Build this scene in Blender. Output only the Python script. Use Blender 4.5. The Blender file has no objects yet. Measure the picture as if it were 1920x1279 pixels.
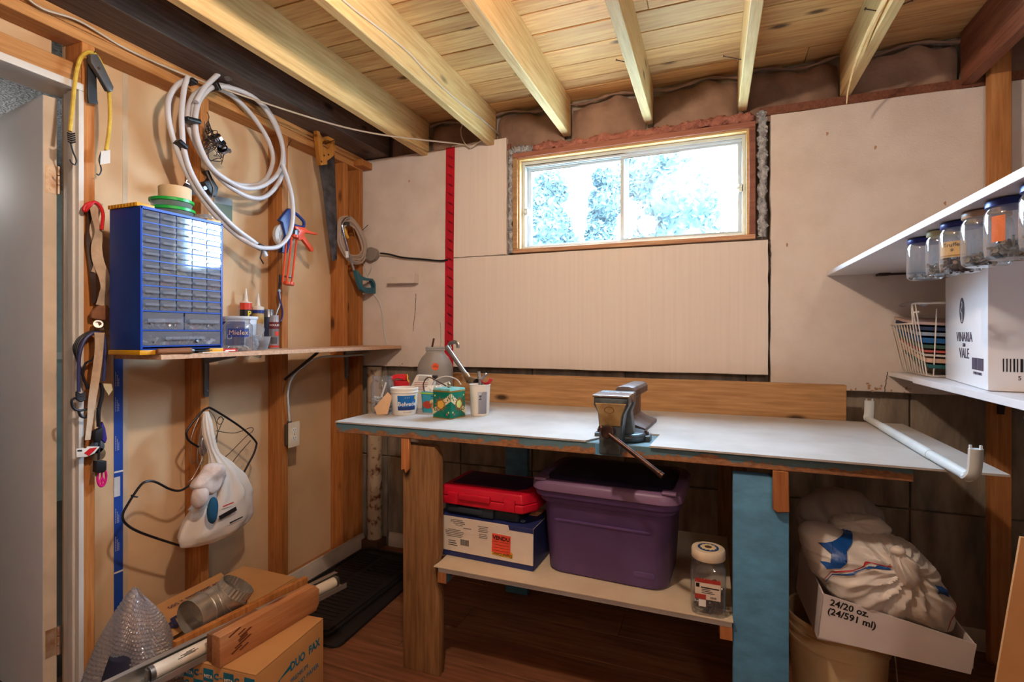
import bpy, bmesh, math, random
from mathutils import Vector, Matrix, Quaternion

S = bpy.context.scene
COL = S.collection
PI = math.pi
RND = random.Random(11)

# ------------------------------------------------------------------ camera
cam_d = bpy.data.cameras.new('camera')
cam_d.sensor_width = 36.0
cam_d.lens = 965.5 / 1920 * 36.0
cam_d.shift_y = -14.5 / 1920
cam_d.clip_start = 0.02
cam = bpy.data.objects.new('camera', cam_d)
cam.location = (0, 0, 1.24)
cam.rotation_euler = (PI / 2, 0, math.atan2(376, 965.5))
COL.objects.link(cam)
S.camera = cam

# ------------------------------------------------------------------ world, lamps, exposure
w = bpy.data.worlds.new('sky')
S.world = w
w.use_nodes = True
bg = w.node_tree.nodes['Background']
bg.inputs['Color'].default_value = (0.56, 0.79, 1.0, 1)
bg.inputs['Strength'].default_value = 66.0

def point_light(name, loc, energy, col, radius):
    l = bpy.data.lights.new(name, 'POINT')
    l.energy = energy
    l.color = col
    l.shadow_soft_size = radius
    o = bpy.data.objects.new(name, l)
    o.location = loc
    COL.objects.link(o)
    return o

BULB = (-0.50, 0.78, 2.13)
point_light('ceiling_bulb_light', BULB, 51, (1.0, 0.81, 0.66), 0.035)
FILL_BULB = (0.70, -1.00, 2.13)
point_light('rear_fill_light', FILL_BULB, 36, (1.0, 0.90, 0.84), 0.16)  # added fill behind the viewer, lifts the darkest areas
point_light('next_room_fill', (-3.3, 1.0, 2.0), 16, (1.0, 0.96, 0.90), 0.12)  # added fill with no fixture, brightens the room beyond the door
# daylight portal in the window opening (guides sampling of the sky only)
pl = bpy.data.lights.new('window_portal', 'AREA')
pl.shape = 'RECTANGLE'
pl.size, pl.size_y = 1.10, 0.50
pl.cycles.is_portal = True
po = bpy.data.objects.new('window_portal', pl)
po.location = (-0.39, 2.64, 1.91)
po.rotation_euler = (-PI / 2, 0, 0)
COL.objects.link(po)

S.view_settings.view_transform = 'Standard'
S.view_settings.look = 'None'
S.view_settings.gamma = 1.0
S.view_settings.use_curve_mapping = False
S.view_settings.exposure = 0.10

# ------------------------------------------------------------------ helpers
def lin(c):
    c = c / 255.0
    return c / 12.92 if c <= 0.04045 else ((c + 0.055) / 1.055) ** 2.4

def rgb(r, g=None, b=None):
    if g is None:
        r, g, b = r
    return (lin(r), lin(g), lin(b), 1)

MATS = {}

def new_mat(name):
    m = bpy.data.materials.new(name)
    m.use_nodes = True
    nt = m.node_tree
    return m, nt, nt.nodes['Principled BSDF']

def coords(nt, stretch=(1, 1, 1)):
    tc = nt.nodes.new('ShaderNodeTexCoord')
    oi = nt.nodes.new('ShaderNodeObjectInfo')
    mul = nt.nodes.new('ShaderNodeMath'); mul.operation = 'MULTIPLY'
    nt.links.new(oi.outputs['Random'], mul.inputs[0]); mul.inputs[1].default_value = 37.0
    add = nt.nodes.new('ShaderNodeVectorMath'); add.operation = 'ADD'
    nt.links.new(tc.outputs['Object'], add.inputs[0]); nt.links.new(mul.outputs[0], add.inputs[1])
    mp = nt.nodes.new('ShaderNodeVectorMath'); mp.operation = 'MULTIPLY'
    mp.inputs[1].default_value = stretch
    nt.links.new(add.outputs[0], mp.inputs[0])
    return mp.outputs[0], oi

def noise(nt, vec, scale, detail=3, rough=0.55):
    n = nt.nodes.new('ShaderNodeTexNoise')
    n.inputs['Scale'].default_value = scale
    n.inputs['Detail'].default_value = detail
    n.inputs['Roughness'].default_value = rough
    nt.links.new(vec, n.inputs['Vector'])
    return n.outputs['Fac']

def ramp(nt, fac, stops):
    r = nt.nodes.new('ShaderNodeValToRGB')
    e = r.color_ramp.elements
    e[0].position, e[0].color = stops[0]
    e[1].position, e[1].color = stops[-1]
    for p, c in stops[1:-1]:
        x = e.new(p); x.color = c
    nt.links.new(fac, r.inputs['Fac'])
    return r.outputs['Color']

def mixc(nt, fac, a, b, mode='MIX'):
    m = nt.nodes.new('ShaderNodeMix'); m.data_type = 'RGBA'; m.blend_type = mode
    for s, v in ((m.inputs[0], fac), (m.inputs[6], a), (m.inputs[7], b)):
        if hasattr(v, 'is_linked') or hasattr(v, 'links'):
            nt.links.new(v, s)
        else:
            s.default_value = v
    return m.outputs[2]

def set_bump(nt, bsdf, fac, strength, dist=0.002):
    b = nt.nodes.new('ShaderNodeBump')
    b.inputs['Strength'].default_value = strength
    b.inputs['Distance'].default_value = dist
    nt.links.new(fac, b.inputs['Height'])
    nt.links.new(b.outputs[0], bsdf.inputs['Normal'])

def mat(name, col, rough=0.6, metal=0.0, col2=None, vs=8, vlo=0.35, vhi=0.65, bump=0, bs=120, spec=0.5,
        trans=0.0, ior=1.45, alpha=1.0, stretch=(1, 1, 1), bdist=0.002, coat=0):
    """plain procedural material: colour mottled towards col2, optional fine relief"""
    if name in MATS:
        return MATS[name]
    m, nt, b = new_mat(name)
    c = rgb(col)
    vec, _ = coords(nt, stretch)
    if col2 is None:
        col2 = tuple(max(0, x * 0.9) for x in col)
    f = noise(nt, vec, vs)
    nt.links.new(ramp(nt, f, [(vlo, c), (vhi, rgb(col2))]), b.inputs['Base Color'])
    b.inputs['Roughness'].default_value = rough
    b.inputs['Metallic'].default_value = metal
    b.inputs['Specular IOR Level'].default_value = spec
    b.inputs['IOR'].default_value = ior
    b.inputs['Transmission Weight'].default_value = trans
    b.inputs['Alpha'].default_value = alpha
    b.inputs['Coat Weight'].default_value = coat
    if bump:
        set_bump(nt, b, noise(nt, vec, bs, 2), bump, bdist)
    MATS[name] = m
    return m

def wood(name, c1, c2, axis=0, rough=0.65, dark=None, knots=True, fine=90, bump=0.25):
    if name in MATS:
        return MATS[name]
    m, nt, b = new_mat(name)
    st = [1.0, 1.0, 1.0]; st[axis] = 0.06
    vec, oi = coords(nt, st)
    g = noise(nt, vec, fine, 3, 0.6)
    st2 = [1.0, 1.0, 1.0]; st2[axis] = 0.12
    vec2, _ = coords(nt, st2)
    big = noise(nt, vec2, 9, 3)
    grain = ramp(nt, g, [(0.3, rgb(c1)), (0.72, rgb(c2))])
    tone = ramp(nt, big, [(0.3, (1, 1, 1, 1)), (0.7, (0.74, 0.68, 0.62, 1))])
    col = mixc(nt, 0.85, grain, tone, 'MULTIPLY')
    # board to board tint
    hv = nt.nodes.new('ShaderNodeHueSaturation')
    vv = nt.nodes.new('ShaderNodeMapRange')
    vv.inputs['To Min'].default_value = 0.82; vv.inputs['To Max'].default_value = 1.14
    nt.links.new(oi.outputs['Random'], vv.inputs['Value'])
    nt.links.new(vv.outputs[0], hv.inputs['Value'])
    nt.links.new(col, hv.inputs['Color'])
    col = hv.outputs['Color']
    if knots:
        st3 = [1.0, 1.0, 1.0]; st3[axis] = 0.42
        vec3, _ = coords(nt, st3)
        vo = nt.nodes.new('ShaderNodeTexVoronoi'); vo.inputs['Scale'].default_value = 7.5
        nt.links.new(vec3, vo.inputs['Vector'])
        k = ramp(nt, vo.outputs['Distance'], [(0.06, (1, 1, 1, 1)), (0.15, (0, 0, 0, 1))])
        kc = rgb(dark) if dark else tuple(x * 0.22 for x in rgb(c2)[:3]) + (1,)
        col = mixc(nt, k, col, kc)
    nt.links.new(col, b.inputs['Base Color'])
    b.inputs['Roughness'].default_value = rough
    b.inputs['Specular IOR Level'].default_value = 0.3
    set_bump(nt, b, g, bump, 0.001)
    MATS[name] = m
    return m

def glass(name, tint=(1, 1, 1), rough=0.0, film=0.0, filmcol=(220, 225, 230), fscale=0, base=0.04):
    """thin clear shell: transparent with fresnel gloss, optionally a translucent film (dust, cloudy plastic, painted reflection)"""
    if name in MATS:
        return MATS[name]
    m = bpy.data.materials.new(name); m.use_nodes = True
    nt = m.node_tree; nt.nodes.clear()
    out = nt.nodes.new('ShaderNodeOutputMaterial')
    tr = nt.nodes.new('ShaderNodeBsdfTransparent'); tr.inputs[0].default_value = tuple(tint) + (1,)
    gl = nt.nodes.new('ShaderNodeBsdfGlossy'); gl.inputs['Roughness'].default_value = 0.06 + rough
    lw_ = nt.nodes.new('ShaderNodeLayerWeight'); lw_.inputs[0].default_value = 0.5
    pw_ = nt.nodes.new('ShaderNodeMath'); pw_.operation = 'POWER'; pw_.inputs[1].default_value = 4.0 if base < 0.06 else 2.2
    nt.links.new(lw_.outputs['Facing'], pw_.inputs[0])
    fr = nt.nodes.new('ShaderNodeMapRange'); fr.inputs['To Min'].default_value = base; fr.inputs['To Max'].default_value = 0.9
    nt.links.new(pw_.outputs[0], fr.inputs['Value'])
    mx = nt.nodes.new('ShaderNodeMixShader')
    nt.links.new(fr.outputs[0], mx.inputs[0]); nt.links.new(tr.outputs[0], mx.inputs[1]); nt.links.new(gl.outputs[0], mx.inputs[2])
    sh = mx.outputs[0]
    if film:
        df = nt.nodes.new('ShaderNodeBsdfDiffuse'); df.inputs[0].default_value = rgb(filmcol)
        tl = nt.nodes.new('ShaderNodeBsdfTranslucent'); tl.inputs[0].default_value = rgb(filmcol)
        m2 = nt.nodes.new('ShaderNodeMixShader'); m2.inputs[0].default_value = 0.5
        nt.links.new(df.outputs[0], m2.inputs[1]); nt.links.new(tl.outputs[0], m2.inputs[2])
        m3 = nt.nodes.new('ShaderNodeMixShader'); m3.inputs[0].default_value = film
        if fscale:
            vec, _ = coords(nt)
            f = noise(nt, vec, fscale, 4, 0.65)
            mr = nt.nodes.new('ShaderNodeMapRange')
            mr.inputs['From Min'].default_value = 0.3; mr.inputs['From Max'].default_value = 0.7
            mr.inputs['To Min'].default_value = film * 0.5; mr.inputs['To Max'].default_value = min(1, film * 1.5)
            nt.links.new(f, mr.inputs[0]); nt.links.new(mr.outputs[0], m3.inputs[0])
        nt.links.new(sh, m3.inputs[1]); nt.links.new(m2.outputs[0], m3.inputs[2])
        sh = m3.outputs[0]
    nt.links.new(sh, out.inputs[0])
    MATS[name] = m
    return m

def V(*a):
    return Vector(a if len(a) == 3 else a[0])

def catmull(pts, n=8, closed=False):
    P = [Vector(p) for p in pts]
    out = []
    N = len(P)
    rng = range(N if closed else N - 1)
    for i in rng:
        if closed:
            a, b, c, d = P[(i - 1) % N], P[i], P[(i + 1) % N], P[(i + 2) % N]
        else:
            a, b, c, d = P[max(i - 1, 0)], P[i], P[i + 1], P[min(i + 2, N - 1)]
        for k in range(n):
            t = k / n
            out.append(0.5 * ((2 * b) + (c - a) * t + (2 * a - 5 * b + 4 * c - d) * t * t + (3 * b - a - 3 * c + d) * t ** 3))
    if not closed:
        out.append(P[-1])
    return out

class MB:
    def __init__(self):
        self.v, self.f = [], []

    def add(self, vs, fs):
        o = len(self.v)
        self.v += [tuple(p) for p in vs]
        self.f += [tuple(i + o for i in f) for f in fs]
        return self

    def box(self, x0, x1, y0, y1, z0, z1):
        return self.add([(x0, y0, z0), (x1, y0, z0), (x1, y1, z0), (x0, y1, z0), (x0, y0, z1), (x1, y0, z1), (x1, y1, z1), (x0, y1, z1)],
                        [(0, 3, 2, 1), (4, 5, 6, 7), (0, 1, 5, 4), (1, 2, 6, 5), (2, 3, 7, 6), (3, 0, 4, 7)])

    def obox(self, c, u, v, w):
        c, u, v, w = map(Vector, (c, u, v, w))
        if u.cross(v).dot(w) < 0:
            w = -w
        vs = [c + a * u + b * v + d * w for d in (-1, 1) for a, b in ((-1, -1), (1, -1), (1, 1), (-1, 1))]
        return self.add(vs, [(0, 3, 2, 1), (4, 5, 6, 7), (0, 1, 5, 4), (1, 2, 6, 5), (2, 3, 7, 6), (3, 0, 4, 7)])

    def beam(self, p0, p1, wd, ht, up=(0, 0, 1)):
        p0, p1, up = Vector(p0), Vector(p1), Vector(up)
        d = p1 - p0
        s = d.cross(up).normalized()
        t = s.cross(d).normalized()
        return self.obox((p0 + p1) / 2, d / 2, s * wd / 2, t * ht / 2)

    def cyl(self, p0, p1, r0, r1=None, n=16, cap=True):
        p0, p1 = Vector(p0), Vector(p1)
        r1 = r0 if r1 is None else r1
        d = (p1 - p0).normalized()
        u = d.orthogonal().normalized(); t = d.cross(u)
        vs = []
        for p, r in ((p0, r0), (p1, r1)):
            for i in range(n):
                a = 2 * PI * i / n
                vs.append(p + (u * math.cos(a) + t * math.sin(a)) * r)
        fs = [(i, (i + 1) % n, n + (i + 1) % n, n + i) for i in range(n)]
        if cap:
            fs += [tuple(range(n - 1, -1, -1)), tuple(range(n, 2 * n))]
        return self.add(vs, fs)

    def lathe(self, prof, c=(0, 0, 0), n=24, sx=1, sy=1, sq=None):
        """prof [(r,z)] turned about z; sq squares the section (superellipse exponent)"""
        vs, fs = [], []
        for r, z in prof:
            for i in range(n):
                a = 2 * PI * (i + 0.5) / n
                ca, sa = math.cos(a), math.sin(a)
                k = 1.0
                if sq:
                    k = (abs(ca) ** sq + abs(sa) ** sq) ** (-1.0 / sq)
                vs.append((c[0] + r * k * ca * sx, c[1] + r * k * sa * sy, c[2] + z))
        for j in range(len(prof) - 1):
            for i in range(n):
                a, b = j * n + i, j * n + (i + 1) % n
                fs.append((a, b, b + n, a + n))
        if prof[0][0] > 1e-6:
            fs.append(tuple(range(n - 1, -1, -1)))
        if prof[-1][0] > 1e-6:
            k = (len(prof) - 1) * n
            fs.append(tuple(range(k, k + n)))
        return self.add(vs, fs)

    def tube(self, pts, r, n=8, closed=False, flat=None, up=None):
        P = [Vector(p) for p in pts]
        N = len(P)
        rs = r if isinstance(r, (list, tuple)) else [r] * N
        T = []
        for i in range(N):
            a = P[(i - 1) % N] if closed else P[max(i - 1, 0)]
            b = P[(i + 1) % N] if closed else P[min(i + 1, N - 1)]
            t = b - a
            T.append(t.normalized() if t.length > 1e-9 else Vector((0, 0, 1)))
        u = Vector(up) if up else T[0].orthogonal()
        u = (u - T[0] * u.dot(T[0])).normalized()
        vs, fs = [], []
        for i in range(N):
            if i:
                u = u - T[i] * u.dot(T[i])
                u = u.normalized() if u.length > 1e-6 else T[i].orthogonal().normalized()
            s = T[i].cross(u)
            for k in range(n):
                a = 2 * PI * k / n
                fl = flat if flat else 1.0
                vs.append(P[i] + (u * math.cos(a) * fl + s * math.sin(a)) * rs[i])
        for i in range(N if closed else N - 1):
            j = (i + 1) % N
            for k in range(n):
                fs.append((i * n + k, i * n + (k + 1) % n, j * n + (k + 1) % n, j * n + k))
        if not closed:
            fs += [tuple(range(n - 1, -1, -1)), tuple(range((N - 1) * n, N * n))]
        return self.add(vs, fs)

    def prism(self, poly, f, d0, d1):
        n = len(poly)
        vs = [f(a, b, d0) for a, b in poly] + [f(a, b, d1) for a, b in poly]
        fs = [tuple(range(n - 1, -1, -1)), tuple(range(n, 2 * n))] + [(i, (i + 1) % n, n + (i + 1) % n, n + i) for i in range(n)]
        return self.add(vs, fs)

    def grid(self, nu, nv, fn, cu=False, cv=False):
        vs = [fn(i / (nu if cu else nu - 1), j / (nv if cv else nv - 1)) for i in range(nu) for j in range(nv)]
        fs = []
        for i in range(nu if cu else nu - 1):
            for j in range(nv if cv else nv - 1):
                a, b = i * nv + j, i * nv + (j + 1) % nv
                c, d = ((i + 1) % nu) * nv + (j + 1) % nv, ((i + 1) % nu) * nv + j
                fs.append((a, d, c, b))
        return self.add(vs, fs)

    def sph(self, c, r, n=12, m=8):
        rx, ry, rz = r if isinstance(r, (tuple, list)) else (r, r, r)
        prof = [(math.sin(PI * j / m), -math.cos(PI * j / m)) for j in range(m + 1)]
        vs, fs = [], []
        for q, z in prof:
            for i in range(n):
                a = 2 * PI * i / n
                vs.append((c[0] + rx * q * math.cos(a), c[1] + ry * q * math.sin(a), c[2] + rz * z))
        for j in range(m):
            for i in range(n):
                a, b = j * n + i, j * n + (i + 1) % n
                fs.append((a, b, b + n, a + n))
        return self.add(vs, fs)

    def mesh(self, name, mt, bevel=0, seg=2, smooth=38, solid=0):
        me = bpy.data.meshes.new(name)
        me.from_pydata(self.v, [], self.f)
        bm = bmesh.new(); bm.from_mesh(me)
        bmesh.ops.remove_doubles(bm, verts=bm.verts, dist=1e-6)
        bmesh.ops.dissolve_degenerate(bm, dist=1e-7, edges=bm.edges)
        bmesh.ops.recalc_face_normals(bm, faces=bm.faces)
        if bevel:
            es = [e for e in bm.edges if len(e.link_faces) == 2 and e.calc_face_angle(0) > 0.6]
            bmesh.ops.bevel(bm, geom=es, offset=bevel, segments=seg, profile=0.6, affect='EDGES', clamp_overlap=True)
        if solid:
            bmesh.ops.solidify(bm, geom=bm.faces[:], thickness=solid)
        bm.to_mesh(me); bm.free()
        if mt:
            me.materials.append(mt)
        if smooth:
            me.shade_smooth()
            me.set_sharp_from_angle(angle=math.radians(smooth))
        return me

    def build(self, name, mt, parent=None, loc=None, rot=None, **k):
        o = bpy.data.objects.new(name, self.mesh(name, mt, **k))
        COL.objects.link(o)
        if parent:
            o.parent = parent
        if loc:
            o.location = loc
        if rot:
            o.rotation_euler = rot
        return o

def tag(o, label=None, cat=None, group=None, kind=None):
    if label: o['label'] = label
    if cat: o['category'] = cat
    if group: o['group'] = group
    if kind: o['kind'] = kind
    return o

def thing(name, label, cat, loc=(0, 0, 0), rz=0, group=None, rot=None):
    o = bpy.data.objects.new(name, None)
    o.empty_display_size = 0.05
    o.location = loc
    o.rotation_euler = rot if rot else (0, 0, rz)
    COL.objects.link(o)
    return tag(o, label, cat, group)

def struct(name, label=None):
    o = bpy.data.objects.new(name, None)
    o.empty_display_size = 0.05
    COL.objects.link(o)
    return tag(o, label, None, None, 'structure')

def link_copy(src, name, parent, loc=None, rot=None, scale=None):
    o = bpy.data.objects.new(name, src.data if hasattr(src, 'data') else src)
    COL.objects.link(o)
    o.parent = parent
    if loc: o.location = loc
    if rot: o.rotation_euler = rot
    if scale: o.scale = scale
    return o

def copy_tree(o, parent=None):
    c = o.copy(); COL.objects.link(c); c.parent = parent
    for ch in list(o.children):
        copy_tree(ch, c)
    return c

def text(name, body, size, mt, parent, at, xd, yd, align='CENTER', ext=0.0004, bold=0.0, sx=1.0, loc=None):
    """flat lettering as a thin mesh; at = centre of the line, xd reading direction, yd upwards"""
    cu = bpy.data.curves.new(name, 'FONT')
    cu.body = body; cu.size = size; cu.align_x = align; cu.align_y = 'CENTER'
    cu.extrude = ext; cu.offset = bold; cu.resolution_u = 2
    t = bpy.data.objects.new(name, cu)
    COL.objects.link(t)
    dg = bpy.context.evaluated_depsgraph_get()
    me = bpy.data.meshes.new_from_object(t.evaluated_get(dg))
    bpy.data.objects.remove(t); bpy.data.curves.remove(cu)
    xd, yd = Vector(xd).normalized(), Vector(yd).normalized()
    zd = xd.cross(yd)
    at = Vector(at)
    for v in me.vertices:
        v.co = at + xd * v.co.x * sx + yd * v.co.y + zd * v.co.z
    me.materials.clear(); me.materials.append(mt)
    o = bpy.data.objects.new(name, me)
    COL.objects.link(o)
    o.parent = parent
    return o

def rrect(w2, h2, r, n=5):
    out = []
    for cx, cy, a0 in ((w2 - r, h2 - r, 0), (-w2 + r, h2 - r, 90), (-w2 + r, -h2 + r, 180), (w2 - r, -h2 + r, 270)):
        for k in range(n + 1):
            a = math.radians(a0 + 90 * k / n)
            out.append((cx + r * math.cos(a), cy + r * math.sin(a)))
    return out

XY = lambda a, b, d: (a, b, d)
XZ = lambda a, b, d: (a, d, b)
YZ = lambda a, b, d: (d, a, b)
# ================================================================== the room
# left wall: stud faces X=-1.90, back of drywall X=-1.989; back wall: foam face Y=2.50, concrete Y=2.55
m_joist = wood('joist_pine', (230, 200, 144), (200, 160, 104), 1)
m_plank = wood('roof_plank', (228, 186, 126), (194, 140, 86), 0, knots=True)
m_stud = wood('stud_spruce', (206, 140, 78), (170, 104, 50), 2)
m_plate = wood('plate_spruce', (206, 150, 92), (166, 112, 62), 1, knots=False)
m_darkbeam = wood('dark_beam', (126, 104, 94), (80, 64, 58), 1)
m_redbeam = wood('red_joist', (150, 96, 72), (112, 66, 48), 1)
m_dry = mat('drywall_back', (216, 184, 146), 0.85, col2=(202, 168, 130), vs=3, bump=0.15, bs=300)
m_foam = mat('white_foam', (224, 212, 202), 0.8, col2=(214, 200, 188), vs=6, bump=0.5, bs=160, bdist=0.003)
m_foam2 = mat('smooth_foam', (228, 216, 206), 0.8, col2=(223, 210, 199), vs=60, stretch=(1, 1, 0.02), bump=0.10, bs=120, bdist=0.001)
m_conc = mat('concrete', (160, 148, 132), 0.9, col2=(112, 102, 92), vs=14, stretch=(1, 1, 0.25), bump=0.7, bs=90, bdist=0.004)
m_floorp = wood('floor_laminate', (150, 100, 70), (104, 64, 44), 0, rough=0.42, knots=False, fine=60, bump=0.1)
m_white = mat('white_paint', (218, 212, 204), 0.5, col2=(204, 198, 190), vs=5)
m_kraft = mat('kraft_paper', (156, 126, 106), 0.8, col2=(120, 94, 78), vs=5, bump=0.6, bs=26, bdist=0.008)
m_wool = mat('mineral_wool', (196, 196, 196), 0.95, col2=(140, 140, 142), vs=50, bump=1.0, bs=90, bdist=0.01)
m_pinkwool = mat('pink_wool', (178, 118, 100), 0.95, col2=(150, 92, 78), vs=40, bump=1.0, bs=90, bdist=0.01)

XR, YB = 1.90, -2.10      # right wall, wall behind the camera

# ---- floor: laminate planks along X with recessed joints
floor = struct('floor', 'dark brown wood laminate floor')
MB().box(-2.2, XR, YB, 2.75, -0.06, -0.012).build('subfloor', mat('subfloor_dark', (30, 22, 18)), floor, smooth=0)
pw = 0.192
row = 0
y = YB
while y < 2.55:
    x = -2.2 - RND.random() * 1.1
    while x < XR:
        x1 = min(x + 1.21, XR)
        xa = max(x, -2.2)
        if x1 - xa > 0.03:
            MB().box(xa + 0.0008, x1 - 0.0008, y + 0.0008, min(y + pw, 2.55) - 0.0008, -0.012, 0).build('plank', m_floorp, floor, bevel=0.0012, seg=1, smooth=0)
        x += 1.21
    y += pw
    row += 1

# ---- ceiling: boards across the joists, joists along Y
ceil = struct('ceiling', 'open ceiling of wide orange boards on pine joists')
MB().box(-2.2, XR, YB, 2.75, 2.45, 2.50).build('subroof', mat('subroof_dark', (26, 20, 16)), ceil, smooth=0)
y = YB
k = 0
while y < 2.62:
    wdt = 0.136 if k % 5 else 0.09
    xs = [-2.2, -2.2 + 1.2 + 1.4 * RND.random(), XR]
    if RND.random() < 0.5:
        xs = [-2.2, XR]
    for a, b in zip(xs[:-1], xs[1:]):
        dz = RND.uniform(-0.0015, 0.0015)
        MB().box(a + 0.001, b - 0.001, y + 0.002, y + wdt - 0.002, 2.42 + dz, 2.45).build('plank', m_plank, ceil, bevel=0.002, seg=1, smooth=0)
    y += wdt
    k += 1
JX = [-1.517, -1.110, -0.702, -0.300, 0.105, 0.499]
for i, x in enumerate(JX):
    mb = MB().box(x, x + 0.038, YB, 2.52, 2.232, 2.4185)
    mb.build('joist', m_joist, ceil, bevel=0.003, seg=1)
MB().box(0.905, 0.945, YB, 2.52, 2.205, 2.4185).build('joist', m_redbeam, ceil, bevel=0.003, seg=1)
for x in (1.31, 1.72):
    MB().box(x, x + 0.038, YB, 2.52, 2.232, 2.4185).build('joist', m_darkbeam, ceil, bevel=0.003, seg=1)
tag(MB().box(-1.93, -1.74, YB, 2.52, 2.258, 2.4185).build('beam', m_darkbeam, ceil, bevel=0.003, seg=1), 'dark stained beam above the stud wall')
# nails driven through the joists
m_nail = mat('rusty_nail', (70, 52, 44), 0.5, 0.7)
for p0, p1 in (((-0.301, 2.05, 2.30), (-0.352, 2.03, 2.312)), ((0.104, 2.18, 2.30), (0.040, 2.165, 2.318)), ((0.498, 1.95, 2.262), (0.452, 1.93, 2.270)),
               ((0.538, 1.94, 2.262), (0.575, 1.93, 2.268))):
    nb = MB().cyl(p0, p1, 0.0018, n=8)
    d = (Vector(p1) - Vector(p0)).normalized()
    nb.cyl(Vector(p1) - d * 0.001, Vector(p1) + d * 0.0012, 0.0045, n=10)
    nb.build('nail', m_nail, ceil)
# split splinter hanging from the sixth joist
sp = catmull([(0.492, 1.55, 2.25), (0.488, 1.80, 2.252), (0.482, 2.00, 2.242), (0.478, 2.16, 2.212), (0.476, 2.26, 2.160), (0.478, 2.30, 2.118)], 6)
MB().tube(sp, [0.010 - 0.008 * i / (len(sp) - 1) for i in range(len(sp))], 6, flat=0.45).build('splinter', m_joist, ceil)

# ---- left wall
wl = struct('wall_left', 'unfinished stud wall showing the tan back of drywall')
DY0 = 1.047       # first stud beside the door
# drywall sheets (the far room's board) with joints
for a, b in ((1.047, 1.232), (1.236, 2.53)):
    MB().box(-2.004, -1.990, a, b, 0.0, 2.258).build('drywall_sheet', m_dry, wl, smooth=0)
MB().box(-2.004, -1.990, YB, 1.01, 2.04, 2.258).build('drywall_sheet', m_dry, wl, smooth=0)
MB().box(-1.9915, -1.9895, 1.225, 1.243, 0.0, 2.258).build('drywall_sheet', mat('drywall_edge', (206, 186, 158), 0.8), wl, smooth=0)
MB().box(-2.004, -1.990, YB, 0.10, 0, 2.04).build('drywall_sheet', m_dry, wl, smooth=0)
for a in (1.047, 1.460, 1.878, 2.312, 2.446):
    MB().box(-1.989, -1.900, a, a + 0.038, 0.04, 2.185).build('stud', m_stud, wl, bevel=0.002, seg=1)
for a in (-0.35, -0.75, -1.2, -1.6):
    MB().box(-1.989, -1.900, a, a + 0.038, 0.04, 2.185).build('stud', m_stud, wl, bevel=0.002, seg=1)
MB().box(-1.989, -1.900, YB, 2.485, 2.185, 2.221).build('top_plate', m_plate, wl, bevel=0.002, seg=1)
MB().box(-1.989, -1.898, YB, 2.485, 2.222, 2.258).build('top_plate', m_plate, wl, bevel=0.002, seg=1)
MB().box(-1.989, -1.900, 1.047, 2.485, 0.0, 0.038).build('bottom_plate', m_plate, wl, bevel=0.002, seg=1)
MB().box(-1.985, -1.840, 2.40, 2.490, 2.190, 2.225).build('blocking', m_stud, wl, bevel=0.002, seg=1)
MB().box(-1.989, -1.900, 0.06, 1.046, 2.044, 2.105).build('door_header', m_plate, wl, bevel=0.002, seg=1)
# blue printed paper band on the sheet edge
m_blue = mat('blue_print', (24, 72, 168), 0.55, col2=(20, 62, 150))
m_wprint = mat('white_print', (220, 222, 226), 0.6)
bb = MB().box(-1.9895, -1.9885, 1.196, 1.226, 0.0, 1.16).build('printed_edge', m_blue, wl, smooth=0)
tag(bb, 'blue printed paper band along drywall edge')
for z in (0.38, 0.74):
    MB().box(-1.9888, -1.9880, 1.196, 1.226, z, z + 0.006).build('print_line', m_wprint, bb, smooth=0)
mb = MB()
for z in range(9):
    mb.box(-1.9888, -1.9882, 1.2, 1.212, 0.66 + z * 0.007, 0.66 + z * 0.007 + (0.004 if z % 3 else 0.002))
mb.box(-1.9886, -1.9881, 1.196, 1.216, 0.655, 0.725)
mb.build('barcode', m_wprint, bb, smooth=0)
mb = MB()
for z in (0.06, 0.20, 0.46, 0.56, 0.82, 0.96, 1.05):
    for k in range(3):
        for q in range(9 - 2 * k):
            mb.box(-1.9888, -1.9883, 1.201 + k * 0.005, 1.2025 + k * 0.005, z + q * 0.006, z + q * 0.006 + 0.004)
mb.build('small_print', m_wprint, bb, smooth=0)

# ---- back wall: concrete with recessed panels, foam boards, insulation
wb = struct('wall_back', 'concrete back wall covered by white foam boards')
MB().box(-2.2, -0.970, 2.565, 2.63, -0.02, 2.45).box(0.180, XR, 2.565, 2.63, -0.02, 2.45).box(-0.970, 0.180, 2.565, 2.63, 0, 1.652).box(-0.970, 0.180, 2.565, 2.63, 2.176, 2.45).build('concrete_core', m_conc, wb, smooth=0)
xs = [-2.0, -1.78, -1.30, -0.88, -0.40, 0.14, 0.752, 1.32, XR]
for a, b in zip(xs[:-1], xs[1:]):
    for z0, z1 in ((0.0, 0.52), (0.52, 1.12)):
        MB().box(a + 0.003, b - 0.003, 2.55, 2.566, z0 + 0.003, z1 - 0.003).build('concrete_panel', m_conc, wb, bevel=0.003, seg=1, smooth=0)
def foam(name, x0, x1, z0, z1, mt, y0=2.50, rag=0.0015):
    n = 14
    pts = []
    for (ax, az), (bx, bz) in (((x0, z0), (x1, z0)), ((x1, z0), (x1, z1)), ((x1, z1), (x0, z1)), ((x0, z1), (x0, z0))):
        for i in range(n):
            t = i / n
            j = 0 if i == 0 else RND.uniform(-rag, rag)
            if az == bz:
                pts.append((ax + (bx - ax) * t, az + j))
            else:
                pts.append((ax + j, az + (bz - az) * t))
    return MB().prism(pts, XZ, y0, 2.549).build(name, mt, wb, bevel=0.002, seg=1, smooth=0)
foam('foam_board', -1.93, -1.328, 1.05, 2.252, m_foam, 2.504)
foam('foam_board', -1.325, -1.003, 1.652, 2.262, m_foam2, 2.494)
foam('foam_board', -1.325, 0.226, 1.058, 1.648, m_foam2, 2.494)
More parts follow.
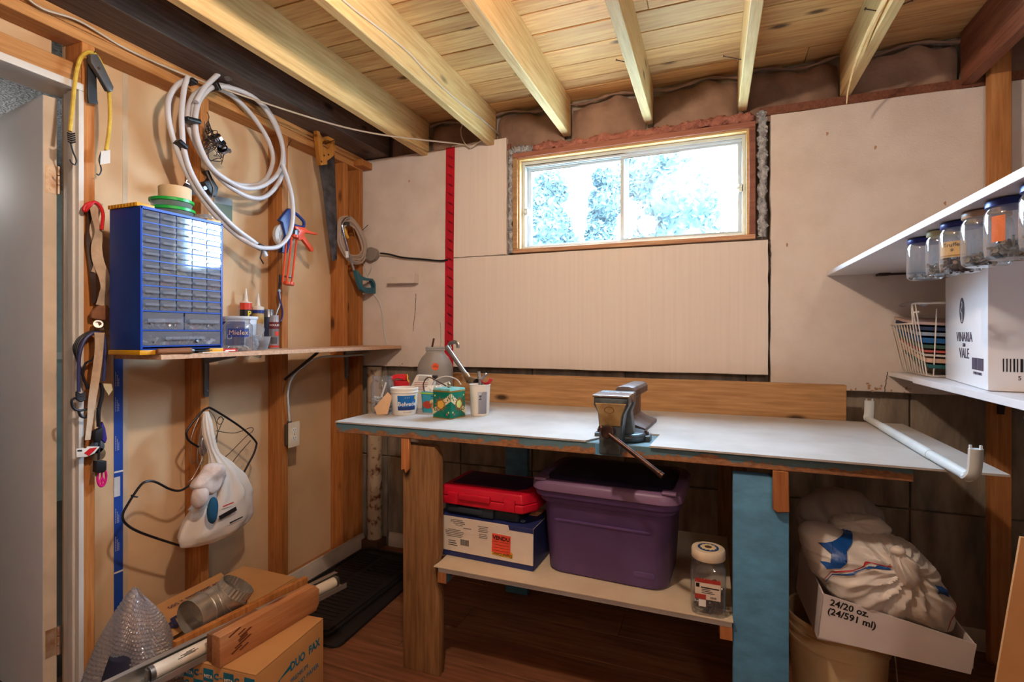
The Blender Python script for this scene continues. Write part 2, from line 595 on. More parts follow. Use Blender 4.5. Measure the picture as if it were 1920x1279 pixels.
foam('foam_board', 0.236, XR, 1.000, 2.192, m_foam, 2.50, 0.003)
m_tape = mat('red_tape', (196, 22, 44), 0.35, col2=(176, 14, 34))
m_ink = mat('black_ink', (26, 22, 24), 0.6)
tp = MB().prism([(-1.368, 1.05), (-1.314, 1.05), (-1.312, 1.66), (-1.304, 2.253), (-1.358, 2.253), (-1.364, 1.6)], XZ, 2.4925, 2.4945).build('red_tape', m_tape, wb, smooth=0)
tag(tp, 'red sheathing tape strip with black print')
pm = MB()
for i in range(23):
    z = 1.085 + i * 0.0505
    x = -1.336 + 0.006 * (z - 1.05)
    for kx in (-1, 0, 1):
        pm.beam((x + kx * 0.009 - 0.008, 2.4922, z + 0.012 - kx * 0.004), (x + kx * 0.009 + 0.008, 2.4922, z - 0.006 - kx * 0.004), 0.0008, 0.006, (0, 1, 0))
tag(pm.build('tape_print', m_ink, tp, smooth=0), None, None, None, 'stuff')
# stray foam strip below the black cable
MB().prism([(-1.705, 1.553), (-1.535, 1.575), (-1.535, 1.518), (-1.72, 1.522)], XZ, 2.452, 2.503).build('foam_strip', m_foam, wb, bevel=0.002, seg=1)
# cracks and stains in the foam
m_crack = mat('crack_dark', (74, 56, 46), 0.9); m_stain = mat('rust_stain', (192, 150, 114), 0.9)
def crackline(pts, w_, yy, mt, name='crack'):
    mb = MB()
    q = []
    for (a, b), (c, d) in zip(pts[:-1], pts[1:]):
        for i in range(5):
            t_ = i / 5
            q.append((a + (c - a) * t_ + RND.uniform(-w_, w_), b + (d - b) * t_ + RND.uniform(-w_, w_)))
    q.append(pts[-1])
    for (a, b), (c, d) in zip(q[:-1], q[1:]):
        L = math.hypot(c - a, d - b) or 1
        nx, nz = -(d - b) / L * w_, (c - a) / L * w_
        mb.prism([(a - nx, b - nz), (c - nx * 0.6, d - nz * 0.6), (c + nx * 0.6, d + nz * 0.6), (a + nx, b + nz)], XZ, yy - 0.0006, yy)
    return mb.build(name, mt, wb, smooth=0)
crackline([(-1.555, 1.46), (-1.560, 1.36), (-1.575, 1.25)], 0.0016, 2.504, m_crack)
crackline([(-1.40, 1.30), (-1.395, 1.20), (-1.41, 1.08)], 0.0010, 2.504, m_crack)
crackline([(0.231, 1.645), (0.234, 1.58), (0.231, 1.50)], 0.0022, 2.4935, m_crack)
crackline([(0.662, 1.083), (0.656, 1.04), (0.652, 1.002)], 0.0016, 2.50, m_crack)
def stain(cx_, cz_, rx, rz, yy, n=14):
    pts = [(cx_ + rx * math.cos(2 * PI * i / n) * RND.uniform(0.5, 1.1), cz_ + rz * math.sin(2 * PI * i / n) * RND.uniform(0.5, 1.1)) for i in range(n)]
    MB().prism(pts, XZ, yy - 0.0005, yy).build('stain', m_stain, wb, smooth=0)
for i in range(14):
    stain(0.50 + RND.random() * 0.24, 1.004 + RND.random() ** 2 * 0.03, RND.uniform(0.003, 0.010), RND.uniform(0.002, 0.007), 2.4995)
for i in range(10):
    stain(-1.75 + RND.random() * 0.4, 1.056 + RND.random() ** 2 * 0.03, RND.uniform(0.003, 0.010), RND.uniform(0.002, 0.006), 2.5035)
for cx_, cz_ in ((0.45, 2.08), (0.62, 2.00), (0.30, 1.62), (0.85, 1.75), (-1.6, 2.1)):
    stain(cx_, cz_, 0.006, 0.010, 2.4995 if cx_ > 0 else 2.5035)
# kraft-faced batts between the joist ends
jx = [-1.74] + JX + [0.905]
for i in range(len(jx) - 1):
    a = jx[i] + (0.0 if i == 0 else 0.038); b = jx[i + 1]
    ph = RND.random() * 9
    def fn(u, v, a=a, b=b, ph=ph):
        x = a + (b - a) * u
        sag = 0.012 * math.sin(u * 7 + ph) + 0.008 * math.sin(u * 17 + ph)
        z = 2.17 + (0.215 + sag) * v
        yb = 2.516 + 0.03 * (abs(2 * u - 1) ** 6) + 0.004 * math.sin(u * 21 + ph + v * 6) + 0.02 * v ** 8
        return (x, yb, z)
    MB().grid(25, 12, fn).build('insulation_batt', m_kraft, wb)
    def fn2(u, v, a=a, b=b, ph=ph):
        x = a + (b - a) * u
        ang = 2 * PI * v
        r = 0.008 + 0.003 * math.sin(u * 23 + ph)
        return (x, 2.526 + r * math.cos(ang), 2.398 + 0.012 * math.sin(u * 7 + ph) + r * 0.8 * math.sin(ang))
    MB().grid(25, 8, fn2, cv=True).build('insulation_edge', m_kraft, wb)
def fn(u, v):
    return (0.945 + 0.96 * u, 2.522 + 0.006 * math.sin(u * 40), 2.17 + 0.22 * v)
MB().grid(30, 8, fn).build('insulation_batt', m_kraft, wb)
MB().box(-2.0, -0.985, 2.507, 2.56, 2.20, 2.232).build('sill_plate', m_redbeam, wb, smooth=0)
MB().box(0.195, XR, 2.507, 2.56, 2.195, 2.231).build('sill_plate', m_redbeam, wb, smooth=0)

# ---- walls out of view that close the room
wr = tag(MB().box(XR, XR + 0.1, YB, 2.75, 0, 2.5).build('wall_right', m_conc, smooth=0), 'grey concrete side wall beyond the shelves', None, None, 'structure')
wk = tag(MB().box(-2.2, XR, YB - 0.1, YB, 0, 2.5).build('wall_rear', m_dry, smooth=0), 'plain wall behind the viewer', None, None, 'structure')

# ---- window
win = struct('window_1', 'wide basement window with wood frame and two sliding panes')
m_wframe = wood('window_wood', (206, 168, 120), (176, 132, 88), 0, knots=False)
m_wred = wood('window_wood_red', (168, 112, 92), (138, 84, 66), 0, knots=False)
m_vinyl = mat('white_vinyl', (206, 214, 216), 0.4, col2=(196, 204, 208))
X0, X1, Z0, Z1 = -0.966, 0.176, 1.655, 2.172
t = 0.026
MB().box(X0, X1, 2.488, 2.62, Z1 - t, Z1).build('frame_top', m_wred, win, bevel=0.002, seg=1)
MB().box(X0, X1, 2.488, 2.62, Z0, Z0 + t * 0.8).build('frame_bottom', wood('window_sill_wood', (214, 176, 140), (170, 112, 76), 0), win, bevel=0.002, seg=1)
MB().box(X0, X0 + t, 2.488, 2.62, Z0 + t * 0.8, Z1 - t).build('frame_side', m_wframe, win, bevel=0.002, seg=1)
MB().box(X1 - t, X1, 2.488, 2.62, Z0 + t * 0.8, Z1 - t).build('frame_side', m_wred, win, bevel=0.002, seg=1)
# light inner jamb
m_jamb = wood('window_jamb', (226, 190, 130), (204, 160, 100), 0, knots=False)
j0, j1, k0, k1 = X0 + t, X1 - t, Z0 + t * 0.8, Z1 - t
MB().box(j0, j1, 2.50, 2.60, k1 - 0.010, k1).build('jamb', m_jamb, win, smooth=0)
MB().box(j0, j0 + 0.010, 2.50, 2.60, k0, k1 - 0.010).build('jamb', m_jamb, win, smooth=0)
MB().box(j1 - 0.010, j1, 2.50, 2.60, k0, k1 - 0.010).build('jamb', m_jamb, win, smooth=0)
j0 += 0.010; j1 -= 0.010; k1 -= 0.010
def ring(x0, x1, z0, z1, y0, y1, wd, name, mt, par):
    mb = MB().box(x0, x1, y0, y1, z1 - wd, z1).box(x0, x1, y0, y1, z0, z0 + wd).box(x0, x0 + wd, y0, y1, z0 + wd, z1 - wd).box(x1 - wd, x1, y0, y1, z0 + wd, z1 - wd)
    return mb.build(name, mt, par, bevel=0.0015, seg=1)
ring(j0, j1, k0, k1, 2.535, 2.60, 0.017, 'vinyl_frame', m_vinyl, win)
for i in range(3):
    MB().box(j0 + 0.017, j1 - 0.017, 2.545 + 0.016 * i, 2.550 + 0.016 * i, k1 - 0.027 - 0.003 * i, k1 - 0.017).build('track', m_vinyl, win, smooth=0)
xm = -0.405
m_pane = glass('window_glass', (0.93, 0.97, 1.0), film=0.006, filmcol=(225, 238, 250))
for a, b, yy in ((j0 + 0.017, xm + 0.017, 2.575), (xm - 0.017, j1 - 0.017, 2.553)):
    s = ring(a, b, k0 + 0.012, k1 - 0.020, yy, yy + 0.018, 0.020 if yy > 2.56 else 0.017, 'sash', m_vinyl, win)
    MB().box(a + 0.01, b - 0.01, yy + 0.008, yy + 0.011, k0 + 0.02, k1 - 0.03).build('pane', m_pane, s, smooth=0)
for x, z in ((j0 + 0.020, 1.875), (j1 - 0.020, 1.895)):
    MB().box(x - 0.010, x + 0.010, 2.535, 2.552, z - 0.018, z + 0.018).box(x - 0.018, x + 0.002, 2.530, 2.540, z - 0.006, z + 0.006).build('latch', m_vinyl, win, bevel=0.002)
# loose insulation stuffed around the frame
def fluff(path, r, name, mt, seed, flatY=0.6):
    rr = random.Random(seed)
    pts = catmull(path, 14)
    n = 12
    vs, fs = [], []
    ph = [rr.random() * 9 for _ in range(6)]
    for i, p in enumerate(pts):
        tt = i / (len(pts) - 1)
        d = (pts[min(i + 1, len(pts) - 1)] - pts[max(i - 1, 0)]).normalized()
        u = Vector((0, 1, 0)); s = d.cross(u).normalized()
        for k in range(n):
            a = 2 * PI * k / n
            q = r * (1 + 0.30 * math.sin(tt * 60 + ph[0] + 2 * a) + 0.22 * math.sin(tt * 97 + ph[1] - 3 * a) + 0.28 * rr.uniform(-1, 1))
            vs.append(p + s * math.cos(a) * q + u * math.sin(a) * q * flatY)
    for i in range(len(pts) - 1):
        for k in range(n):
            fs.append((i * n + k, i * n + (k + 1) % n, (i + 1) * n + (k + 1) % n, (i + 1) * n + k))
    fs += [tuple(range(n - 1, -1, -1)), tuple(range((len(pts) - 1) * n, len(pts) * n))]
    o = MB().add(vs, fs).build(name, mt, win, smooth=70)
    return o
fluff([(-0.984, 2.515, 1.66), (-0.986, 2.512, 1.8), (-0.984, 2.512, 1.95), (-0.986, 2.515, 2.1), (-0.984, 2.515, 2.17)], 0.012, 'insulation', m_wool, 1)
fluff([(0.204, 2.515, 1.665), (0.203, 2.512, 1.8), (0.206, 2.512, 1.95), (0.203, 2.510, 2.08), (0.206, 2.51, 2.17), (0.198, 2.505, 2.215)], 0.016, 'insulation', m_wool, 2)
fluff([(-0.99, 2.51, 2.182), (-0.93, 2.508, 2.195), (-0.86, 2.51, 2.185)], 0.020, 'insulation', m_wool, 3)
fluff([(-0.86, 2.51, 2.185), (-0.75, 2.508, 2.194), (-0.66, 2.51, 2.182), (-0.50, 2.508, 2.190), (-0.3, 2.508, 2.188), (-0.12, 2.508, 2.190), (0.05, 2.505, 2.198), (0.17, 2.508, 2.19)], 0.020, 'insulation', m_pinkwool, 4)

# ---- outside: lawn, trees
m_bounce = mat('ground', (196, 196, 186), 0.9, col2=(176, 180, 160))  # unseen ground made pale so daylight bounces up to the ceiling
lw = tag(MB().box(-14, 14, 2.80, 30, 1.30, 1.52).build('ground', m_bounce, smooth=0), 'pale light-bouncing lawn outside the basement window', None, None, 'structure')
m_leaf = mat('leaf', (74, 90, 94), 0.9, col2=(56, 70, 74), vs=3, spec=0.1)
m_bark = mat('bark', (120, 100, 84), 0.9, bump=0.5, bs=30)
def tree(label, x, y, h, rb, seed, lumps):
    rr = random.Random(seed)
    t = thing('tree', label, 'tree', (x, y, 1.52), 0, 'trees outside the window')
    MB().cyl((0, 0, 0), (0, 0, h * 0.6), 0.10, 0.05, 10).build('trunk', m_bark, t)
    cen = []
    for i in range(lumps):
        z = 0.08 + 0.86 * i / (lumps - 1)
        rad = rb * (0.55 + 0.45 * math.sin(PI * min(1, 0.25 + 0.6 * z))) * (1 - 0.5 * max(0, z - 0.6))
        a = rr.uniform(0, 2 * PI); q = rad * 0.38
        cen.append((Vector((q * math.cos(a), q * math.sin(a), z * h)), rad * rr.uniform(0.5, 0.75)))
    core = MB()
    for c, r_ in cen:
        core.sph(c, (r_ * 0.86, r_ * 0.86, r_ * 0.95), 12, 8)
    core.build('crown', m_leaf, t)
    mb = MB()
    for i in range(7000):
        c, r_ = cen[rr.randrange(len(cen))]
        u = Vector((rr.gauss(0, 1), rr.gauss(0, 1), rr.gauss(0, 1))).normalized()
        p = c + u * r_ * rr.uniform(0.8, 1.12)
        d_ = Vector((rr.uniform(-1, 1), rr.uniform(-1, 1), rr.uniform(-1, 1))).normalized()
        s_ = d_.orthogonal().normalized()
        L = rr.uniform(0.03, 0.07)
        mb.add([p - d_ * L, p + s_ * L * 0.5, p + d_ * L, p - s_ * L * 0.5], [(0, 1, 2, 3)])
    tag(mb.build('foliage', m_leaf, t, smooth=0), None, None, None, 'stuff')
tree('low bushy tree seen through the left half of the left pane', -2.20, 7.0, 1.90, 0.50, 1, 9)
tree('tall dark tree seen beside the window meeting rail', -1.60, 8.5, 2.45, 0.42, 2, 10)
tree('broad tall tree filling the middle of the right pane', -0.58, 7.0, 2.75, 0.66, 3, 12)

# ---- baseboards (loose lengths standing against the walls)
m_base = mat('baseboard_white', (214, 200, 186), 0.45)
prof = [(0, 0), (0.014, 0), (0.014, 0.055), (0.010, 0.062), (0.010, 0.070), (0.006, 0.078), (0, 0.080)]
o = MB().prism([(a, b) for a, b in prof], lambda a, b, d: (-1.899 + a, d, b), 1.10, 2.48).build('baseboard_left', m_base, bevel=0.0008, seg=1)
tag(o, 'white moulded baseboard along the stud wall', None, None, 'structure')
o = MB().prism([(a, b) for a, b in prof], lambda a, b, d: (d, 2.549 - a, b), -1.76, XR).build('baseboard_back', m_base, bevel=0.0008, seg=1)
tag(o, 'white moulded baseboard along the concrete wall', None, None, 'structure')
# stained drain pipe in the corner
m_pipe = mat('rusty_white_pipe', (196, 176, 150), 0.7, col2=(110, 62, 40), vs=26, vlo=0.52, vhi=0.66)
t = thing('drain_pipe', 'stained off-white drain pipe standing in the back left corner', 'pipe', (-1.835, 2.505, 0))
MB().cyl((0, 0, 0.03), (0, 0, 1.045), 0.042, n=24).build('pipe', m_pipe, t)
MB().box(-0.055, 0.055, -0.055, 0.04, 0, 0.05).build('base_block', mat('block_wood', (96, 66, 46), 0.8), t, bevel=0.003)

# ---- door on the left: jamb, leaf swung into the next room, hinges
m_door = mat('door_paint', (240, 240, 246), 0.6, col2=(232, 232, 238), vs=2, spec=0.2)
m_cream = mat('cream_edge', (226, 208, 184), 0.55)
d1 = struct('door_1', 'grey painted door standing open with cream edge')
MB().box(-1.966, -1.886, 1.030, 1.0455, 0, 2.018).build('jamb', m_white, d1, bevel=0.003)
MB().box(-2.02, -1.886, 0.08, 1.0455, 2.018, 2.042).build('jamb', m_white, d1, bevel=0.004)
MB().box(-1.930, -1.900, 1.021, 1.030, 0, 2.018).build('stop_moulding', m_white, d1, bevel=0.005, seg=3)
MB().box(-2.02, -1.886, 0.06, 0.09, 0, 2.018).build('jamb', m_white, d1, bevel=0.003)
lf = bpy.data.objects.new('leaf', None); COL.objects.link(lf); lf.parent = d1
lf.location = (-2.0, 1.030, 0); lf.rotation_euler = (0, 0, math.radians(180 - 7.6))
MB().box(0, 0.78, 0.0, 0.036, 0.012, 2.008).build('leaf_panel', m_door, lf, bevel=0.002)
MB().box(-0.0012, 0.0002, 0.001, 0.035, 0.012, 2.007).build('leaf_edge', m_cream, lf, smooth=0)
m_hinge = mat('painted_hinge', (176, 132, 98), 0.4, 0.5, col2=(206, 184, 160), vs=30)
for z in (1.74, 0.235):
    hb = MB().box(-0.0022, 0.0, 0.004, 0.030, z - 0.045, z + 0.045)
    for q in range(3):
        hb.cyl((-0.005, -0.003, z - 0.045 + 0.031 * q), (-0.005, -0.003, z - 0.017 + 0.031 * q), 0.006, n=10)
    for q in (-0.03, 0, 0.03):
        hb.cyl((-0.0035, 0.017, z + q), (-0.002, 0.017, z + q), 0.0035, n=8)
    hb.build('hinge', m_hinge, lf)
# glimpse of the next room
m_green = mat('pale_green_wall', (176, 186, 176), 0.8)
m_pop = mat('stipple_ceiling', (150, 150, 150), 0.95, col2=(110, 110, 112), vs=60, bump=1.0, bs=80, bdist=0.01)
nw = struct('wall_next_room', 'pale green wall of the room beyond the door')
MB().box(-4.6, -4.5, -2.1, 3.2, 0, 2.4).build('wall_panel', m_green, nw, smooth=0)
MB().box(-4.5, -2.01, 3.1, 3.2, 0, 2.4).build('wall_panel', m_green, nw, smooth=0)
MB().box(-4.5, -2.01, -2.2, -2.1, 0, 2.4).build('wall_panel', m_green, nw, smooth=0)
MB().box(-2.03, -2.006, 2.50, 3.2, 0, 2.4).build('wall_panel', m_green, nw, smooth=0)
MB().box(-4.5, -4.46, -2.1, 3.1, 1.05, 1.10).build('chair_rail', m_white, nw, smooth=0)
o = MB().box(-4.6, -2.01, -2.2, 3.2, 2.30, 2.36).build('ceiling_next_room', m_pop, smooth=0)
tag(o, 'grey stippled ceiling of the room beyond the door', None, None, 'structure')
o = MB().box(-4.6, -2.2, -2.2, 3.2, -0.06, -0.001).build('floor_next_room', mat('next_floor', (96, 88, 80), 0.8), smooth=0)
tag(o, 'grey floor of the room beyond the door', None, None, 'structure')
# ------------------------------------------------------------------ survey: sight lines from the tripod met with real planes
_yaw = math.atan2(376, 965.5)
_F = Vector((-math.sin(_yaw), math.cos(_yaw), 0)); _R = Vector((math.cos(_yaw), math.sin(_yaw), 0))
def _ray(x, y):
    return _F + _R * ((x - 960) / 965.5) - Vector((0, 0, 1)) * ((y - 625) / 965.5)
_C = Vector((0, 0, 1.24))
def onx(x, y, X=-1.88):
    d = _ray(x, y); return _C + d * (X / d.x)
def ony(x, y, Y=2.49):
    d = _ray(x, y); return _C + d * (Y / d.y)
def onz(x, y, z):
    d = _ray(x, y); return _C + d * ((z - 1.24) / d.z)
def settle(root, loc):
    loc = Vector(loc)
    root.location = loc
    for c in root.children:
        c.location = c.location - loc
    return root
# ================================================================== workbench
def worn_paint(name, paint, bare, zc=None, zw=0.012, amt=0.5):
    if name in MATS: return MATS[name]
    m, nt, b = new_mat(name)
    vec, _ = coords(nt, (0.5, 1, 1))
    n1 = noise(nt, vec, 26, 5, 0.65)
    n2 = noise(nt, vec, 120, 2)
    wd = ramp(nt, n2, [(0.3, rgb(bare)), (0.7, rgb(tuple(x * 0.72 for x in bare)))])
    pc = ramp(nt, n1, [(0.3, rgb(paint)), (0.7, rgb(tuple(x * 0.8 for x in paint)))])
    fac = n1
    if zc is not None:
        tc = nt.nodes.new('ShaderNodeTexCoord')
        sp_ = nt.nodes.new('ShaderNodeSeparateXYZ'); nt.links.new(tc.outputs['Object'], sp_.inputs[0])
        mr = nt.nodes.new('ShaderNodeMapRange')
        mr.inputs['From Min'].default_value = zc - zw; mr.inputs['From Max'].default_value = zc + zw
        mr.inputs['To Min'].default_value = 0.32; mr.inputs['To Max'].default_value = -0.28
        nt.links.new(sp_.outputs['Z'], mr.inputs['Value'])
        ad = nt.nodes.new('ShaderNodeMath'); ad.operation = 'ADD'
        nt.links.new(n1, ad.inputs[0]); nt.links.new(mr.outputs[0], ad.inputs[1]); fac = ad.outputs[0]
    k = ramp(nt, fac, [(amt, (0, 0, 0, 1)), (amt + 0.06, (1, 1, 1, 1))])
    nt.links.new(mixc(nt, k, pc, wd), b.inputs['Base Color'])
    b.inputs['Roughness'].default_value = 0.55
    set_bump(nt, b, n1, 0.3, 0.001)
    MATS[name] = m
    return m
m_bblue = worn_paint('bench_blue_edge', (86, 122, 134), (162, 110, 72), zc=0.874, zw=0.024)
m_legblue = worn_paint('leg_blue', (88, 150, 190), (120, 90, 66), amt=0.70)
m_hard = mat('hardboard', (182, 178, 174), 0.6, col2=(166, 160, 154), vs=5, bump=0.1, bs=200)
m_leg = wood('leg_wood', (158, 118, 76), (118, 82, 50), 2)
m_cleat = wood('cleat_wood', (196, 130, 78), (160, 96, 52), 2, knots=False)
m_board = wood('back_board_wood', (190, 148, 102), (156, 114, 72), 0)
m_lam = mat('cream_laminate', (210, 192, 166), 0.45, col2=(198, 178, 150))
m_lamedge = mat('laminate_edge', (196, 190, 184), 0.5)

wbn = thing('workbench', 'long wooden workbench with blue-edged top under the window', 'workbench')
for i in range(5):
    a = 1.615 + i * 0.148
    MB().box(-1.364, 0.485, a + 0.0008, a + 0.1472, 0.855, 0.893).build('top_plank', m_bblue, wbn, bevel=0.002, seg=1)
# hardboard skins with the cut-out around the vise
MB().prism([(-1.364, 1.612), (-0.376, 1.612), (-0.335, 1.70), (-0.335, 2.0), (-0.30, 2.0), (-0.30, 2.338), (-1.364, 2.338)], XY, 0.8935, 0.899).build('hardboard_sheet', m_hard, wbn, smooth=0)
MB().prism([(-0.178, 1.606), (0.668, 1.590), (0.668, 2.338), (-0.298, 2.338), (-0.298, 1.80), (-0.165, 1.80)], XY, 0.8935, 0.899).build('hardboard_sheet', m_hard, wbn, smooth=0)
# legs: front pair with broken cleats, rear pair
MB().prism([(-1.071, 0), (-0.918, 0), (-0.918, 0.29), (-0.932, 0.33), (-0.932, 0.40), (-0.921, 0.44), (-0.921, 0.79), (-0.938, 0.828), (-1.071, 0.832)], XZ, 1.634, 1.672).build('leg', m_leg, wbn, bevel=0.004, seg=2)
MB().prism([(-1.069, 0.735), (-1.056, 0.74), (-1.050, 0.725), (-1.037, 0.742), (-1.035, 0.8545), (-1.069, 0.8545)], XZ, 1.618, 1.633).build('cleat', m_cleat, wbn, bevel=0.002, seg=1)
MB().box(0.055, 0.201, 1.634, 1.672, 0, 0.832).build('leg', m_legblue, wbn, bevel=0.004)
MB().prism([(0.158, 0.745), (0.168, 0.738), (0.200, 0.742), (0.197, 0.8545), (0.158, 0.8545)], XZ, 1.612, 1.633).build('cleat', m_cleat, wbn, bevel=0.002, seg=1)
MB().box(-0.925, -0.815, 2.29, 2.328, 0, 0.8545).build('leg', m_legblue, wbn, bevel=0.004)
MB().box(0.020, 0.130, 2.29, 2.328, 0, 0.8545).build('leg', m_leg, wbn, bevel=0.004)
for a, b in ((-0.920, -0.886), (0.020, 0.054)):
    MB().box(a, b, 1.628, 2.289, 0.345, 0.3835).build('shelf_rail', worn_paint('rail_paint', (70, 110, 128), (176, 104, 58), amt=0.55), wbn, bevel=0.002)
    MB().box(a, b, 1.6265, 1.628, 0.3455, 0.383).build('rail_end', m_cleat, wbn, smooth=0)
MB().box(-0.918, 0.053, 1.626, 2.288, 0.384, 0.402).build('lower_shelf', m_lamedge, wbn, bevel=0.001)
MB().box(-0.932, 0.056, 1.618, 2.288, 0.4022, 0.405).build('shelf_laminate', m_lam, wbn, smooth=0)
settle(wbn, (-0.40, 1.98, 0))
o = MB().box(-0.87, 0.87, 0, 0.038, 0, 0.1415).build('back_board', m_board, bevel=0.002, seg=1, loc=(-0.38, 2.356, 0.8945))
tag(o, 'long knotty pine board standing on edge along the back of the bench', 'board')

# ---- vise
m_vgrey = mat('vise_grey_paint', (104, 120, 128), 0.35, 0.6, col2=(66, 72, 76), vs=18)
m_vbrass = mat('vise_worn_gold', (186, 162, 116), 0.4, 0.7, col2=(146, 118, 78), vs=22)
m_chrome = mat('polished_steel', (190, 194, 206), 0.18, 1.0)
m_iron = mat('brown_iron', (92, 68, 60), 0.38, 0.8, col2=(60, 46, 42), vs=30)
m_rail = mat('rail_steel', (112, 104, 104), 0.42, 0.75, col2=(96, 72, 62), vs=14)
v = thing('bench_vise', 'grey steel bench vise with gold front jaw bolted to the bench edge', 'vise', (-0.29, 1.66, 0.893))
# local: x across, y back, z up from the bench
MB().lathe([(0.074, 0), (0.076, 0.006), (0.076, 0.018), (0.066, 0.026), (0.0, 0.026)], (0.02, 0.06, 0), 28).box(-0.075, 0.104, 0.03, 0.085, 0, 0.018).build('swivel_base', m_vgrey, v, bevel=0.003)
bp = [(-0.045, 0), (0.060, 0), (0.052, 0.045), (0.046, 0.09), (0.056, 0.115), (0.056, 0.152), (-0.056, 0.152), (-0.056, 0.115), (-0.040, 0.09), (-0.040, 0.04)]
MB().prism(bp, lambda a, b, d: (a, d, b + 0.004), 0.012, 0.066).build('rear_jaw', m_vgrey, v, bevel=0.006, seg=3)
fp = [(-0.036, -0.030), (0.030, -0.030), (0.034, 0.050), (0.040, 0.095), (0.053, 0.122), (0.053, 0.146), (-0.053, 0.146), (-0.053, 0.122), (-0.040, 0.098), (-0.036, 0.05)]
MB().prism(fp, lambda a, b, d: (a, d, b + 0.004), -0.085, -0.012).build('front_jaw', m_vgrey, v, bevel=0.006, seg=3)
gp = [(-0.034, 0.060), (0.030, 0.060), (0.033, 0.090), (0.047, 0.128), (-0.048, 0.128), (-0.036, 0.095)]
gj = MB().prism(gp, lambda a, b, d: (a, d, b + 0.004), -0.0875, -0.084).build('jaw_face', m_vbrass, v, bevel=0.001, seg=1)
mb = MB().lathe([(0.014, 0), (0.014, 0.0006), (0.0118, 0.0006), (0.0118, 0)], (0, 0, 0), 24, sx=1.1, sy=0.75)
mb.f = [f for f in mb.f if len(f) <= 4]
mb.v = [(a - 0.004, -0.0876 - c, 0.112 + b) for a, b, c in mb.v]
mb.build('maker_mark', mat('mark_dark', (110, 84, 52), 0.5, 0.6), gj)
MB().box(-0.056, 0.056, -0.088, -0.004, 0.150, 0.157).build('jaw_plate', m_chrome, v, bevel=0.002)
MB().box(-0.056, 0.056, 0.006, 0.018, 0.128, 0.157).build('jaw_plate', m_chrome, v, bevel=0.002)
MB().cyl((0.004, -0.118, 0.050), (0.004, 0.03, 0.050), 0.012, n=16).build('screw', m_iron, v)
MB().lathe([(0.0, 0), (0.017, 0.001), (0.019, 0.004), (0.019, 0.026), (0.016, 0.030), (0, 0.030)], (0, 0, 0), 24).build('screw_head', m_iron, v, loc=(-0.004, -0.106, 0.053), rot=(PI / 2, 0, 0))
h0, h1 = Vector((-0.022, -0.120, 0.062)), Vector((0.163, -0.190, -0.046))
d = (h1 - h0).normalized()
hb = MB().cyl(h0, h1, 0.0072, n=14).sph(h0, 0.0095, 10, 6)
hb.cyl(h1 - d * 0.014, h1 - d * 0.010, 0.0088, n=14).cyl(h1 - d * 0.008, h1, 0.0088, n=14)
hb.build('handle', m_iron, v)
for a, b in ((-0.062, 0.058), (0.088, 0.058)):
    MB().cyl((a, b, 0.018), (a, b, 0.027), 0.010, n=6).cyl((a, b, 0.027), (a, b, 0.031), 0.005, n=10).build('bolt', m_iron, v)
MB().box(-0.056, 0.028, -0.0475, -0.0455, -0.036, -0.001).build('shim', m_legblue, v, smooth=0)

# ---- length of railway rail used as an anvil
hw = [(0.070, 0), (0.070, 0.011), (0.030, 0.024), (0.0085, 0.036), (0.0085, 0.100), (0.016, 0.110), (0.035, 0.118), (0.035, 0.140), (0.028, 0.150), (0.012, 0.153)]
poly = hw + [(-a, b) for a, b in reversed(hw)]
t = thing('rail_anvil', 'short length of steel railway rail standing behind the vise', 'anvil', (-0.278, 1.945, 0.8995), math.radians(-4))
MB().prism(poly, XZ, -0.115, 0.115).build('rail', m_rail, t, bevel=0.002, seg=2)

# ---- white bent curtain-rod arm lying on the right of the bench
t = thing('curtain_rod', 'white metal curtain rod with upturned ends lying across the bench end', 'rod')
p0, p1 = Vector((0.556, 2.322, 0.9125)), Vector((0.545, 1.475, 0.9125))
MB().cyl(p0, p1, 0.0125, n=14).build('rod_tube', m_vinyl, t)
d = (p1 - p0).normalized()
MB().cyl(p0 + d * 0.17, p0 + d * 0.62, 0.0137, n=14).build('rod_sleeve', m_vinyl, t)
for p, s in ((p0, 1), (p1, -1)):
    c = [(p.x, p.y, p.z), (p.x, p.y + s * 0.012, p.z + 0.004), (p.x + 0.004, p.y + s * 0.018, p.z + 0.02), (p.x + 0.006, p.y + s * 0.020, p.z + 0.068)]
    MB().tube(catmull(c, 6), 0.0165, 10, flat=0.55, up=(0, 1, 0)).build('end_arm', m_vinyl, t)
    MB().box(p.x - 0.006, p.x - 0.002, p.y + s * 0.020 - 0.003, p.y + s * 0.020 + 0.003, p.z + 0.066, p.z + 0.076).box(p.x + 0.013, p.x + 0.017, p.y + s * 0.020 - 0.003, p.y + s * 0.020 + 0.003, p.z + 0.066, p.z + 0.076).build('hook_tab', m_vinyl, t)
settle(t, (0.55, 1.9, 0.9))
# ================================================================== things on the bench top (z = 0.899)
ZB = 0.8992
m_glass = glass('jar_glass', (0.92, 0.94, 0.96), film=0.08, filmcol=(220, 226, 232), base=0.09)
m_frost = glass('frosted_jug', (0.8, 0.8, 0.8), rough=0.3, film=0.62, filmcol=(206, 198, 188))
m_cloudy = glass('cloudy_plastic', (0.9, 0.93, 0.96), rough=0.2, film=0.35, filmcol=(214, 218, 224))
m_whitepl = mat('white_plastic', (228, 220, 208), 0.4, col2=(218, 208, 196))
m_paper = mat('paper_white', (226, 222, 214), 0.8, col2=(212, 206, 198))
m_red = mat('red_plastic', (206, 30, 36), 0.35)
m_yel = mat('yellow_plastic', (232, 196, 40), 0.4)
m_black = mat('black_plastic', (28, 28, 32), 0.45)
m_steel = mat('dull_steel', (170, 168, 166), 0.35, 0.9, col2=(130, 126, 122), vs=24)
m_brasspipe = mat('old_brass', (164, 138, 108), 0.4, 0.7, col2=(122, 96, 70), vs=24)
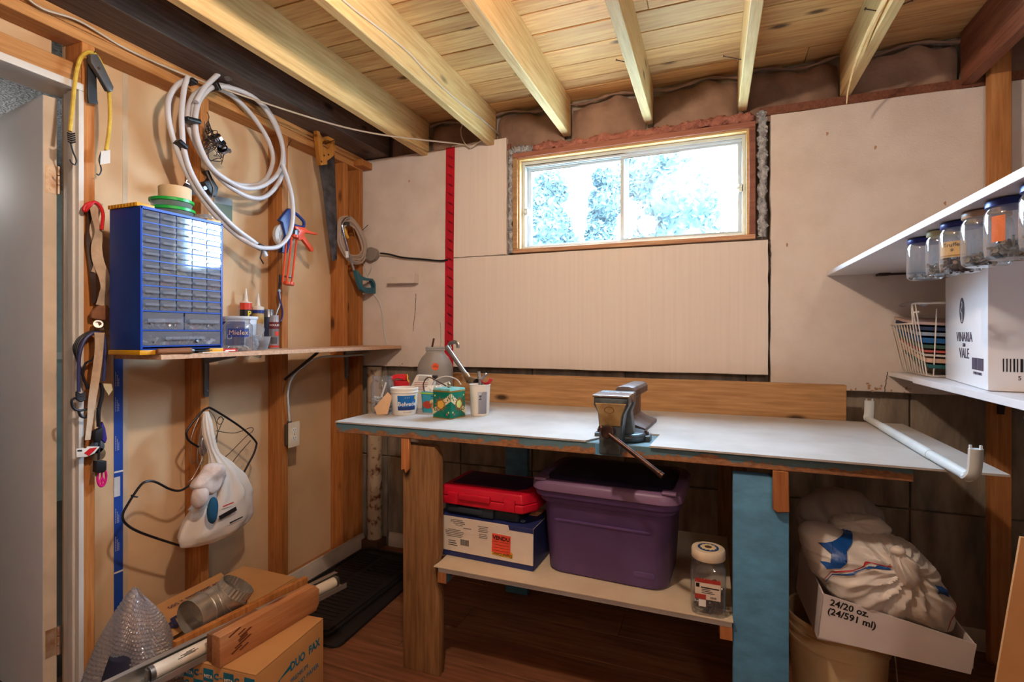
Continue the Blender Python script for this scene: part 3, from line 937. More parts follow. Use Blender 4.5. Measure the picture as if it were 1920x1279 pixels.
m_scrap = mat('small_scrap', (176, 162, 146), 0.6, col2=(110, 98, 88), vs=60)
m_tan = mat('tan_paper', (216, 178, 138), 0.8, col2=(200, 160, 120))
m_orange = mat('orange_sticker', (238, 92, 44), 0.6)

def jar(name, label, loc, r, h, lid=None, mt=None, neck=0.82, group=None, cat='jar', flip=False, squared=None):
    t = thing(name, label, cat, loc, 0, group)
    s = -1 if flip else 1
    nz = h * 0.80
    prof = [(0.0, 0.002), (r * 0.86, 0.002), (r * 0.98, 0.010), (r, 0.022), (r, nz - 0.012), (r * 0.97, nz), (r * neck, nz + h * 0.07), (r * neck, h * 0.93), (r * neck * 1.05, h * 0.94), (r * neck * 1.05, h * 0.96), (r * neck, h * 0.97), (r * neck, h)]
    if squared:
        mb = MB()
        nb = [p for p in prof if p[1] <= nz]
        nt_ = [p for p in prof if p[1] > nz]
        mb.lathe(nb + nt_, n=32)
        # square the body section
        out = []
        for x, y, z in mb.v:
            k = 1.0
            if z < nz + 0.001 and (x or y):
                a = math.atan2(y, x)
                e = 4.5
                k = (abs(math.cos(a)) ** e + abs(math.sin(a)) ** e) ** (-1 / e)
            out.append((x * k, y * k, z))
        mb.v = out
    else:
        mb = MB().lathe(prof, n=28)
    mb.f = [f for f in mb.f if len(f) <= 4]
    if flip:
        mb.v = [(x, y, -z) for x, y, z in mb.v]
    mb.build('glass_body', mt or m_glass, t)
    return t

def scraps(parent, r, h, n, seed, mt, name='contents', size=0.012, z0=0.004, sgn=1):
    rr = random.Random(seed)
    mb = MB()
    for i in range(n):
        a = rr.uniform(0, 2 * PI); q = r * math.sqrt(rr.random())
        c = Vector((q * math.cos(a), q * math.sin(a), z0 + sgn * 0 + rr.random() * h))
        u = Vector((rr.uniform(-1, 1), rr.uniform(-1, 1), rr.uniform(-0.4, 0.4))).normalized()
        v_ = u.orthogonal().normalized(); w_ = u.cross(v_)
        L = size * rr.uniform(0.5, 1.2)
        mb.obox(c, u * L, v_ * L * 0.25, w_ * L * 0.25)
    o = mb.build(name, mt, parent, smooth=0)
    tag(o, None, None, None, 'stuff')
    return o

# tall clear jar at the bench's left end
t = jar('glass_jar', 'open clear glass jar half full of scraps at the bench left end', (-1.330, 1.872, ZB), 0.050, 0.156)
scraps(t, 0.036, 0.055, 130, 3, mat('whitish_bits', (206, 200, 190), 0.6, col2=(150, 140, 130), vs=50), size=0.012, z0=0.012)
MB().cyl((-0.012, -0.01, 0.03), (0.010, 0.012, 0.128), 0.004, n=8).build('white_stick', m_whitepl, t)
# red funnel and yellow strap poking up behind the jar
t = thing('red_scoop', 'red plastic scoop with yellow tab standing behind the clear jar', 'scoop', (-1.292, 1.962, ZB))
MB().lathe([(0.024, 0), (0.026, 0.004), (0.036, 0.13), (0.034, 0.13), (0.024, 0.008), (0.0, 0.006)], n=24).build('cup', m_red, t)
MB().grid(14, 6, lambda u, v: (0.045 * math.cos(u * PI + 0.2) * (0.6 + 0.4 * v), 0.04 * math.sin(u * PI) * v - 0.02, 0.132 + 0.016 * v + 0.010 * math.sin(u * PI))).build('lip', m_red, t, solid=0.002)
MB().tube(catmull([(0.034, -0.01, 0.158), (0.040, -0.016, 0.150), (0.044, -0.02, 0.135), (0.052, -0.022, 0.128)], 5), 0.005, 6, flat=0.4).build('tab', m_yel, t)
# folded tan tag leaning on the tub
o = MB().prism([(-0.022, 0), (0.026, 0.004), (0.040, 0.078), (0.018, 0.096), (-0.036, 0.030)], XZ, 0, 0.0012).build('paper_tag', m_tan, loc=(-1.285, 1.802, ZB), rot=(math.radians(-12), 0, math.radians(8)), smooth=0)
tag(o, 'creased tan paper tag leaning between jar and margarine tub', 'paper tag')
# margarine style tub
t = thing('plastic_tub', 'round white plastic tub with blue Belvedere label', 'tub', (-1.213, 1.862, ZB))
MB().lathe([(0.0, 0.0), (0.048, 0), (0.050, 0.003), (0.055, 0.085), (0.055, 0.092), (0.058, 0.093), (0.058, 0.099), (0.056, 0.100), (0.058, 0.104), (0.058, 0.112), (0.055, 0.113), (0.053, 0.095), (0.048, 0.004), (0, 0.004)], n=36).build('tub_body', m_whitepl, t)
def wraplabel(name, par, r0, r1, z0, z1, a0, a1, mt, off=0.0006, n=16):
    return MB().grid(n, 2, lambda u, v: ((r0 + (r1 - r0) * v + off) * math.cos(a0 + (a1 - a0) * u), (r0 + (r1 - r0) * v + off) * math.sin(a0 + (a1 - a0) * u), z0 + (z1 - z0) * v)).build(name, mt, par)
def wraptext(name, body, size, mt, par, r, z, ang, off=0.0012, sx=1.0, tilt=0.0, bold=0.0):
    o = text(name, body, size, mt, par, (0, 0, 0), (1, 0, 0), (0, 1, 0), ext=0.0001, sx=sx, bold=bold)
    for v in o.data.vertices:
        a = ang + v.co.x / r
        q = r + off + v.co.z
        v.co = Vector((q * math.cos(a), q * math.sin(a), z + v.co.y))
    return o
A0 = math.radians(-90 + 34)      # direction towards the viewer from the left half of the bench
lb = wraplabel('label', t, 0.0507, 0.0550, 0.022, 0.083, A0 - 0.55, A0 + 0.95, mat('label_blue', (16, 110, 178), 0.5, col2=(12, 92, 160)))
wraplabel('label_band', t, 0.0507, 0.0515, 0.022, 0.036, A0 - 0.55, A0 + 0.95, mat('label_navy', (24, 52, 110), 0.5), 0.0010)
wraptext('lettering', 'Belvedere', 0.025, m_paper, t, 0.0535, 0.048, A0 + 0.42, bold=0.0002)
wraplabel('label_sun', t, 0.0545, 0.0550, 0.066, 0.080, A0 + 0.80, A0 + 0.95, m_yel, 0.0012, 6)
wraptext('crest', '* * *', 0.012, m_paper, t, 0.0545, 0.072, A0 + 0.20)
for k in range(6):
    wraplabel('small_print', t, 0.0505, 0.0505, 0.012, 0.015, A0 - 0.1 + k * 0.12, A0 - 0.03 + k * 0.12, mat('faint_ink', (150, 130, 110), 0.7), 0.0012, 3)
# torn white carton with black clip behind the tub
t = thing('torn_carton', 'white torn cardboard packet with black clip behind the Belvedere tub', 'packet', (-1.232, 2.035, ZB), math.radians(12))
MB().prism([(-0.045, 0), (0.048, 0), (0.060, 0.118), (0.050, 0.150), (-0.020, 0.152), (-0.045, 0.105)], XZ, -0.018, 0.018).build('packet', m_paper, t, bevel=0.002)
MB().prism([(-0.012, 0.128), (0.040, 0.130), (0.034, 0.149), (-0.008, 0.149)], XZ, -0.0205, -0.0185).build('flap', mat('grey_card', (190, 186, 180), 0.8), t)
MB().box(0.045, 0.072, -0.012, 0.012, 0.128, 0.150).build('clip', m_black, t, bevel=0.003)
mb = MB()
for i in range(5):
    mb.box(-0.030, 0.035, -0.0190, -0.0183, 0.085 + i * 0.008, 0.087 + i * 0.008)
mb.build('print', mat('red_print', (170, 90, 80), 0.8), t, smooth=0)
o = MB().prism([(-0.03, 0), (0.035, 0), (0.045, 0.125), (-0.005, 0.105)], XZ, 0, 0.001).build('paper_sheet', m_paper, loc=(-1.155, 2.055, ZB), rot=(math.radians(-10), 0, math.radians(20)), smooth=0)
tag(o, 'loose white sheet of paper behind the food tub', 'paper')
# printed food tub, teal and brown
t = thing('food_tub', 'turquoise printed food tub full of wires and tissue', 'tub', (-1.118, 1.975, ZB), math.radians(6))
MB().prism(rrect(0.055, 0.040, 0.012), lambda a, b, d: (a * (1 + d * 1.4), b * (1 + d * 1.4), d), 0, 0.088).build('tub_body', mat('teal_card', (58, 158, 176), 0.5, col2=(36, 138, 160)), t)
def blob(name, par, c, rx, rz, yy, mt, n=18, seed=0):
    rr = random.Random(seed)
    pts = [(c[0] + rx * math.cos(2 * PI * i / n) * rr.uniform(0.85, 1.1), c[1] + rz * math.sin(2 * PI * i / n) * rr.uniform(0.85, 1.1)) for i in range(n)]
    return MB().prism(pts, lambda a, b, d: (a, -0.0405 - b * 0.056 - d, b), 0.0002, 0.0010).build(name, mt, par, smooth=0)
blob('picture', t, (-0.028, 0.034), 0.022, 0.018, 0, mat('food_red', (186, 64, 40), 0.5), seed=1)
blob('picture', t, (0.018, 0.028), 0.034, 0.022, 0, mat('food_tan', (206, 150, 100), 0.5), seed=2)
blob('picture', t, (0.000, 0.046), 0.018, 0.012, 0, mat('food_cream', (230, 206, 150), 0.5), seed=3)
MB().box(-0.062, 0.062, -0.0468, -0.0462, 0.080, 0.086).build('stripe', mat('lime_print', (150, 190, 60), 0.5), t, smooth=0)
mb = MB()
for k in range(9):
    mb.box(-0.010 + k * 0.007, -0.0048 + k * 0.007, -0.0472, -0.0462, 0.070, 0.0735)
mb.build('small_print', mat('ink_teal', (16, 70, 90), 0.6), t, smooth=0)
rr = random.Random(5)
def crumple(name, par, c, r, mt, seed, sc=1.0):
    q = random.Random(seed)
    ph = [q.random() * 6 for _ in range(9)]
    def f(u, v):
        a, b = 2 * PI * u, PI * v
        k = 1 + 0.18 * math.sin(3 * a + ph[0]) * math.sin(2 * b + ph[1]) + 0.14 * math.sin(7 * a + ph[2] + 3 * b) + 0.10 * math.sin(11 * b + ph[3] + 5 * a)
        return (c[0] + r[0] * k * math.sin(b) * math.cos(a), c[1] + r[1] * k * math.sin(b) * math.sin(a), c[2] - r[2] * k * math.cos(b))
    return MB().grid(26, 16, f, cu=True).build(name, mt, par, smooth=50)
crumple('tissue', t, (-0.01, 0, 0.088), (0.042, 0.030, 0.024), m_paper, 4)
for pts in ([(-0.05, -0.02, 0.08), (-0.055, -0.025, 0.12), (-0.03, -0.025, 0.150), (0.02, -0.02, 0.128), (0.06, -0.03, 0.110), (0.075, -0.03, 0.09)],
            [(-0.03, 0.01, 0.08), (-0.02, 0.01, 0.13), (0.03, 0.02, 0.152), (0.08, 0.02, 0.140), (0.105, 0.01, 0.118)]):
    MB().tube(catmull(pts, 7), 0.0028, 7).build('wire', mat('brown_wire', (76, 52, 44), 0.4) if pts[0][1] < 0 else mat('white_wire', (206, 196, 186), 0.4), t)
# green floral tin
ang = math.radians(9)
t = thing('floral_tin', 'square green tin printed with gold and white sunburst flowers', 'tin', (-1.000, 1.862, ZB), math.radians(79))
m_tin = mat('tin_green', (0, 128, 104), 0.3, 0.2, col2=(0, 110, 90))
m_gold = mat('tin_gold', (176, 140, 70), 0.3, 0.6)
m_cream2 = mat('tin_cream', (222, 206, 164), 0.4)
m_ochre = mat('tin_ochre', (224, 170, 60), 0.45)
m_lime = mat('tin_lime', (206, 214, 120), 0.45)
m_lid = mat('tin_lid', (96, 176, 170), 0.35, 0.2, col2=(140, 190, 186), vs=20)
hw_ = 0.0475
MB().prism(rrect(hw_, hw_, 0.006, 3), XY, 0.002, 0.110).build('tin_body', m_tin, t)
MB().prism(rrect(hw_ + 0.0012, hw_ + 0.0012, 0.007, 3), XY, 0.0, 0.004).build('rim', m_gold, t)
MB().prism(rrect(hw_ + 0.0012, hw_ + 0.0012, 0.007, 3), XY, 0.106, 0.112).build('rim', m_gold, t)
MB().prism(rrect(hw_ + 0.001, hw_ + 0.001, 0.007, 3), lambda a, b, d: (a * (1 - (d - 0.112) * 6), b * (1 - (d - 0.112) * 6), d), 0.112, 0.119).build('lid', m_lid, t)
def sunburst(par, fmap, c, r, core):
    mb = MB()
    n = 18
    for i in range(n):
        a = 2 * PI * i / n
        w_ = 0.24
        L = r * (1.12 if i % 2 else 0.92)
        mb.add([fmap(c[0] + L * 0.5 * math.cos(a - w_), c[1] + L * 0.5 * math.sin(a - w_), 0.0012), fmap(c[0] + L * math.cos(a), c[1] + L * math.sin(a), 0.0012), fmap(c[0] + L * 0.5 * math.cos(a + w_), c[1] + L * 0.5 * math.sin(a + w_), 0.0012)], [(0, 1, 2)])
    mb.build('petals', mat('petal_brown', (142, 92, 40), 0.5), par, smooth=0)
    pts = [(c[0] + r * 0.5 * (1 + 0.08 * math.cos(5 * 2 * PI * i / 20)) * math.cos(2 * PI * i / 20), c[1] + r * 0.5 * (1 + 0.08 * math.cos(5 * 2 * PI * i / 20)) * math.sin(2 * PI * i / 20)) for i in range(20)]
    MB().prism(pts, fmap, 0.0003, 0.0016).build('flower', core, par, smooth=0)
fA = lambda a, b, d: (a, -hw_ - d, b)            # face -Y of the tin
fB = lambda a, b, d: (-hw_ - d, -a, b)           # face -X of the tin
for fm, core, s in ((fB, m_ochre, 1), (fA, m_lime, -1)):
    # cream scroll band, diagonal
    MB().prism([(s * -0.046, 0.012), (s * -0.046, 0.034), (s * 0.046, 0.102), (s * 0.046, 0.070)], fm, 0.0002, 0.0007).build('scroll_band', m_cream2, t, smooth=0)
    rr = random.Random(8)
    mb = MB()
    for i in range(26):
        u = rr.uniform(-0.042, 0.042); w_ = 0.023 + (u + 0.046) * 0.72 + rr.uniform(-0.008, 0.012)
        a = rr.uniform(0, PI)
        mb.prism([(s * u + 0.0035 * math.cos(a + q), w_ + 0.0035 * math.sin(a + q)) for q in (0, 0.5, 2.6, 3.1, 4.2)], fm, 0.0006, 0.0010)
    mb.build('scroll_print', mat('scroll_green', (70, 96, 60), 0.5), t, smooth=0)
    sunburst(t, fm, (s * -0.004, 0.056), 0.031, core)
    for c in ((s * -0.034, 0.090), (s * 0.028, 0.018), (s * 0.036, 0.026)):
        pts = [(c[0] + 0.005 * (1.0 if i % 2 else 0.45) * math.cos(2 * PI * i / 10), c[1] + 0.005 * (1.0 if i % 2 else 0.45) * math.sin(2 * PI * i / 10)) for i in range(10)]
        MB().prism(pts, fm, 0.0002, 0.0010).build('small_flower', m_lime if c[1] > 0.02 else mat('tin_pink', (206, 90, 110), 0.5), t, smooth=0)
MB().lathe([(0.004, 0), (0.007, 0.004), (0.005, 0.010), (0.008, 0.016), (0.003, 0.022), (0, 0.023)], (0.005, 0.005, 0.118), 16).build('finial', m_brasspipe, t)
# white cup with striped label, valves inside
t = thing('plastic_cup', 'white plastic cup with grey diagonal striped label beside the green tin', 'cup', (-0.905, 1.955, ZB))
MB().lathe([(0, 0), (0.037, 0), (0.038, 0.003), (0.043, 0.124), (0.0445, 0.125), (0.0445, 0.129), (0.042, 0.129), (0.036, 0.006), (0, 0.006)], n=32).build('cup_body', m_whitepl, t)
A1 = math.radians(-90 + 26)
wraplabel('label', t, 0.0382, 0.0420, 0.010, 0.100, A1 - 0.25, A1 + 0.75, mat('label_pale', (196, 196, 204), 0.5))
mb = MB()
for i in range(-9, 14):
    def q(u, v, i=i):
        zz = 0.010 + 0.090 * v
        aa = A1 - 0.25 + u * 0.035 + i * 0.072 + v * 1.15 - 0.0
        return aa, zz
    prev = None
    for k in range(16):
        v0, v1 = k / 16, (k + 1) / 16
        a0_, z0_ = q(0, v0); a1_, z1_ = q(1, v0); a2_, z2_ = q(1, v1); a3_, z3_ = q(0, v1)
        if min(a0_, a3_) < A1 - 0.25 or max(a1_, a2_) > A1 + 0.75:
            continue
        mb.add([((0.0382 + 0.0043 * z / 0.124 + 0.0011) * math.cos(a), (0.0382 + 0.0043 * z / 0.124 + 0.0011) * math.sin(a), z) for a, z in ((a0_, z0_), (a1_, z1_), (a2_, z2_), (a3_, z3_))], [(0, 1, 2, 3)])
tag(mb.build('label_stripes', mat('stripe_grey', (96, 100, 116), 0.5), t, smooth=0), None, None, None, 'stuff')
wraplabel('emblem', t, 0.040, 0.041, 0.068, 0.086, A1 - 0.10, A1 + 0.12, mat('emblem_dark', (52, 54, 66), 0.5), 0.0018)
wraptext('emblem_mark', 'O', 0.012, m_paper, t, 0.0412, 0.076, A1 + 0.01, 0.0024)
vt = thing('garden_valve', 'small steel valve with red lever sticking out of the striped cup', 'valve', (-0.903, 1.960, 1.02))
MB().cyl((-0.008, 0, -0.09), (0.0, 0, 0.03), 0.009, n=12).cyl((-0.006, 0, 0.028), (-0.011, 0, 0.060), 0.009, 0.007, 12).cyl((0.0, 0, 0.02), (0.018, 0.004, 0.045), 0.006, n=10).sph((0.020, 0.004, 0.047), 0.008, 10, 6).build('valve_body', m_steel, vt)
MB().tube(catmull([(0.000, -0.004, 0.024), (0.018, -0.006, 0.012), (0.038, -0.006, 0.014), (0.050, -0.006, 0.032)], 5), 0.008, 8, flat=0.35).build('lever', m_red, vt)
# frosted jug with orange sticker
t = thing('plastic_jug', 'large frosted plastic jug with round orange sticker', 'jug', (-1.272, 2.225, ZB))
MB().lathe([(0.0, 0.001), (0.078, 0.001), (0.085, 0.008), (0.087, 0.02), (0.087, 0.165), (0.083, 0.190), (0.066, 0.222), (0.050, 0.240), (0.045, 0.248), (0.045, 0.256), (0.049, 0.258), (0.049, 0.262), (0.045, 0.264), (0.048, 0.268), (0.048, 0.272), (0.044, 0.274), (0.043, 0.25), (0.062, 0.218), (0.084, 0.165), (0.084, 0.02), (0, 0.006)], n=40).build('jug_body', m_frost, t)
Aj = math.radians(-90 + 30)
pts = [(0.0165 * math.cos(2 * PI * i / 20), 0.0175 * math.sin(2 * PI * i / 20)) for i in range(20)]
MB().prism(pts, lambda a, b, d: ((0.0875 + d) * math.cos(Aj + a / 0.0875), (0.0875 + d) * math.sin(Aj + a / 0.0875), 0.182 + b * (1 - 0) - max(0, 0) ), 0.0, 0.0008).build('sticker', m_orange, t, smooth=0)
wraptext('price', '49c', 0.016, mat('sticker_ink', (90, 30, 20), 0.6), t, 0.0883, 0.182, Aj, 0.0012)
o = MB().cyl((0, 0, 0), (0.030, 0.01, 0.150), 0.005, n=10).build('threaded_rod', mat('rod_rust', (96, 60, 48), 0.5, 0.5), loc=(-1.315, 2.225, 1.065))
tag(o, 'brown rusty rod standing in the mouth of the frosted jug', 'rod')
# steel pipe with hook end and brass elbow, leaning on the jug
t = thing('steel_pipe', 'grey steel pipe with brass elbow leaning against the frosted jug', 'pipe')
a0, b0 = Vector((-1.135, 2.09, 1.178)), Vector((-1.005, 2.045, 1.045))
MB().cyl(a0, b0, 0.0105, n=16).build('pipe', m_steel, t)
MB().tube(catmull([a0 + Vector((0.008, 0.02, -0.01)), a0 + Vector((0.004, 0.02, 0.012)), a0 + Vector((0.030, 0.02, 0.022)), a0 + Vector((0.046, 0.02, 0.012)), a0 + Vector((0.046, 0.02, -0.006))], 5), 0.009, 8, flat=0.4, up=(0, 1, 0)).build('hook', m_steel, t)
e0 = b0 + Vector((-0.012, 0.004, 0.012))
MB().cyl(e0, b0 + Vector((0.012, -0.01, -0.014)), 0.015, n=14).cyl(b0 + Vector((0.010, -0.005, -0.010)), b0 + Vector((0.046, -0.022, -0.016)), 0.016, n=16, cap=False).cyl(b0 + Vector((0.040, -0.019, -0.0145)), b0 + Vector((0.055, -0.027, -0.0185)), 0.019, n=16, cap=False).build('elbow', m_brasspipe, t)
MB().cyl(b0 + Vector((0.034, -0.016, -0.013)), b0 + Vector((0.044, -0.021, -0.0155)), 0.0155, n=16).build('bore', mat('bore_dark', (26, 20, 18), 0.7), t)
settle(t, (-1.06, 2.06, 1.04))

# ================================================================== lower shelf (top z = 0.405)
ZS = 0.4052
m_boxw = mat('box_white_card', (222, 208, 192), 0.6, col2=(212, 196, 180))
m_navy = mat('box_navy', (40, 50, 104), 0.5, col2=(34, 42, 90))
t = thing('printed_box', 'white and navy product box with orange VENDU sticker on the lower shelf', 'box', (-0.775, 1.81, ZS), math.radians(-2.2))
# local box 0.40 wide (x), 0.18 deep, 0.15 high
MB().box(-0.20, 0.195, -0.10, 0.10, 0.020, 0.150).build('carton', m_boxw, t, bevel=0.0015, seg=1)
MB().box(-0.195, 0.193, -0.097, 0.097, 0.0, 0.0195).build('base_tray', m_navy, t, bevel=0.001, seg=1)
MB().box(-0.1995, 0.1945, -0.0995, 0.0995, 0.1502, 0.1512).build('top_panel', m_navy, t, smooth=0)
MB().box(0.1952, 0.1962, -0.098, 0.098, 0.003, 0.149).build('end_panel', m_navy, t, smooth=0)
MB().prism([(0.10, 0.150), (0.195, 0.150), (0.195, 0.134), (0.105, 0.134)], XZ, -0.1012, -0.1002).build('corner_print', m_navy, t, smooth=0)
f = lambda a, b, d: (a, -0.1002 - d, b)
st_ = MB().prism([(0.035, 0.046), (0.108, 0.044), (0.110, 0.111), (0.037, 0.113)], f, 0.0002, 0.0012).build('sticker', mat('vendu_orange', (240, 84, 58), 0.55), t, smooth=0)
text('lettering', 'VENDU', 0.020, m_ink, st_, (0.073, -0.1018, 0.098), (1, 0, -0.02), (0, 0, 1), bold=0.0005)
mb = MB()
for i in range(4):
    mb.box(0.042, 0.103, -0.1019, -0.1014, 0.053 + i * 0.0105, 0.0537 + i * 0.0105)
mb.build('form_lines', m_ink, st_, smooth=0)
MB().prism([(0.036, 0.036), (0.114, 0.033), (0.118, 0.038), (0.118, 0.050), (0.112, 0.055), (0.036, 0.053)], f, 0.0001, 0.0007).build('yellow_badge', mat('badge_yellow', (222, 160, 44), 0.5), t, smooth=0)
text('lettering', 'Digital Color', 0.014, m_ink, t, (0.078, -0.1012, 0.041), (-1, 0, 0), (0, 0, -1))
rr = random.Random(2)
mb = MB()
for cx_, z_, n_, w_ in ((-0.10, 0.132, 3, 0.05), (-0.12, 0.100, 5, 0.085), (-0.11, 0.138, 2, 0.06), (0.00, 0.128, 4, 0.050), (0.0, 0.100, 3, 0.035), (-0.065, 0.112, 1, 0.04)):
    for k in range(n_):
        L = w_ * rr.uniform(0.6, 1.0)
        mb.box(cx_ - L / 2, cx_ + L / 2, -0.1007, -0.1001, z_ - k * 0.0062, z_ - k * 0.0062 + 0.0018)
for k in range(3):
    mb.box(-0.145, -0.145 + 0.03 + 0.004 * k, -0.1007, -0.1001, 0.058 - k * 0.008, 0.0610 - k * 0.008)
tag(mb.build('small_print', mat('print_grey', (96, 86, 80), 0.8), t, smooth=0), None, None, None, 'stuff')
mb = MB()
for k in range(15):
    mb.box(-0.094 + k * 0.0024, -0.094 + k * 0.0024 + (0.0014 if k % 3 else 0.0008), -0.1008, -0.1001, 0.048, 0.070)
mb.build('barcode', m_ink, t, smooth=0)
text('lettering', 'Digital Color', 0.026, m_wprint, t, (0.075, -0.045, 0.1514), (-1, 0, 0), (0, -1, 0))
MB().prism([(0.13, 0.152), (0.165, 0.152), (0.185, 0.168), (0.15, 0.170)], XZ, 0.02, 0.06).build('torn_flap', mat('flap_brown', (176, 116, 80), 0.8), t, smooth=0)

m_case = mat('case_slate', (44, 54, 64), 0.5, col2=(38, 46, 54))
t = thing('tool_case', 'dark slate tool case with carry handle under the red case', 'tool case', (-0.80, 1.845, ZS + 0.152), math.radians(-2))
MB().prism(rrect(0.155, 0.105, 0.015, 3), XY, 0, 0.042).build('case_body', m_case, t, bevel=0.004)
MB().box(-0.125, 0.02, -0.128, -0.118, 0.014, 0.034).box(-0.125, -0.095, -0.120, -0.10, 0.010, 0.038).box(0.0, 0.06, -0.124, -0.10, 0.006, 0.040).build('handle', m_case, t, bevel=0.004)
m_rcase = mat('case_red', (206, 22, 48), 0.4, col2=(190, 16, 42))
m_rdark = mat('case_dark_lid', (60, 26, 60), 0.4, col2=(46, 20, 46))
t = thing('red_tool_case', 'flat red plastic tool case with dark lid panel', 'tool case', (-0.775, 1.835, ZS + 0.1945), math.radians(-2))
MB().prism([(-0.19, -0.125), (0.155, -0.125), (0.19, -0.07), (0.19, 0.12), (-0.19, 0.12)], XY, 0.0, 0.030).build('case_bottom', m_rcase, t, bevel=0.006, seg=3)
MB().prism([(-0.19, -0.125), (0.155, -0.125), (0.19, -0.07), (0.19, 0.12), (-0.19, 0.12)], lambda a, b, d: (a * (1 - (d - 0.031) * 1.4), b * (1 - (d - 0.031) * 1.4), d), 0.031, 0.066).build('case_lid', m_rcase, t, bevel=0.007, seg=3)
MB().prism([(-0.155, -0.075), (0.11, -0.075), (0.145, -0.045), (0.145, 0.095), (-0.155, 0.095)], XY, 0.0662, 0.0685).build('lid_panel', m_rdark, t, bevel=0.002)
MB().box(-0.10, 0.03, -0.134, -0.12, 0.022, 0.048).build('handle', m_rcase, t, bevel=0.006, seg=3)
for x in (-0.145, 0.085):
    MB().box(x, x + 0.042, -0.131, -0.119, 0.004, 0.046).build('latch', m_rcase, t, bevel=0.003)

# purple tote with lid
m_purp = mat('tote_purple', (94, 70, 120), 0.45, col2=(86, 62, 108))
m_plid = mat('tote_lid', (122, 92, 124), 0.42, col2=(112, 84, 112))
m_lidshade = mat('tote_lid_shade', (34, 30, 52), 0.4)  # dark panel colour also holds the shadow over the lid's back
t = thing('storage_tote', 'large purple plastic storage tote with shade-darkened recessed lid', 'tote', (-0.335, 1.872, ZS), math.radians(-3))
def rr_loft(levels, rad, n=6):
    mb = MB()
    rows = []
    for w2, h2, z in levels:
        rows.append([(a, b, z) for a, b in rrect(w2, h2, min(rad, w2 * 0.9, h2 * 0.9), n)])
    m_ = len(rows[0])
    vs = [p for r_ in rows for p in r_]
    fs = []
    for j in range(len(rows) - 1):
        for i in range(m_):
            fs.append((j * m_ + i, j * m_ + (i + 1) % m_, (j + 1) * m_ + (i + 1) % m_, (j + 1) * m_ + i))
    fs += [tuple(range(m_ - 1, -1, -1)), tuple(range((len(rows) - 1) * m_, len(rows) * m_))]
    return mb.add(vs, fs)
rr_loft([(0.200, 0.140, 0), (0.208, 0.147, 0.008), (0.222, 0.160, 0.245), (0.232, 0.170, 0.250), (0.234, 0.172, 0.262), (0.232, 0.170, 0.270), (0.246, 0.186, 0.272), (0.248, 0.188, 0.298), (0.24, 0.18, 0.3)], 0.06).build('tote_body', m_purp, t, bevel=0.001, seg=1, smooth=50)
rr_loft([(0.252, 0.192, 0.292), (0.256, 0.196, 0.296), (0.254, 0.194, 0.318), (0.246, 0.186, 0.328), (0.225, 0.165, 0.329), (0.218, 0.158, 0.316)], 0.065).build('lid', m_plid, t, smooth=50)
rr_loft([(0.216, 0.156, 0.3165), (0.206, 0.146, 0.333), (0.196, 0.136, 0.336)], 0.055).build('lid_panel', m_lidshade, t, smooth=50)
for x in (-0.235, 0.195):
    MB().box(x, x + 0.045, -0.188, -0.150, 0.326, 0.336).build('lid_rib', m_plid, t, bevel=0.004, seg=3)
MB().prism([(-0.17, 0.190), (-0.165, 0.186), (0.155, 0.186), (0.160, 0.190), (0.155, 0.194), (-0.165, 0.194)], lambda a, b, d: (a, -0.1575 - d, b), 0.0, 0.0035).build('side_rib', m_purp, t, bevel=0.001)
MB().prism(rrect(0.034, 0.009, 0.008), lambda a, b, d: (a + 0.135, -0.1495 - d, b + 0.048), 0.0, 0.0016).build('name_plate', m_purp, t, bevel=0.0006, seg=1)

# plastic jar of bolts
t = jar('bolt_jar', 'square clear plastic jar of bolts with white lid on lower shelf', (-0.012, 1.668, ZS), 0.050, 0.170, squared=True)
rr = random.Random(4)
mb = MB()
for i in range(46):
    a = rr.uniform(0, 2 * PI); q = 0.030 * math.sqrt(rr.random())
    c = Vector((q * math.cos(a), q * math.sin(a), 0.014 + 0.06 * rr.random()))
    u = Vector((rr.uniform(-1, 1), rr.uniform(-1, 1), rr.uniform(-0.5, 0.5))).normalized()
    mb.cyl(c - u * 0.013, c + u * 0.013, 0.0035, n=6)
    mb.cyl(c + u * 0.013, c + u * 0.018, 0.007, n=6)
tag(mb.build('bolts', mat('bolt_zinc', (150, 142, 134), 0.35, 0.85, col2=(96, 90, 86), vs=40), t), None, None, None, 'stuff')
MB().lathe([(0.0475, 0.158), (0.0485, 0.160), (0.0485, 0.182), (0.046, 0.186), (0, 0.1865)], n=40).build('lid', mat('lid_cream', (224, 206, 180), 0.45), t)
MB().lathe([(0.0, 0.1870), (0.030, 0.1870), (0.030, 0.1874), (0, 0.1874)], n=32, sx=1.0).build('lid_ring', mat('lid_blue', (32, 66, 116), 0.5), t)
pts = [((0.025 if i % 2 else 0.020) * math.cos(2 * PI * i / 24), (0.025 if i % 2 else 0.020) * math.sin(2 * PI * i / 24)) for i in range(24)]
MB().prism(pts, XY, 0.1874, 0.1879).build('lid_star', m_cream2, t, smooth=0)
MB().lathe([(0.0095, 0.1880), (0.0105, 0.1880), (0.0105, 0.1884), (0.0095, 0.1884)], n=24).build('lid_mark', m_brasspipe, t)
fj = lambda a, b, d: (a, -0.0502 - d, b)
lbj = MB().prism([(-0.036, 0.052), (0.034, 0.052), (0.034, 0.102), (-0.036, 0.104)], fj, 0, 0.0006).build('label', mat('label_cream', (220, 204, 186), 0.6), t, smooth=0)
MB().prism([(-0.036, 0.052), (-0.006, 0.052), (-0.006, 0.066), (-0.036, 0.066)], fj, 0.0007, 0.0011).build('label_red', mat('label_red', (168, 52, 44), 0.6), lbj, smooth=0)
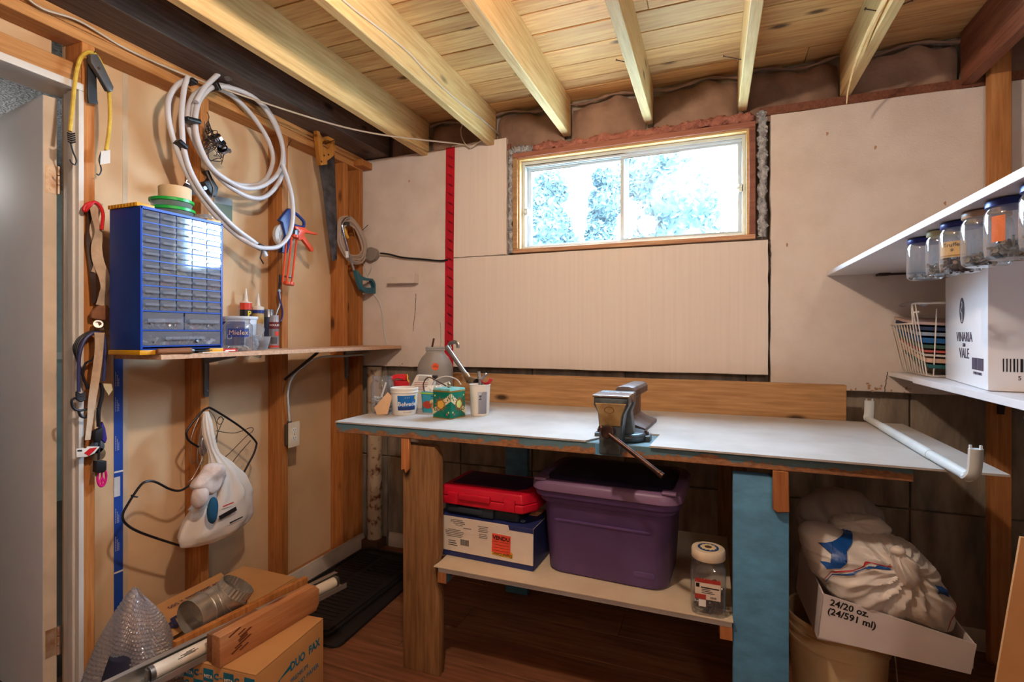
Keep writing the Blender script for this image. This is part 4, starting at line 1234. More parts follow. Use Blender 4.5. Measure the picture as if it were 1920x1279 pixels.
MB().prism([(-0.036, 0.100)] + [(-0.036 + 0.07 * i / 16, 0.110 + 0.004 * (i % 2)) for i in range(17)] + [(0.034, 0.100)], fj, 0.0003, 0.0009).build('label_red', mat('label_red', (168, 52, 44), 0.6), lbj, smooth=0)
mb = MB()
mb.prism([(-0.034, 0.086), (-0.024, 0.086), (-0.024, 0.098), (-0.034, 0.098)], fj, 0.0007, 0.0011)
mb.prism([(-0.020, 0.085), (0.030, 0.084), (0.030, 0.0875), (-0.020, 0.0885)], fj, 0.0007, 0.0011)
for k in range(8):
    mb.prism([(0.006 + k * 0.0022, 0.056), (0.0072 + k * 0.0022, 0.056), (0.0072 + k * 0.0022, 0.062), (0.006 + k * 0.0022, 0.062)], fj, 0.0007, 0.0011)
for k in range(3):
    mb.prism([(-0.018, 0.070 + k * 0.005), (0.018 - 0.006 * k, 0.070 + k * 0.005), (0.018 - 0.006 * k, 0.0718 + k * 0.005), (-0.018, 0.0718 + k * 0.005)], fj, 0.0007, 0.0010)
mb.build('label_print', m_ink, lbj, smooth=0)
MB().prism([(-0.026, 0.030), (-0.006, 0.030), (-0.006, 0.050), (-0.026, 0.050)], fj, 0, 0.0006).build('price_tag', m_paper, t, smooth=0)
# ================================================================== right-hand post, shelves and what stands on them
m_melamine = mat('white_melamine', (226, 224, 228), 0.35, col2=(218, 216, 220))
m_bracket = mat('dark_bracket', (62, 46, 44), 0.5, 0.5)
o = MB().box(0, 0.063, 0, 0.038, 0, 2.395).build('wood_post', wood('post_wood', (198, 140, 84), (162, 104, 56), 2), loc=(0.967, 2.44, 0), bevel=0.002, seg=1)
tag(o, 'upright orange-brown wooden post in front of the right foam board', 'post')

us = thing('upper_shelf', 'white wall shelf at upper right with jars hung beneath', 'shelf')
MB().box(0.448, 0.96, 0.20, 2.495, 1.481, 1.498).build('shelf_board', m_melamine, us, bevel=0.001, seg=1)
MB().box(0.62, 0.66, 2.45, 2.494, 1.472, 1.4805).build('cleat', m_bracket, us)
MB().box(0.66, 0.95, 2.470, 2.490, 1.474, 1.4805).build('cleat', m_bracket, us)
settle(us, (0.70, 1.35, 1.481))
ls = thing('lower_shelf', 'white wall shelf at right carrying the wine carton and wire basket', 'shelf')
MB().box(0.690, 1.18, 0.20, 2.495, 1.068, 1.084).build('shelf_board', m_melamine, ls, bevel=0.001, seg=1)
MB().box(0.663, 0.6895, 2.215, 2.495, 1.068, 1.084).build('shelf_edge', m_melamine, ls, bevel=0.001, seg=1)
MB().box(0.660, 0.6895, 0.20, 2.213, 1.064, 1.085).build('edge_strip', m_melamine, ls, bevel=0.001, seg=1)
MB().prism([(2.438, 1.067), (2.438, 0.94), (2.43, 0.94), (2.40, 1.058), (2.20, 1.060), (2.20, 1.067)], YZ, 0.985, 1.003).build('bracket', m_bracket, ls)
settle(ls, (0.90, 1.35, 1.064))

# ---- six jars screwed by their lids to the underside of the upper shelf
m_lidblue = mat('jar_lid_blue', (38, 52, 132), 0.35, 0.2)
m_lidcream = mat('jar_lid_cream', (206, 198, 150), 0.4)
m_lidtan = mat('jar_lid_tan', (190, 160, 134), 0.4)
m_screws = mat('screw_zinc', (168, 166, 160), 0.3, 0.85, col2=(110, 106, 100), vs=60)
def hung_jar(label, y, r, h, lidm, seed, fill, n, x=0.500, fm=None):
    t = thing('hanging_jar', label, 'jar', (x, y, 1.480 - h - 0.002), 0, 'jars hung under the upper shelf')
    prof = [(0.0, 0.002), (r * 0.8, 0.001), (r * 0.96, 0.006), (r, 0.016), (r, h * 0.74), (r * 0.97, h * 0.80), (r * 0.86, h * 0.87), (r * 0.86, h - 0.003)]
    mb = MB().lathe(prof, n=30)
    mb.f = [f for f in mb.f if len(f) <= 4]
    mb.build('glass_body', m_glass, t)
    MB().lathe([(0, h), (r * 0.93, h), (r * 0.95, h - 0.002), (r * 0.95, h - 0.011), (r * 0.93, h - 0.012), (r * 0.88, h - 0.012), (0.0, h - 0.008)], n=30).build('lid', lidm, t)
    if n:
        rr = random.Random(seed)
        mb = MB()
        for i in range(n):
            a = rr.uniform(0, 2 * PI); q = r * 0.72 * math.sqrt(rr.random())
            c = Vector((q * math.cos(a), q * math.sin(a), 0.008 + fill * rr.random()))
            u = Vector((rr.uniform(-1, 1), rr.uniform(-1, 1), rr.uniform(-0.5, 0.5))).normalized()
            L = 0.010 * rr.uniform(0.6, 1.2)
            mb.cyl(c - u * L, c + u * L, 0.0024, n=6).cyl(c + u * L, c + u * (L + 0.003), 0.005, n=6)
        tag(mb.build('fasteners', fm or m_screws, t), None, None, None, 'stuff')
    return t
hung_jar('nearly empty jar with blue lid, farthest from the viewer under upper shelf', 1.590, 0.038, 0.104, m_lidblue, 1, 0.006, 10)
hung_jar('slim jar with pale yellow lid under the upper shelf', 1.485, 0.031, 0.106, m_lidcream, 2, 0.02, 40)
tj = hung_jar('jar with blue lid and cream label under the upper shelf', 1.386, 0.038, 0.108, m_lidblue, 3, 0.022, 70, fm=mat('dark_nails', (84, 66, 60), 0.5, 0.6))
wraplabel('label', tj, 0.036, 0.036, 0.032, 0.066, math.radians(180), math.radians(262), mat('jar_label_tan', (226, 186, 120), 0.6), 0.0008)
wraplabel('label_line', tj, 0.036, 0.036, 0.034, 0.037, math.radians(182), math.radians(260), mat('label_gold', (176, 130, 50), 0.5), 0.0012)
wraptext('lettering', 'Truffes', 0.012, m_ink, tj, 0.036, 0.058, math.radians(226), 0.0014)
wraptext('crest', '*', 0.016, m_ink, tj, 0.036, 0.044, math.radians(226), 0.0014)
hung_jar('jar with tan lid and washers between the labelled jar and orange-stickered jar', 1.278, 0.039, 0.108, m_lidtan, 4, 0.018, 45)
tj = hung_jar('jar with orange sticker and long screws under the upper shelf', 1.181, 0.040, 0.106, m_lidblue, 5, 0.022, 60)
wraplabel('sticker', tj, 0.037, 0.037, 0.030, 0.076, math.radians(200), math.radians(232), mat('jar_orange', (244, 120, 20), 0.5), 0.0008, 6)
hung_jar('jar with blue lid cut by the right picture edge under the upper shelf', 1.065, 0.040, 0.108, m_lidblue, 6, 0.02, 50)

# ---- wine carton
m_cart = mat('carton_white', (242, 240, 242), 0.35, col2=(236, 234, 238), vs=3, coat=0.3)
ang = math.radians(7.6)
t = thing('wine_carton', 'glossy white wine carton lettered VINARIA DIN VALE on the lower shelf', 'carton', (0.690, 1.755, 1.0855), -ang)
MB().box(0, 0.34, 0, 0.450, 0, 0.345).build('carton_body', m_cart, t, bevel=0.002, seg=2)
fl = lambda a, b, d: (-0.0003 - d, 0.225 - a, b)          # left face, a to the right as seen
oval = [(0.026 * math.cos(2 * PI * i / 28), 0.205 + 0.0 + 0.040 * math.sin(2 * PI * i / 28)) for i in range(28)]
ov = MB().prism([(a - 0.02, b + 0.02) for a, b in oval], fl, 0, 0.0006).build('oval_emblem', mat('emblem_grey', (74, 70, 84), 0.5), t, smooth=0)
crane = catmull([(0.004, 0.252, 0), (0.010, 0.249, 0), (0.012, 0.240, 0), (-0.004, 0.230, 0), (-0.006, 0.222, 0), (0.010, 0.216, 0), (0.012, 0.206, 0), (0.008, 0.190, 0)], 5)
mbk = MB().tube([(-0.0012, 0.225 - (p.x * 0.8 - 0.026), p.y) for p in crane], 0.0020, 5, flat=0.3, up=(1, 0, 0))
mbk.tube([(-0.0012, 0.225 - (-0.016), 0.212), (-0.0012, 0.225 - (-0.014), 0.172 + 0.018)], 0.0012, 5)
mbk.build('bird_mark', m_wprint, ov)
m_pur = mat('ink_purple', (86, 76, 96), 0.6)
text('lettering', 'VINARIA', 0.042, m_pur, t, (-0.0008, 0.225 - 0.004, 0.142), (0, -1, 0), (0, 0, 1), sx=1.05)
text('lettering', 'DIN', 0.016, m_pur, t, (-0.0008, 0.225 - 0.004, 0.118), (0, -1, 0), (0, 0, 1), sx=1.0)
text('lettering', 'VALE', 0.044, m_pur, t, (-0.0008, 0.225 - 0.004, 0.092), (0, -1, 0), (0, 0, 1), sx=1.05)
def bars(par, fmap, a0, b0, w_, h_, n, mt, seed):
    rr = random.Random(seed); mb = MB(); x = a0
    k = w_ / n
    for i in range(n):
        ww = k * rr.choice((0.35, 0.5, 0.75))
        mb.prism([(x, b0), (x + ww, b0), (x + ww, b0 + h_), (x, b0 + h_)], fmap, 0.0002, 0.0008)
        x += k
    return mb.build('barcode', mt, par, smooth=0)
bars(t, fl, 0.085, 0.050, 0.105, 0.034, 22, m_pur, 1)
text('barcode_number', '5 940134 502012', 0.011, m_pur, t, (-0.0008, 0.225 - 0.137, 0.040), (0, -1, 0), (0, 0, 1))
ff = lambda a, b, d: (a, -0.0003 - d, b)
bars(t, ff, 0.030, 0.052, 0.180, 0.035, 26, m_ink, 2)
text('barcode_number', '5 948 4134 502', 0.016, m_ink, t, (0.110, -0.0008, 0.036), (1, 0, 0), (0, 0, 1))
for body, z, sz, x in (('DRY', 0.272, 0.034, 0.13), ('CRAMELE', 0.232, 0.036, 0.145), ('WINERY', 0.198, 0.028, 0.125), ('S.A.', 0.174, 0.024, 0.125)):
    text('lettering', body, sz, m_ink, t, (x + 0.01, -0.0008, z), (1, 0, 0), (0, 0, 1), bold=0.0004)

# ---- white wire basket of papers
m_wire = mat('cream_wire', (228, 216, 202), 0.4)
t = thing('wire_basket', 'cream coated wire basket stuffed with papers beside the wine carton', 'basket')
x0, ya, yb = 0.704, 2.225, 2.478
zt_lo, zt_hi, zb_ = 1.275, 1.345, 1.0875
lean = 0.030
mb = MB()
n = 11
for i in range(n):
    y = ya + (yb - ya) * i / (n - 1)
    top = zt_hi if i < 2 else zt_lo
    yo = (i / (n - 1) - 0.5) * 0.05
    mb.tube([(x0 + 0.24, y, zb_ + 0.002), (x0 + 0.01, y, zb_ + 0.002), (x0, y, zb_ + 0.008), (x0 - lean * (top - zb_) / 0.19, y + yo, top)], 0.0022, 6)
mb.build('side_wires', m_wire, t)
def rim(pts, name='rim'):
    return MB().tube(pts, 0.0034, 8).build(name, m_wire, t)
xl = x0 - lean
rim(catmull([(xl, yb + 0.022, zt_lo), (xl, ya + 0.05, zt_lo), (xl, ya + 0.032, zt_lo + 0.004), (xl - 0.004, ya + 0.028, zt_hi - 0.008), (xl - 0.004, ya + 0.015, zt_hi), (xl - 0.004, ya - 0.03, zt_hi)], 5))
rim([(xl, yb + 0.022, zt_lo), (x0 + 0.25, yb + 0.020, zt_lo)])
rim([(xl - 0.004, ya - 0.03, zt_hi), (x0 + 0.25, ya - 0.03, zt_hi)])
rim([(xl - 0.002, ya + 0.028, zt_hi - 0.03), (xl - 0.002, ya - 0.028, zt_hi - 0.03)], 'rim')
mb = MB()
for i in range(7):
    x = x0 + 0.012 + i * 0.036
    mb.tube([(x, ya, zb_ + 0.001), (x, yb, zb_ + 0.001)], 0.0018, 6)
for i in range(6):
    x = x0 + 0.02 + i * 0.04
    mb.tube([(x, ya, zb_ + 0.002), (x, ya - 0.028, zt_hi - 0.02)], 0.0020, 6)
    mb.tube([(x, yb, zb_ + 0.002), (x, yb + 0.018, zt_lo)], 0.0020, 6)
mb.build('floor_wires', m_wire, t)
settle(t, (0.82, 2.35, 1.0855))
# curved sheets and folders lying in the basket
cols = [((34, 92, 92), 'dark green folder lowest in the wire basket', 0.010), ((206, 168, 140), 'peach paper bundle in the wire basket', 0.012), ((214, 206, 192), 'cream envelope in the wire basket', 0.006),
        ((196, 92, 78), 'red edged booklet in the wire basket', 0.006), ((70, 104, 88), 'grey green folder in the wire basket', 0.010), ((30, 96, 150), 'bright blue folder in the wire basket', 0.014),
        ((150, 160, 172), 'pale grey magazine in the wire basket', 0.010), ((44, 60, 92), 'navy magazine in the wire basket', 0.010), ((190, 160, 150), 'pinkish pamphlet topmost in the wire basket', 0.008)]
zc = 1.118
for i, (c, lbl, th) in enumerate(cols):
    amp = 0.050 - i * 0.003
    yy0, yy1 = 2.222 + RND.uniform(-0.004, 0.006), 2.486 - RND.uniform(0, 0.012)
    xa = x0 + 0.004 - 0.030 * i / 8
    def f(u, v, amp=amp, zc=zc, yy0=yy0, yy1=yy1, xa=xa):
        y = yy0 + (yy1 - yy0) * u
        x = xa + 0.215 * v
        return (x, y, zc + amp * (u ** 1.4) - 0.012 * v)
    o = MB().grid(10, 4, f).build('folder', mat('folder_%d' % i, c, 0.6), solid=-th * 1.2, smooth=40)
    tag(o, lbl, 'folder', 'papers in the wire basket')
    zc += th * 1.35 + 0.006
t = MB().tube(catmull([(0.70, 2.46, 1.350), (0.70, 2.40, 1.356), (0.70, 2.32, 1.352), (0.70, 2.24, 1.342)], 8), 0.012, 10, flat=0.5, up=(0, 0, 1)).build('clear_tube', glass('clear_plastic', (0.9, 0.92, 0.96), film=0.22, base=0.12))
tag(t, 'clear plastic strip lying on top of the papers in the basket', 'strip')

# ================================================================== right floor corner: pail, tray, bags
m_pail = mat('pail_plastic', (214, 186, 144), 0.4, col2=(198, 168, 124))
t = thing('plastic_pail', 'cream plastic pail under the right end of the bench', 'pail', (0.372, 1.915, 0))
MB().lathe([(0, 0), (0.118, 0), (0.122, 0.006), (0.136, 0.26), (0.136, 0.262), (0.142, 0.264), (0.142, 0.272), (0.138, 0.274), (0.138, 0.296), (0.144, 0.298), (0.144, 0.306), (0.140, 0.308), (0.140, 0.330), (0.147, 0.332), (0.147, 0.342), (0.142, 0.344), (0.138, 0.340), (0.132, 0.26), (0.116, 0.006), (0, 0.006)], n=48).build('pail_body', m_pail, t)
MB().tube(catmull([(0.146, 0, 0.30), (0.152, -0.01, 0.24), (0.156, -0.02, 0.15), (0.158, -0.02, 0.05)], 6), 0.002, 6).build('bail_wire', m_steel, t)
m_tray = mat('tray_white_card', (214, 202, 198), 0.7, col2=(204, 190, 186), bump=0.1, bs=60)
t = thing('cardboard_tray', 'white cardboard tray printed 24/20 oz. tilted on the cream pail', 'tray', (0.452, 1.855, 0.352), 0, rot=(math.radians(1), math.radians(3.0), math.radians(3)))
MB().prism([(-0.180, 0.006), (0.182, -0.008), (0.190, 0.075), (-0.172, 0.135)], lambda a, b, d: (a, -0.145 + d, b), 0, 0.004).build('front_panel', m_tray, t)
MB().prism([(-0.145, 0.006), (0.145, 0.006), (0.145, 0.15), (-0.145, 0.135)], lambda a, b, d: (-0.180 + d + b * 0.05, a, b), 0, 0.004).build('side_panel', m_tray, t)
MB().prism([(-0.141, 0.006), (0.145, 0.006), (0.145, 0.10), (-0.141, 0.075)], lambda a, b, d: (0.184 + d, a, b), 0, 0.004).build('side_panel', m_tray, t)
MB().box(-0.176, 0.184, 0.141, 0.145, 0.006, 0.13).build('back_panel', m_tray, t)
MB().box(-0.178, 0.184, -0.142, 0.142, 0.0, 0.005).build('bottom_panel', m_tray, t)
text('lettering', '24/20 oz.', 0.026, m_ink, t, (-0.105, -0.1455, 0.107), (1, 0, -0.15), (0.12, 0, 1), bold=0.0005)
text('lettering', '(24/591 ml)', 0.026, m_ink, t, (-0.098, -0.1455, 0.080), (1, 0, -0.15), (0.12, 0, 1), bold=0.0005)

def bag_mat(name, col, film):
    if name in MATS: return MATS[name]
    m, nt, b = new_mat(name)
    b.inputs['Base Color'].default_value = rgb(col)
    b.inputs['Roughness'].default_value = 0.38
    tl = nt.nodes.new('ShaderNodeBsdfTranslucent'); tl.inputs[0].default_value = rgb(col)
    tr = nt.nodes.new('ShaderNodeBsdfTransparent')
    mx = nt.nodes.new('ShaderNodeMixShader'); mx.inputs[0].default_value = 0.25
    m2 = nt.nodes.new('ShaderNodeMixShader'); m2.inputs[0].default_value = film
    out = nt.nodes['Material Output']
    nt.links.new(b.outputs[0], mx.inputs[1]); nt.links.new(tl.outputs[0], mx.inputs[2])
    nt.links.new(tr.outputs[0], m2.inputs[1]); nt.links.new(mx.outputs[0], m2.inputs[2])
    nt.links.new(m2.outputs[0], out.inputs[0])
    vec, _ = coords(nt)
    set_bump(nt, b, noise(nt, vec, 30, 4, 0.6), 0.3, 0.004)
    MATS[name] = m
    return m
m_bag = bag_mat('bag_white', (240, 230, 220), 0.97)
m_bagthin = bag_mat('bag_thin', (190, 178, 176), 0.66)
def crease(seed, amp):
    q = random.Random(seed)
    K = [(q.uniform(-1, 1), q.uniform(-1, 1), q.uniform(-1, 1), q.uniform(22, 46), q.random() * 6, q.uniform(0.6, 1.0)) for _ in range(3)] + [(q.uniform(-1, 1), q.uniform(-1, 1), q.uniform(-1, 1), q.uniform(60, 110), q.random() * 6, q.uniform(0.10, 0.2)) for _ in range(3)]
    def f(p):
        s = 0
        for a, b, c, fr, ph, w_ in K:
            s += w_ * (1 - 2 * abs(math.sin((a * p[0] + b * p[1] + c * p[2]) * fr + ph)))
        return amp * s / 3
    return f
def knot_folds(seed, amp, kx, kz, n=11):
    q = random.Random(seed)
    ph = [q.random() * 6 for _ in range(6)]
    base = crease(seed + 1, amp * 0.45)
    def f(p):
        dx, dz = p[0] - kx, p[2] - kz
        th = math.atan2(dz, dx); r_ = math.hypot(dx, dz)
        w_ = min(1.0, r_ / 0.05) * math.exp(-r_ / 0.22)
        s_ = 1 - 2 * abs(math.sin(n * 0.5 * th + ph[0] + 1.2 * math.sin(r_ * 26 + ph[1])))
        s2 = 1 - 2 * abs(math.sin(n * 1.1 * th + ph[2] + 0.8 * math.sin(r_ * 40 + ph[3])))
        return amp * (s_ * 0.9 + s2 * 0.4) * w_ + base(p)
    return f
def lump(name, par, c, r, mt, seed, amp=0.010, nu=64, nv=40, shape=None, sq=2.0, cf=None):
    cf = cf or crease(seed, amp)
    def f(u, v):
        a, b = 2 * PI * u, PI * v
        n_ = Vector((math.sin(b) * math.cos(a), math.sin(b) * math.sin(a), -math.cos(b)))
        k = 1.0
        if sq != 2.0:
            k = (abs(n_.x) ** sq + abs(n_.y) ** sq + abs(n_.z) ** sq) ** (-1 / sq)
        p = Vector((n_.x * r[0] * k, n_.y * r[1] * k, n_.z * r[2] * k))
        if shape:
            p = shape(p)
        p = p + n_ * cf(p * 1.0) * math.sin(b) ** 0.5
        return (c[0] + p.x, c[1] + p.y, c[2] + p.z)
    return MB().grid(nu, nv, f, cu=True).build(name, mt, par, smooth=60)
t = thing('shopping_bags', 'crumpled white shopping bags with blue logo and red stripe heaped in tray', 'plastic bag', (0.430, 1.86, 0.362))
def tilt(p):
    return Vector((p.x, p.y, p.z - 0.34 * p.x + 0.02 * math.sin(p.x * 20)))
lump('bag', t, (0.014, -0.046, 0.168), (0.195, 0.124, 0.116), m_bag, 5, 0.020, 220, 140, tilt, 2.3, knot_folds(5, 0.011, 0.05, 0.06, 13))
lump('bag_back', t, (-0.05, 0.075, 0.275), (0.125, 0.075, 0.105), m_bagthin, 7, 0.016, 120, 70, None, 2.0, knot_folds(7, 0.010, 0.05, -0.06, 11))
lump('bag_fold', t, (-0.01, 0.0, 0.285), (0.085, 0.05, 0.038), m_bag, 8, 0.011, 90, 46, None, 2.0, knot_folds(8, 0.007, -0.03, 0.02, 9))
def twist(p):
    return Vector((p.x + 0.30 * (-p.z), p.y, p.z))
lump('bag_knot', t, (0.060, -0.158, 0.232), (0.034, 0.030, 0.052), m_bag, 9, 0.016, 120, 80, twist, 2.0, knot_folds(9, 0.009, -0.03, 0.075, 12))
lump('bag_knot_tip', t, (0.040, -0.168, 0.284), (0.022, 0.018, 0.015), m_bag, 10, 0.005, 24, 16)
# printed shapes follow the bag surface: project flat artwork along -Y on to the heap
bvh_src = [o for o in t.children if o.name.startswith('bag') and not o.name.startswith('bag_')][0]
from mathutils.bvhtree import BVHTree
_bm = bmesh.new(); _bm.from_mesh(bvh_src.data); _tree = BVHTree.FromBMesh(_bm); _bm.free()
def print_on(name, poly, mt, par=None, nsub=14):
    """triangulate a closed outline finely and press it on to the bag from the front"""
    bm = bmesh.new()
    vs = [bm.verts.new((a, 0, b)) for a, b in poly]
    bm.faces.new(vs)
    bmesh.ops.triangulate(bm, faces=bm.faces[:])
    bmesh.ops.subdivide_edges(bm, edges=bm.edges[:], cuts=nsub, use_grid_fill=True)
    for v in bm.verts:
        hit = _tree.ray_cast(Vector((v.co.x, -1.0, v.co.z)), Vector((0, 1, 0)))
        if hit[0] is not None:
            v.co = hit[0] + hit[1] * 0.0035 * (1 if hit[1].y < 0 else -1)
        else:
            v.co = Vector((v.co.x, -0.02, v.co.z))
    me = bpy.data.meshes.new(name); bm.to_mesh(me); bm.free()
    me.materials.append(mt); me.shade_smooth()
    o = bpy.data.objects.new(name, me); COL.objects.link(o); o.parent = bvh_src
    return o
m_pblue = mat('bag_blue', (20, 78, 150), 0.4); m_pred = mat('bag_red', (190, 40, 50), 0.4)
print_on('logo', [(-0.140, 0.262), (-0.105, 0.268), (-0.070, 0.282), (-0.040, 0.284), (-0.058, 0.262), (-0.072, 0.250), (-0.074, 0.228), (-0.090, 0.208), (-0.122, 0.200), (-0.136, 0.212), (-0.112, 0.218), (-0.102, 0.234), (-0.110, 0.250)], m_pblue)
def stripe(pts, w_, mt):
    for (a, b), (c_, d_) in zip(pts[:-1], pts[1:]):
        print_on('stripe', [(a, b), (c_, d_), (c_, d_ + w_), (a, b + w_)], mt, nsub=8)
stripe([(-0.125, 0.160), (-0.112, 0.192), (-0.06, 0.205), (-0.03, 0.228), (0.03, 0.232)], 0.004, m_pred)
stripe([(-0.122, 0.152), (-0.109, 0.184), (-0.06, 0.197), (-0.03, 0.220), (0.03, 0.224)], 0.004, m_pblue)
stripe([(0.165, 0.06), (0.178, 0.10), (0.188, 0.13)], 0.012, m_pred)
stripe([(0.135, 0.175), (0.155, 0.165), (0.175, 0.15)], 0.014, m_pblue)

# large flattened carton leaning at the lower right corner
m_kcard = mat('brown_cardboard', (190, 138, 88), 0.75, col2=(176, 124, 76), vs=5)
t = thing('flat_cardboard', 'flattened brown cardboard leaning at the lower right corner', 'cardboard', (0.75, 1.22, 0))
MB().prism([(-0.335, 0.0), (0.45, 0.0), (0.45, 0.86), (-0.215, 0.86)], lambda a, b, d: (a, d + 0.02 * b, b), 0, 0.006).build('panel', m_kcard, t, smooth=0)
MB().prism([(-0.30, 0.0), (0.2, 0.0), (0.2, 0.70), (-0.10, 0.86), (-0.185, 0.74)], lambda a, b, d: (a, d - 0.012 + 0.02 * b, b), 0, 0.006).build('flap', m_kcard, t, smooth=0)
# ================================================================== left wall: shelf and everything on it
ZL = 1.1702
m_chip = mat('chipboard', (206, 168, 138), 0.75, col2=(186, 146, 116), vs=90)
m_zinc = mat('zinc_bracket', (120, 122, 128), 0.4, 0.8)
sh = thing('wall_shelf', 'raw chipboard shelf fixed across the studs of the left wall', 'shelf')
pts = [(-1.662, 1.140), (-1.642, 2.492), (-1.897, 2.492), (-1.897, 1.140)]
MB().prism(pts, XY, 1.1535, 1.170).build('shelf_board', m_chip, sh, bevel=0.001, seg=1)
for y, c in ((1.479, m_zinc), (1.897, m_black), (2.331, m_zinc)):
    if c is m_black:
        MB().beam((-1.898, y - 0.004, 1.02), (-1.70, y - 0.004, 1.152), 0.008, 0.012).build('bracket', c, sh, bevel=0.001, seg=1)
    else:
        MB().prism([(-1.899, 1.0), (-1.888, 0.985), (-1.886, 1.12), (-1.74, 1.145), (-1.735, 1.153), (-1.899, 1.153)], XZ, y - 0.010, y + 0.010).build('bracket', c, sh, bevel=0.002)
        MB().cyl((-1.888, y, 1.01), (-1.8845, y, 1.01), 0.004, n=10).build('screw', m_steel, sh)
settle(sh, (-1.78, 1.82, 1.1535))

# ---- blue small-parts cabinet: 40 small drawers, two wide, one full width
m_cabblue = mat('cabinet_blue', (18, 66, 170), 0.35, col2=(16, 58, 152))
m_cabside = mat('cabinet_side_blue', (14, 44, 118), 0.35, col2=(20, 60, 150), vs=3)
m_cabyel = mat('cabinet_yellow', (222, 160, 24), 0.4)
m_draw = glass('drawer_plastic', (0.86, 0.91, 0.96), film=0.15, filmcol=(206, 220, 240), base=0.11)  # bluish film puts the window's reflection into the drawer fronts
CW, CD, CH = 0.292, 0.150, 0.4565
cab = thing('parts_cabinet', 'blue small-parts cabinet with clear drawers on the chipboard shelf', 'cabinet', (-1.682, 1.088, ZL + 0.0165), math.radians(90))
# local: x along the front (world +Y), y into the cabinet (world -X), z up; front at y=0
fr = MB().box(0, 0.006, 0, CD, 0, CH).box(CW - 0.006, CW, 0, CD, 0, CH).box(0.006, CW - 0.006, 0, CD, CH - 0.006, CH).box(0.006, CW - 0.006, 0, CD, 0, 0.004).box(0.006, CW - 0.006, CD - 0.003, CD, 0.004, CH - 0.006)
fr.build('case', m_cabside, cab, bevel=0.0015, seg=1)
MB().box(0, 0.007, -0.0015, 0.002, 0, CH).box(CW - 0.007, CW, -0.0015, 0.002, 0, CH).box(0, CW, -0.0015, 0.002, CH - 0.008, CH).build('front_frame', m_cabblue, cab, bevel=0.001, seg=1)
for x0_ in (0.0, CW - 0.05):
    MB().box(x0_ - 0.003, x0_ + 0.053, -0.002, CD + 0.003, -0.016, -0.0003).build('foot', m_cabyel, cab, bevel=0.003)
for x0_ in (0.0, CW - 0.05):
    fb = MB().box(x0_ - 0.003, x0_ + 0.053, 0.012, CD + 0.003, CH + 0.0003, CH + 0.012)
    for k in range(9):
        fb.box(x0_ - 0.004, x0_ - 0.0029, 0.018 + k * 0.015, 0.026 + k * 0.015, CH + 0.0003, CH + 0.012)
    fb.build('top_cap', m_cabyel, cab, bevel=0.002)
z = CH - 0.008
rows = [0.0405] * 8 + [0.062, 0.052]
def drawer_mesh(w_, h_, d_=0.13):
    mb = MB()
    mb.box(0, w_, 0, 0.0016, 0, h_)                                    # clear front
    mb.box(0, 0.0014, 0.0016, d_, 0, h_ * 0.8).box(w_ - 0.0014, w_, 0.0016, d_, 0, h_ * 0.8)
    mb.box(0.0014, w_ - 0.0014, 0.0016, d_, 0, 0.0014)
    lw_ = min(w_ * 0.42, 0.07)
    mb.box(w_ / 2 - lw_, w_ / 2 + lw_, -0.009, 0, h_ * 0.40, h_ * 0.44)        # finger lip
    mb.box(w_ / 2 - lw_, w_ / 2 + lw_, -0.009, -0.0075, h_ * 0.40, h_ * 0.62)
    return mb.mesh('drawer', m_draw, smooth=0)
small = None
m_bits = [mat('bits_brass', (170, 140, 90), 0.4, 0.6, col2=(96, 80, 60), vs=90), mat('bits_grey', (130, 126, 124), 0.4, 0.7, col2=(80, 76, 74), vs=90), mat('bits_yellow', (214, 180, 70), 0.5), mat('bits_red', (196, 66, 60), 0.5), mat('bits_white', (210, 204, 196), 0.6)]
def bits_mesh(w_, h_, n, seed, mt, L0=0.007):
    rr = random.Random(seed); mb = MB()
    for i in range(n):
        c = Vector((rr.uniform(0.006, w_ - 0.006), rr.uniform(0.006, 0.06), 0.003 + rr.random() * h_))
        u = Vector((rr.uniform(-1, 1), rr.uniform(-1, 1), rr.uniform(-0.5, 0.5))).normalized()
        v_ = u.orthogonal().normalized(); w2 = u.cross(v_)
        L = L0 * rr.uniform(0.5, 1.1)
        mb.obox(c, u * L, v_ * L * 0.35, w2 * L * 0.3)
    return mb.mesh('contents', mt, smooth=0)
w5 = (CW - 0.016 - 4 * 0.0045) / 5
dm5 = drawer_mesh(w5, 0.0355)
bm5 = [bits_mesh(w5, 0.010, 26, 30 + i, m_bits[i]) for i in range(5)]
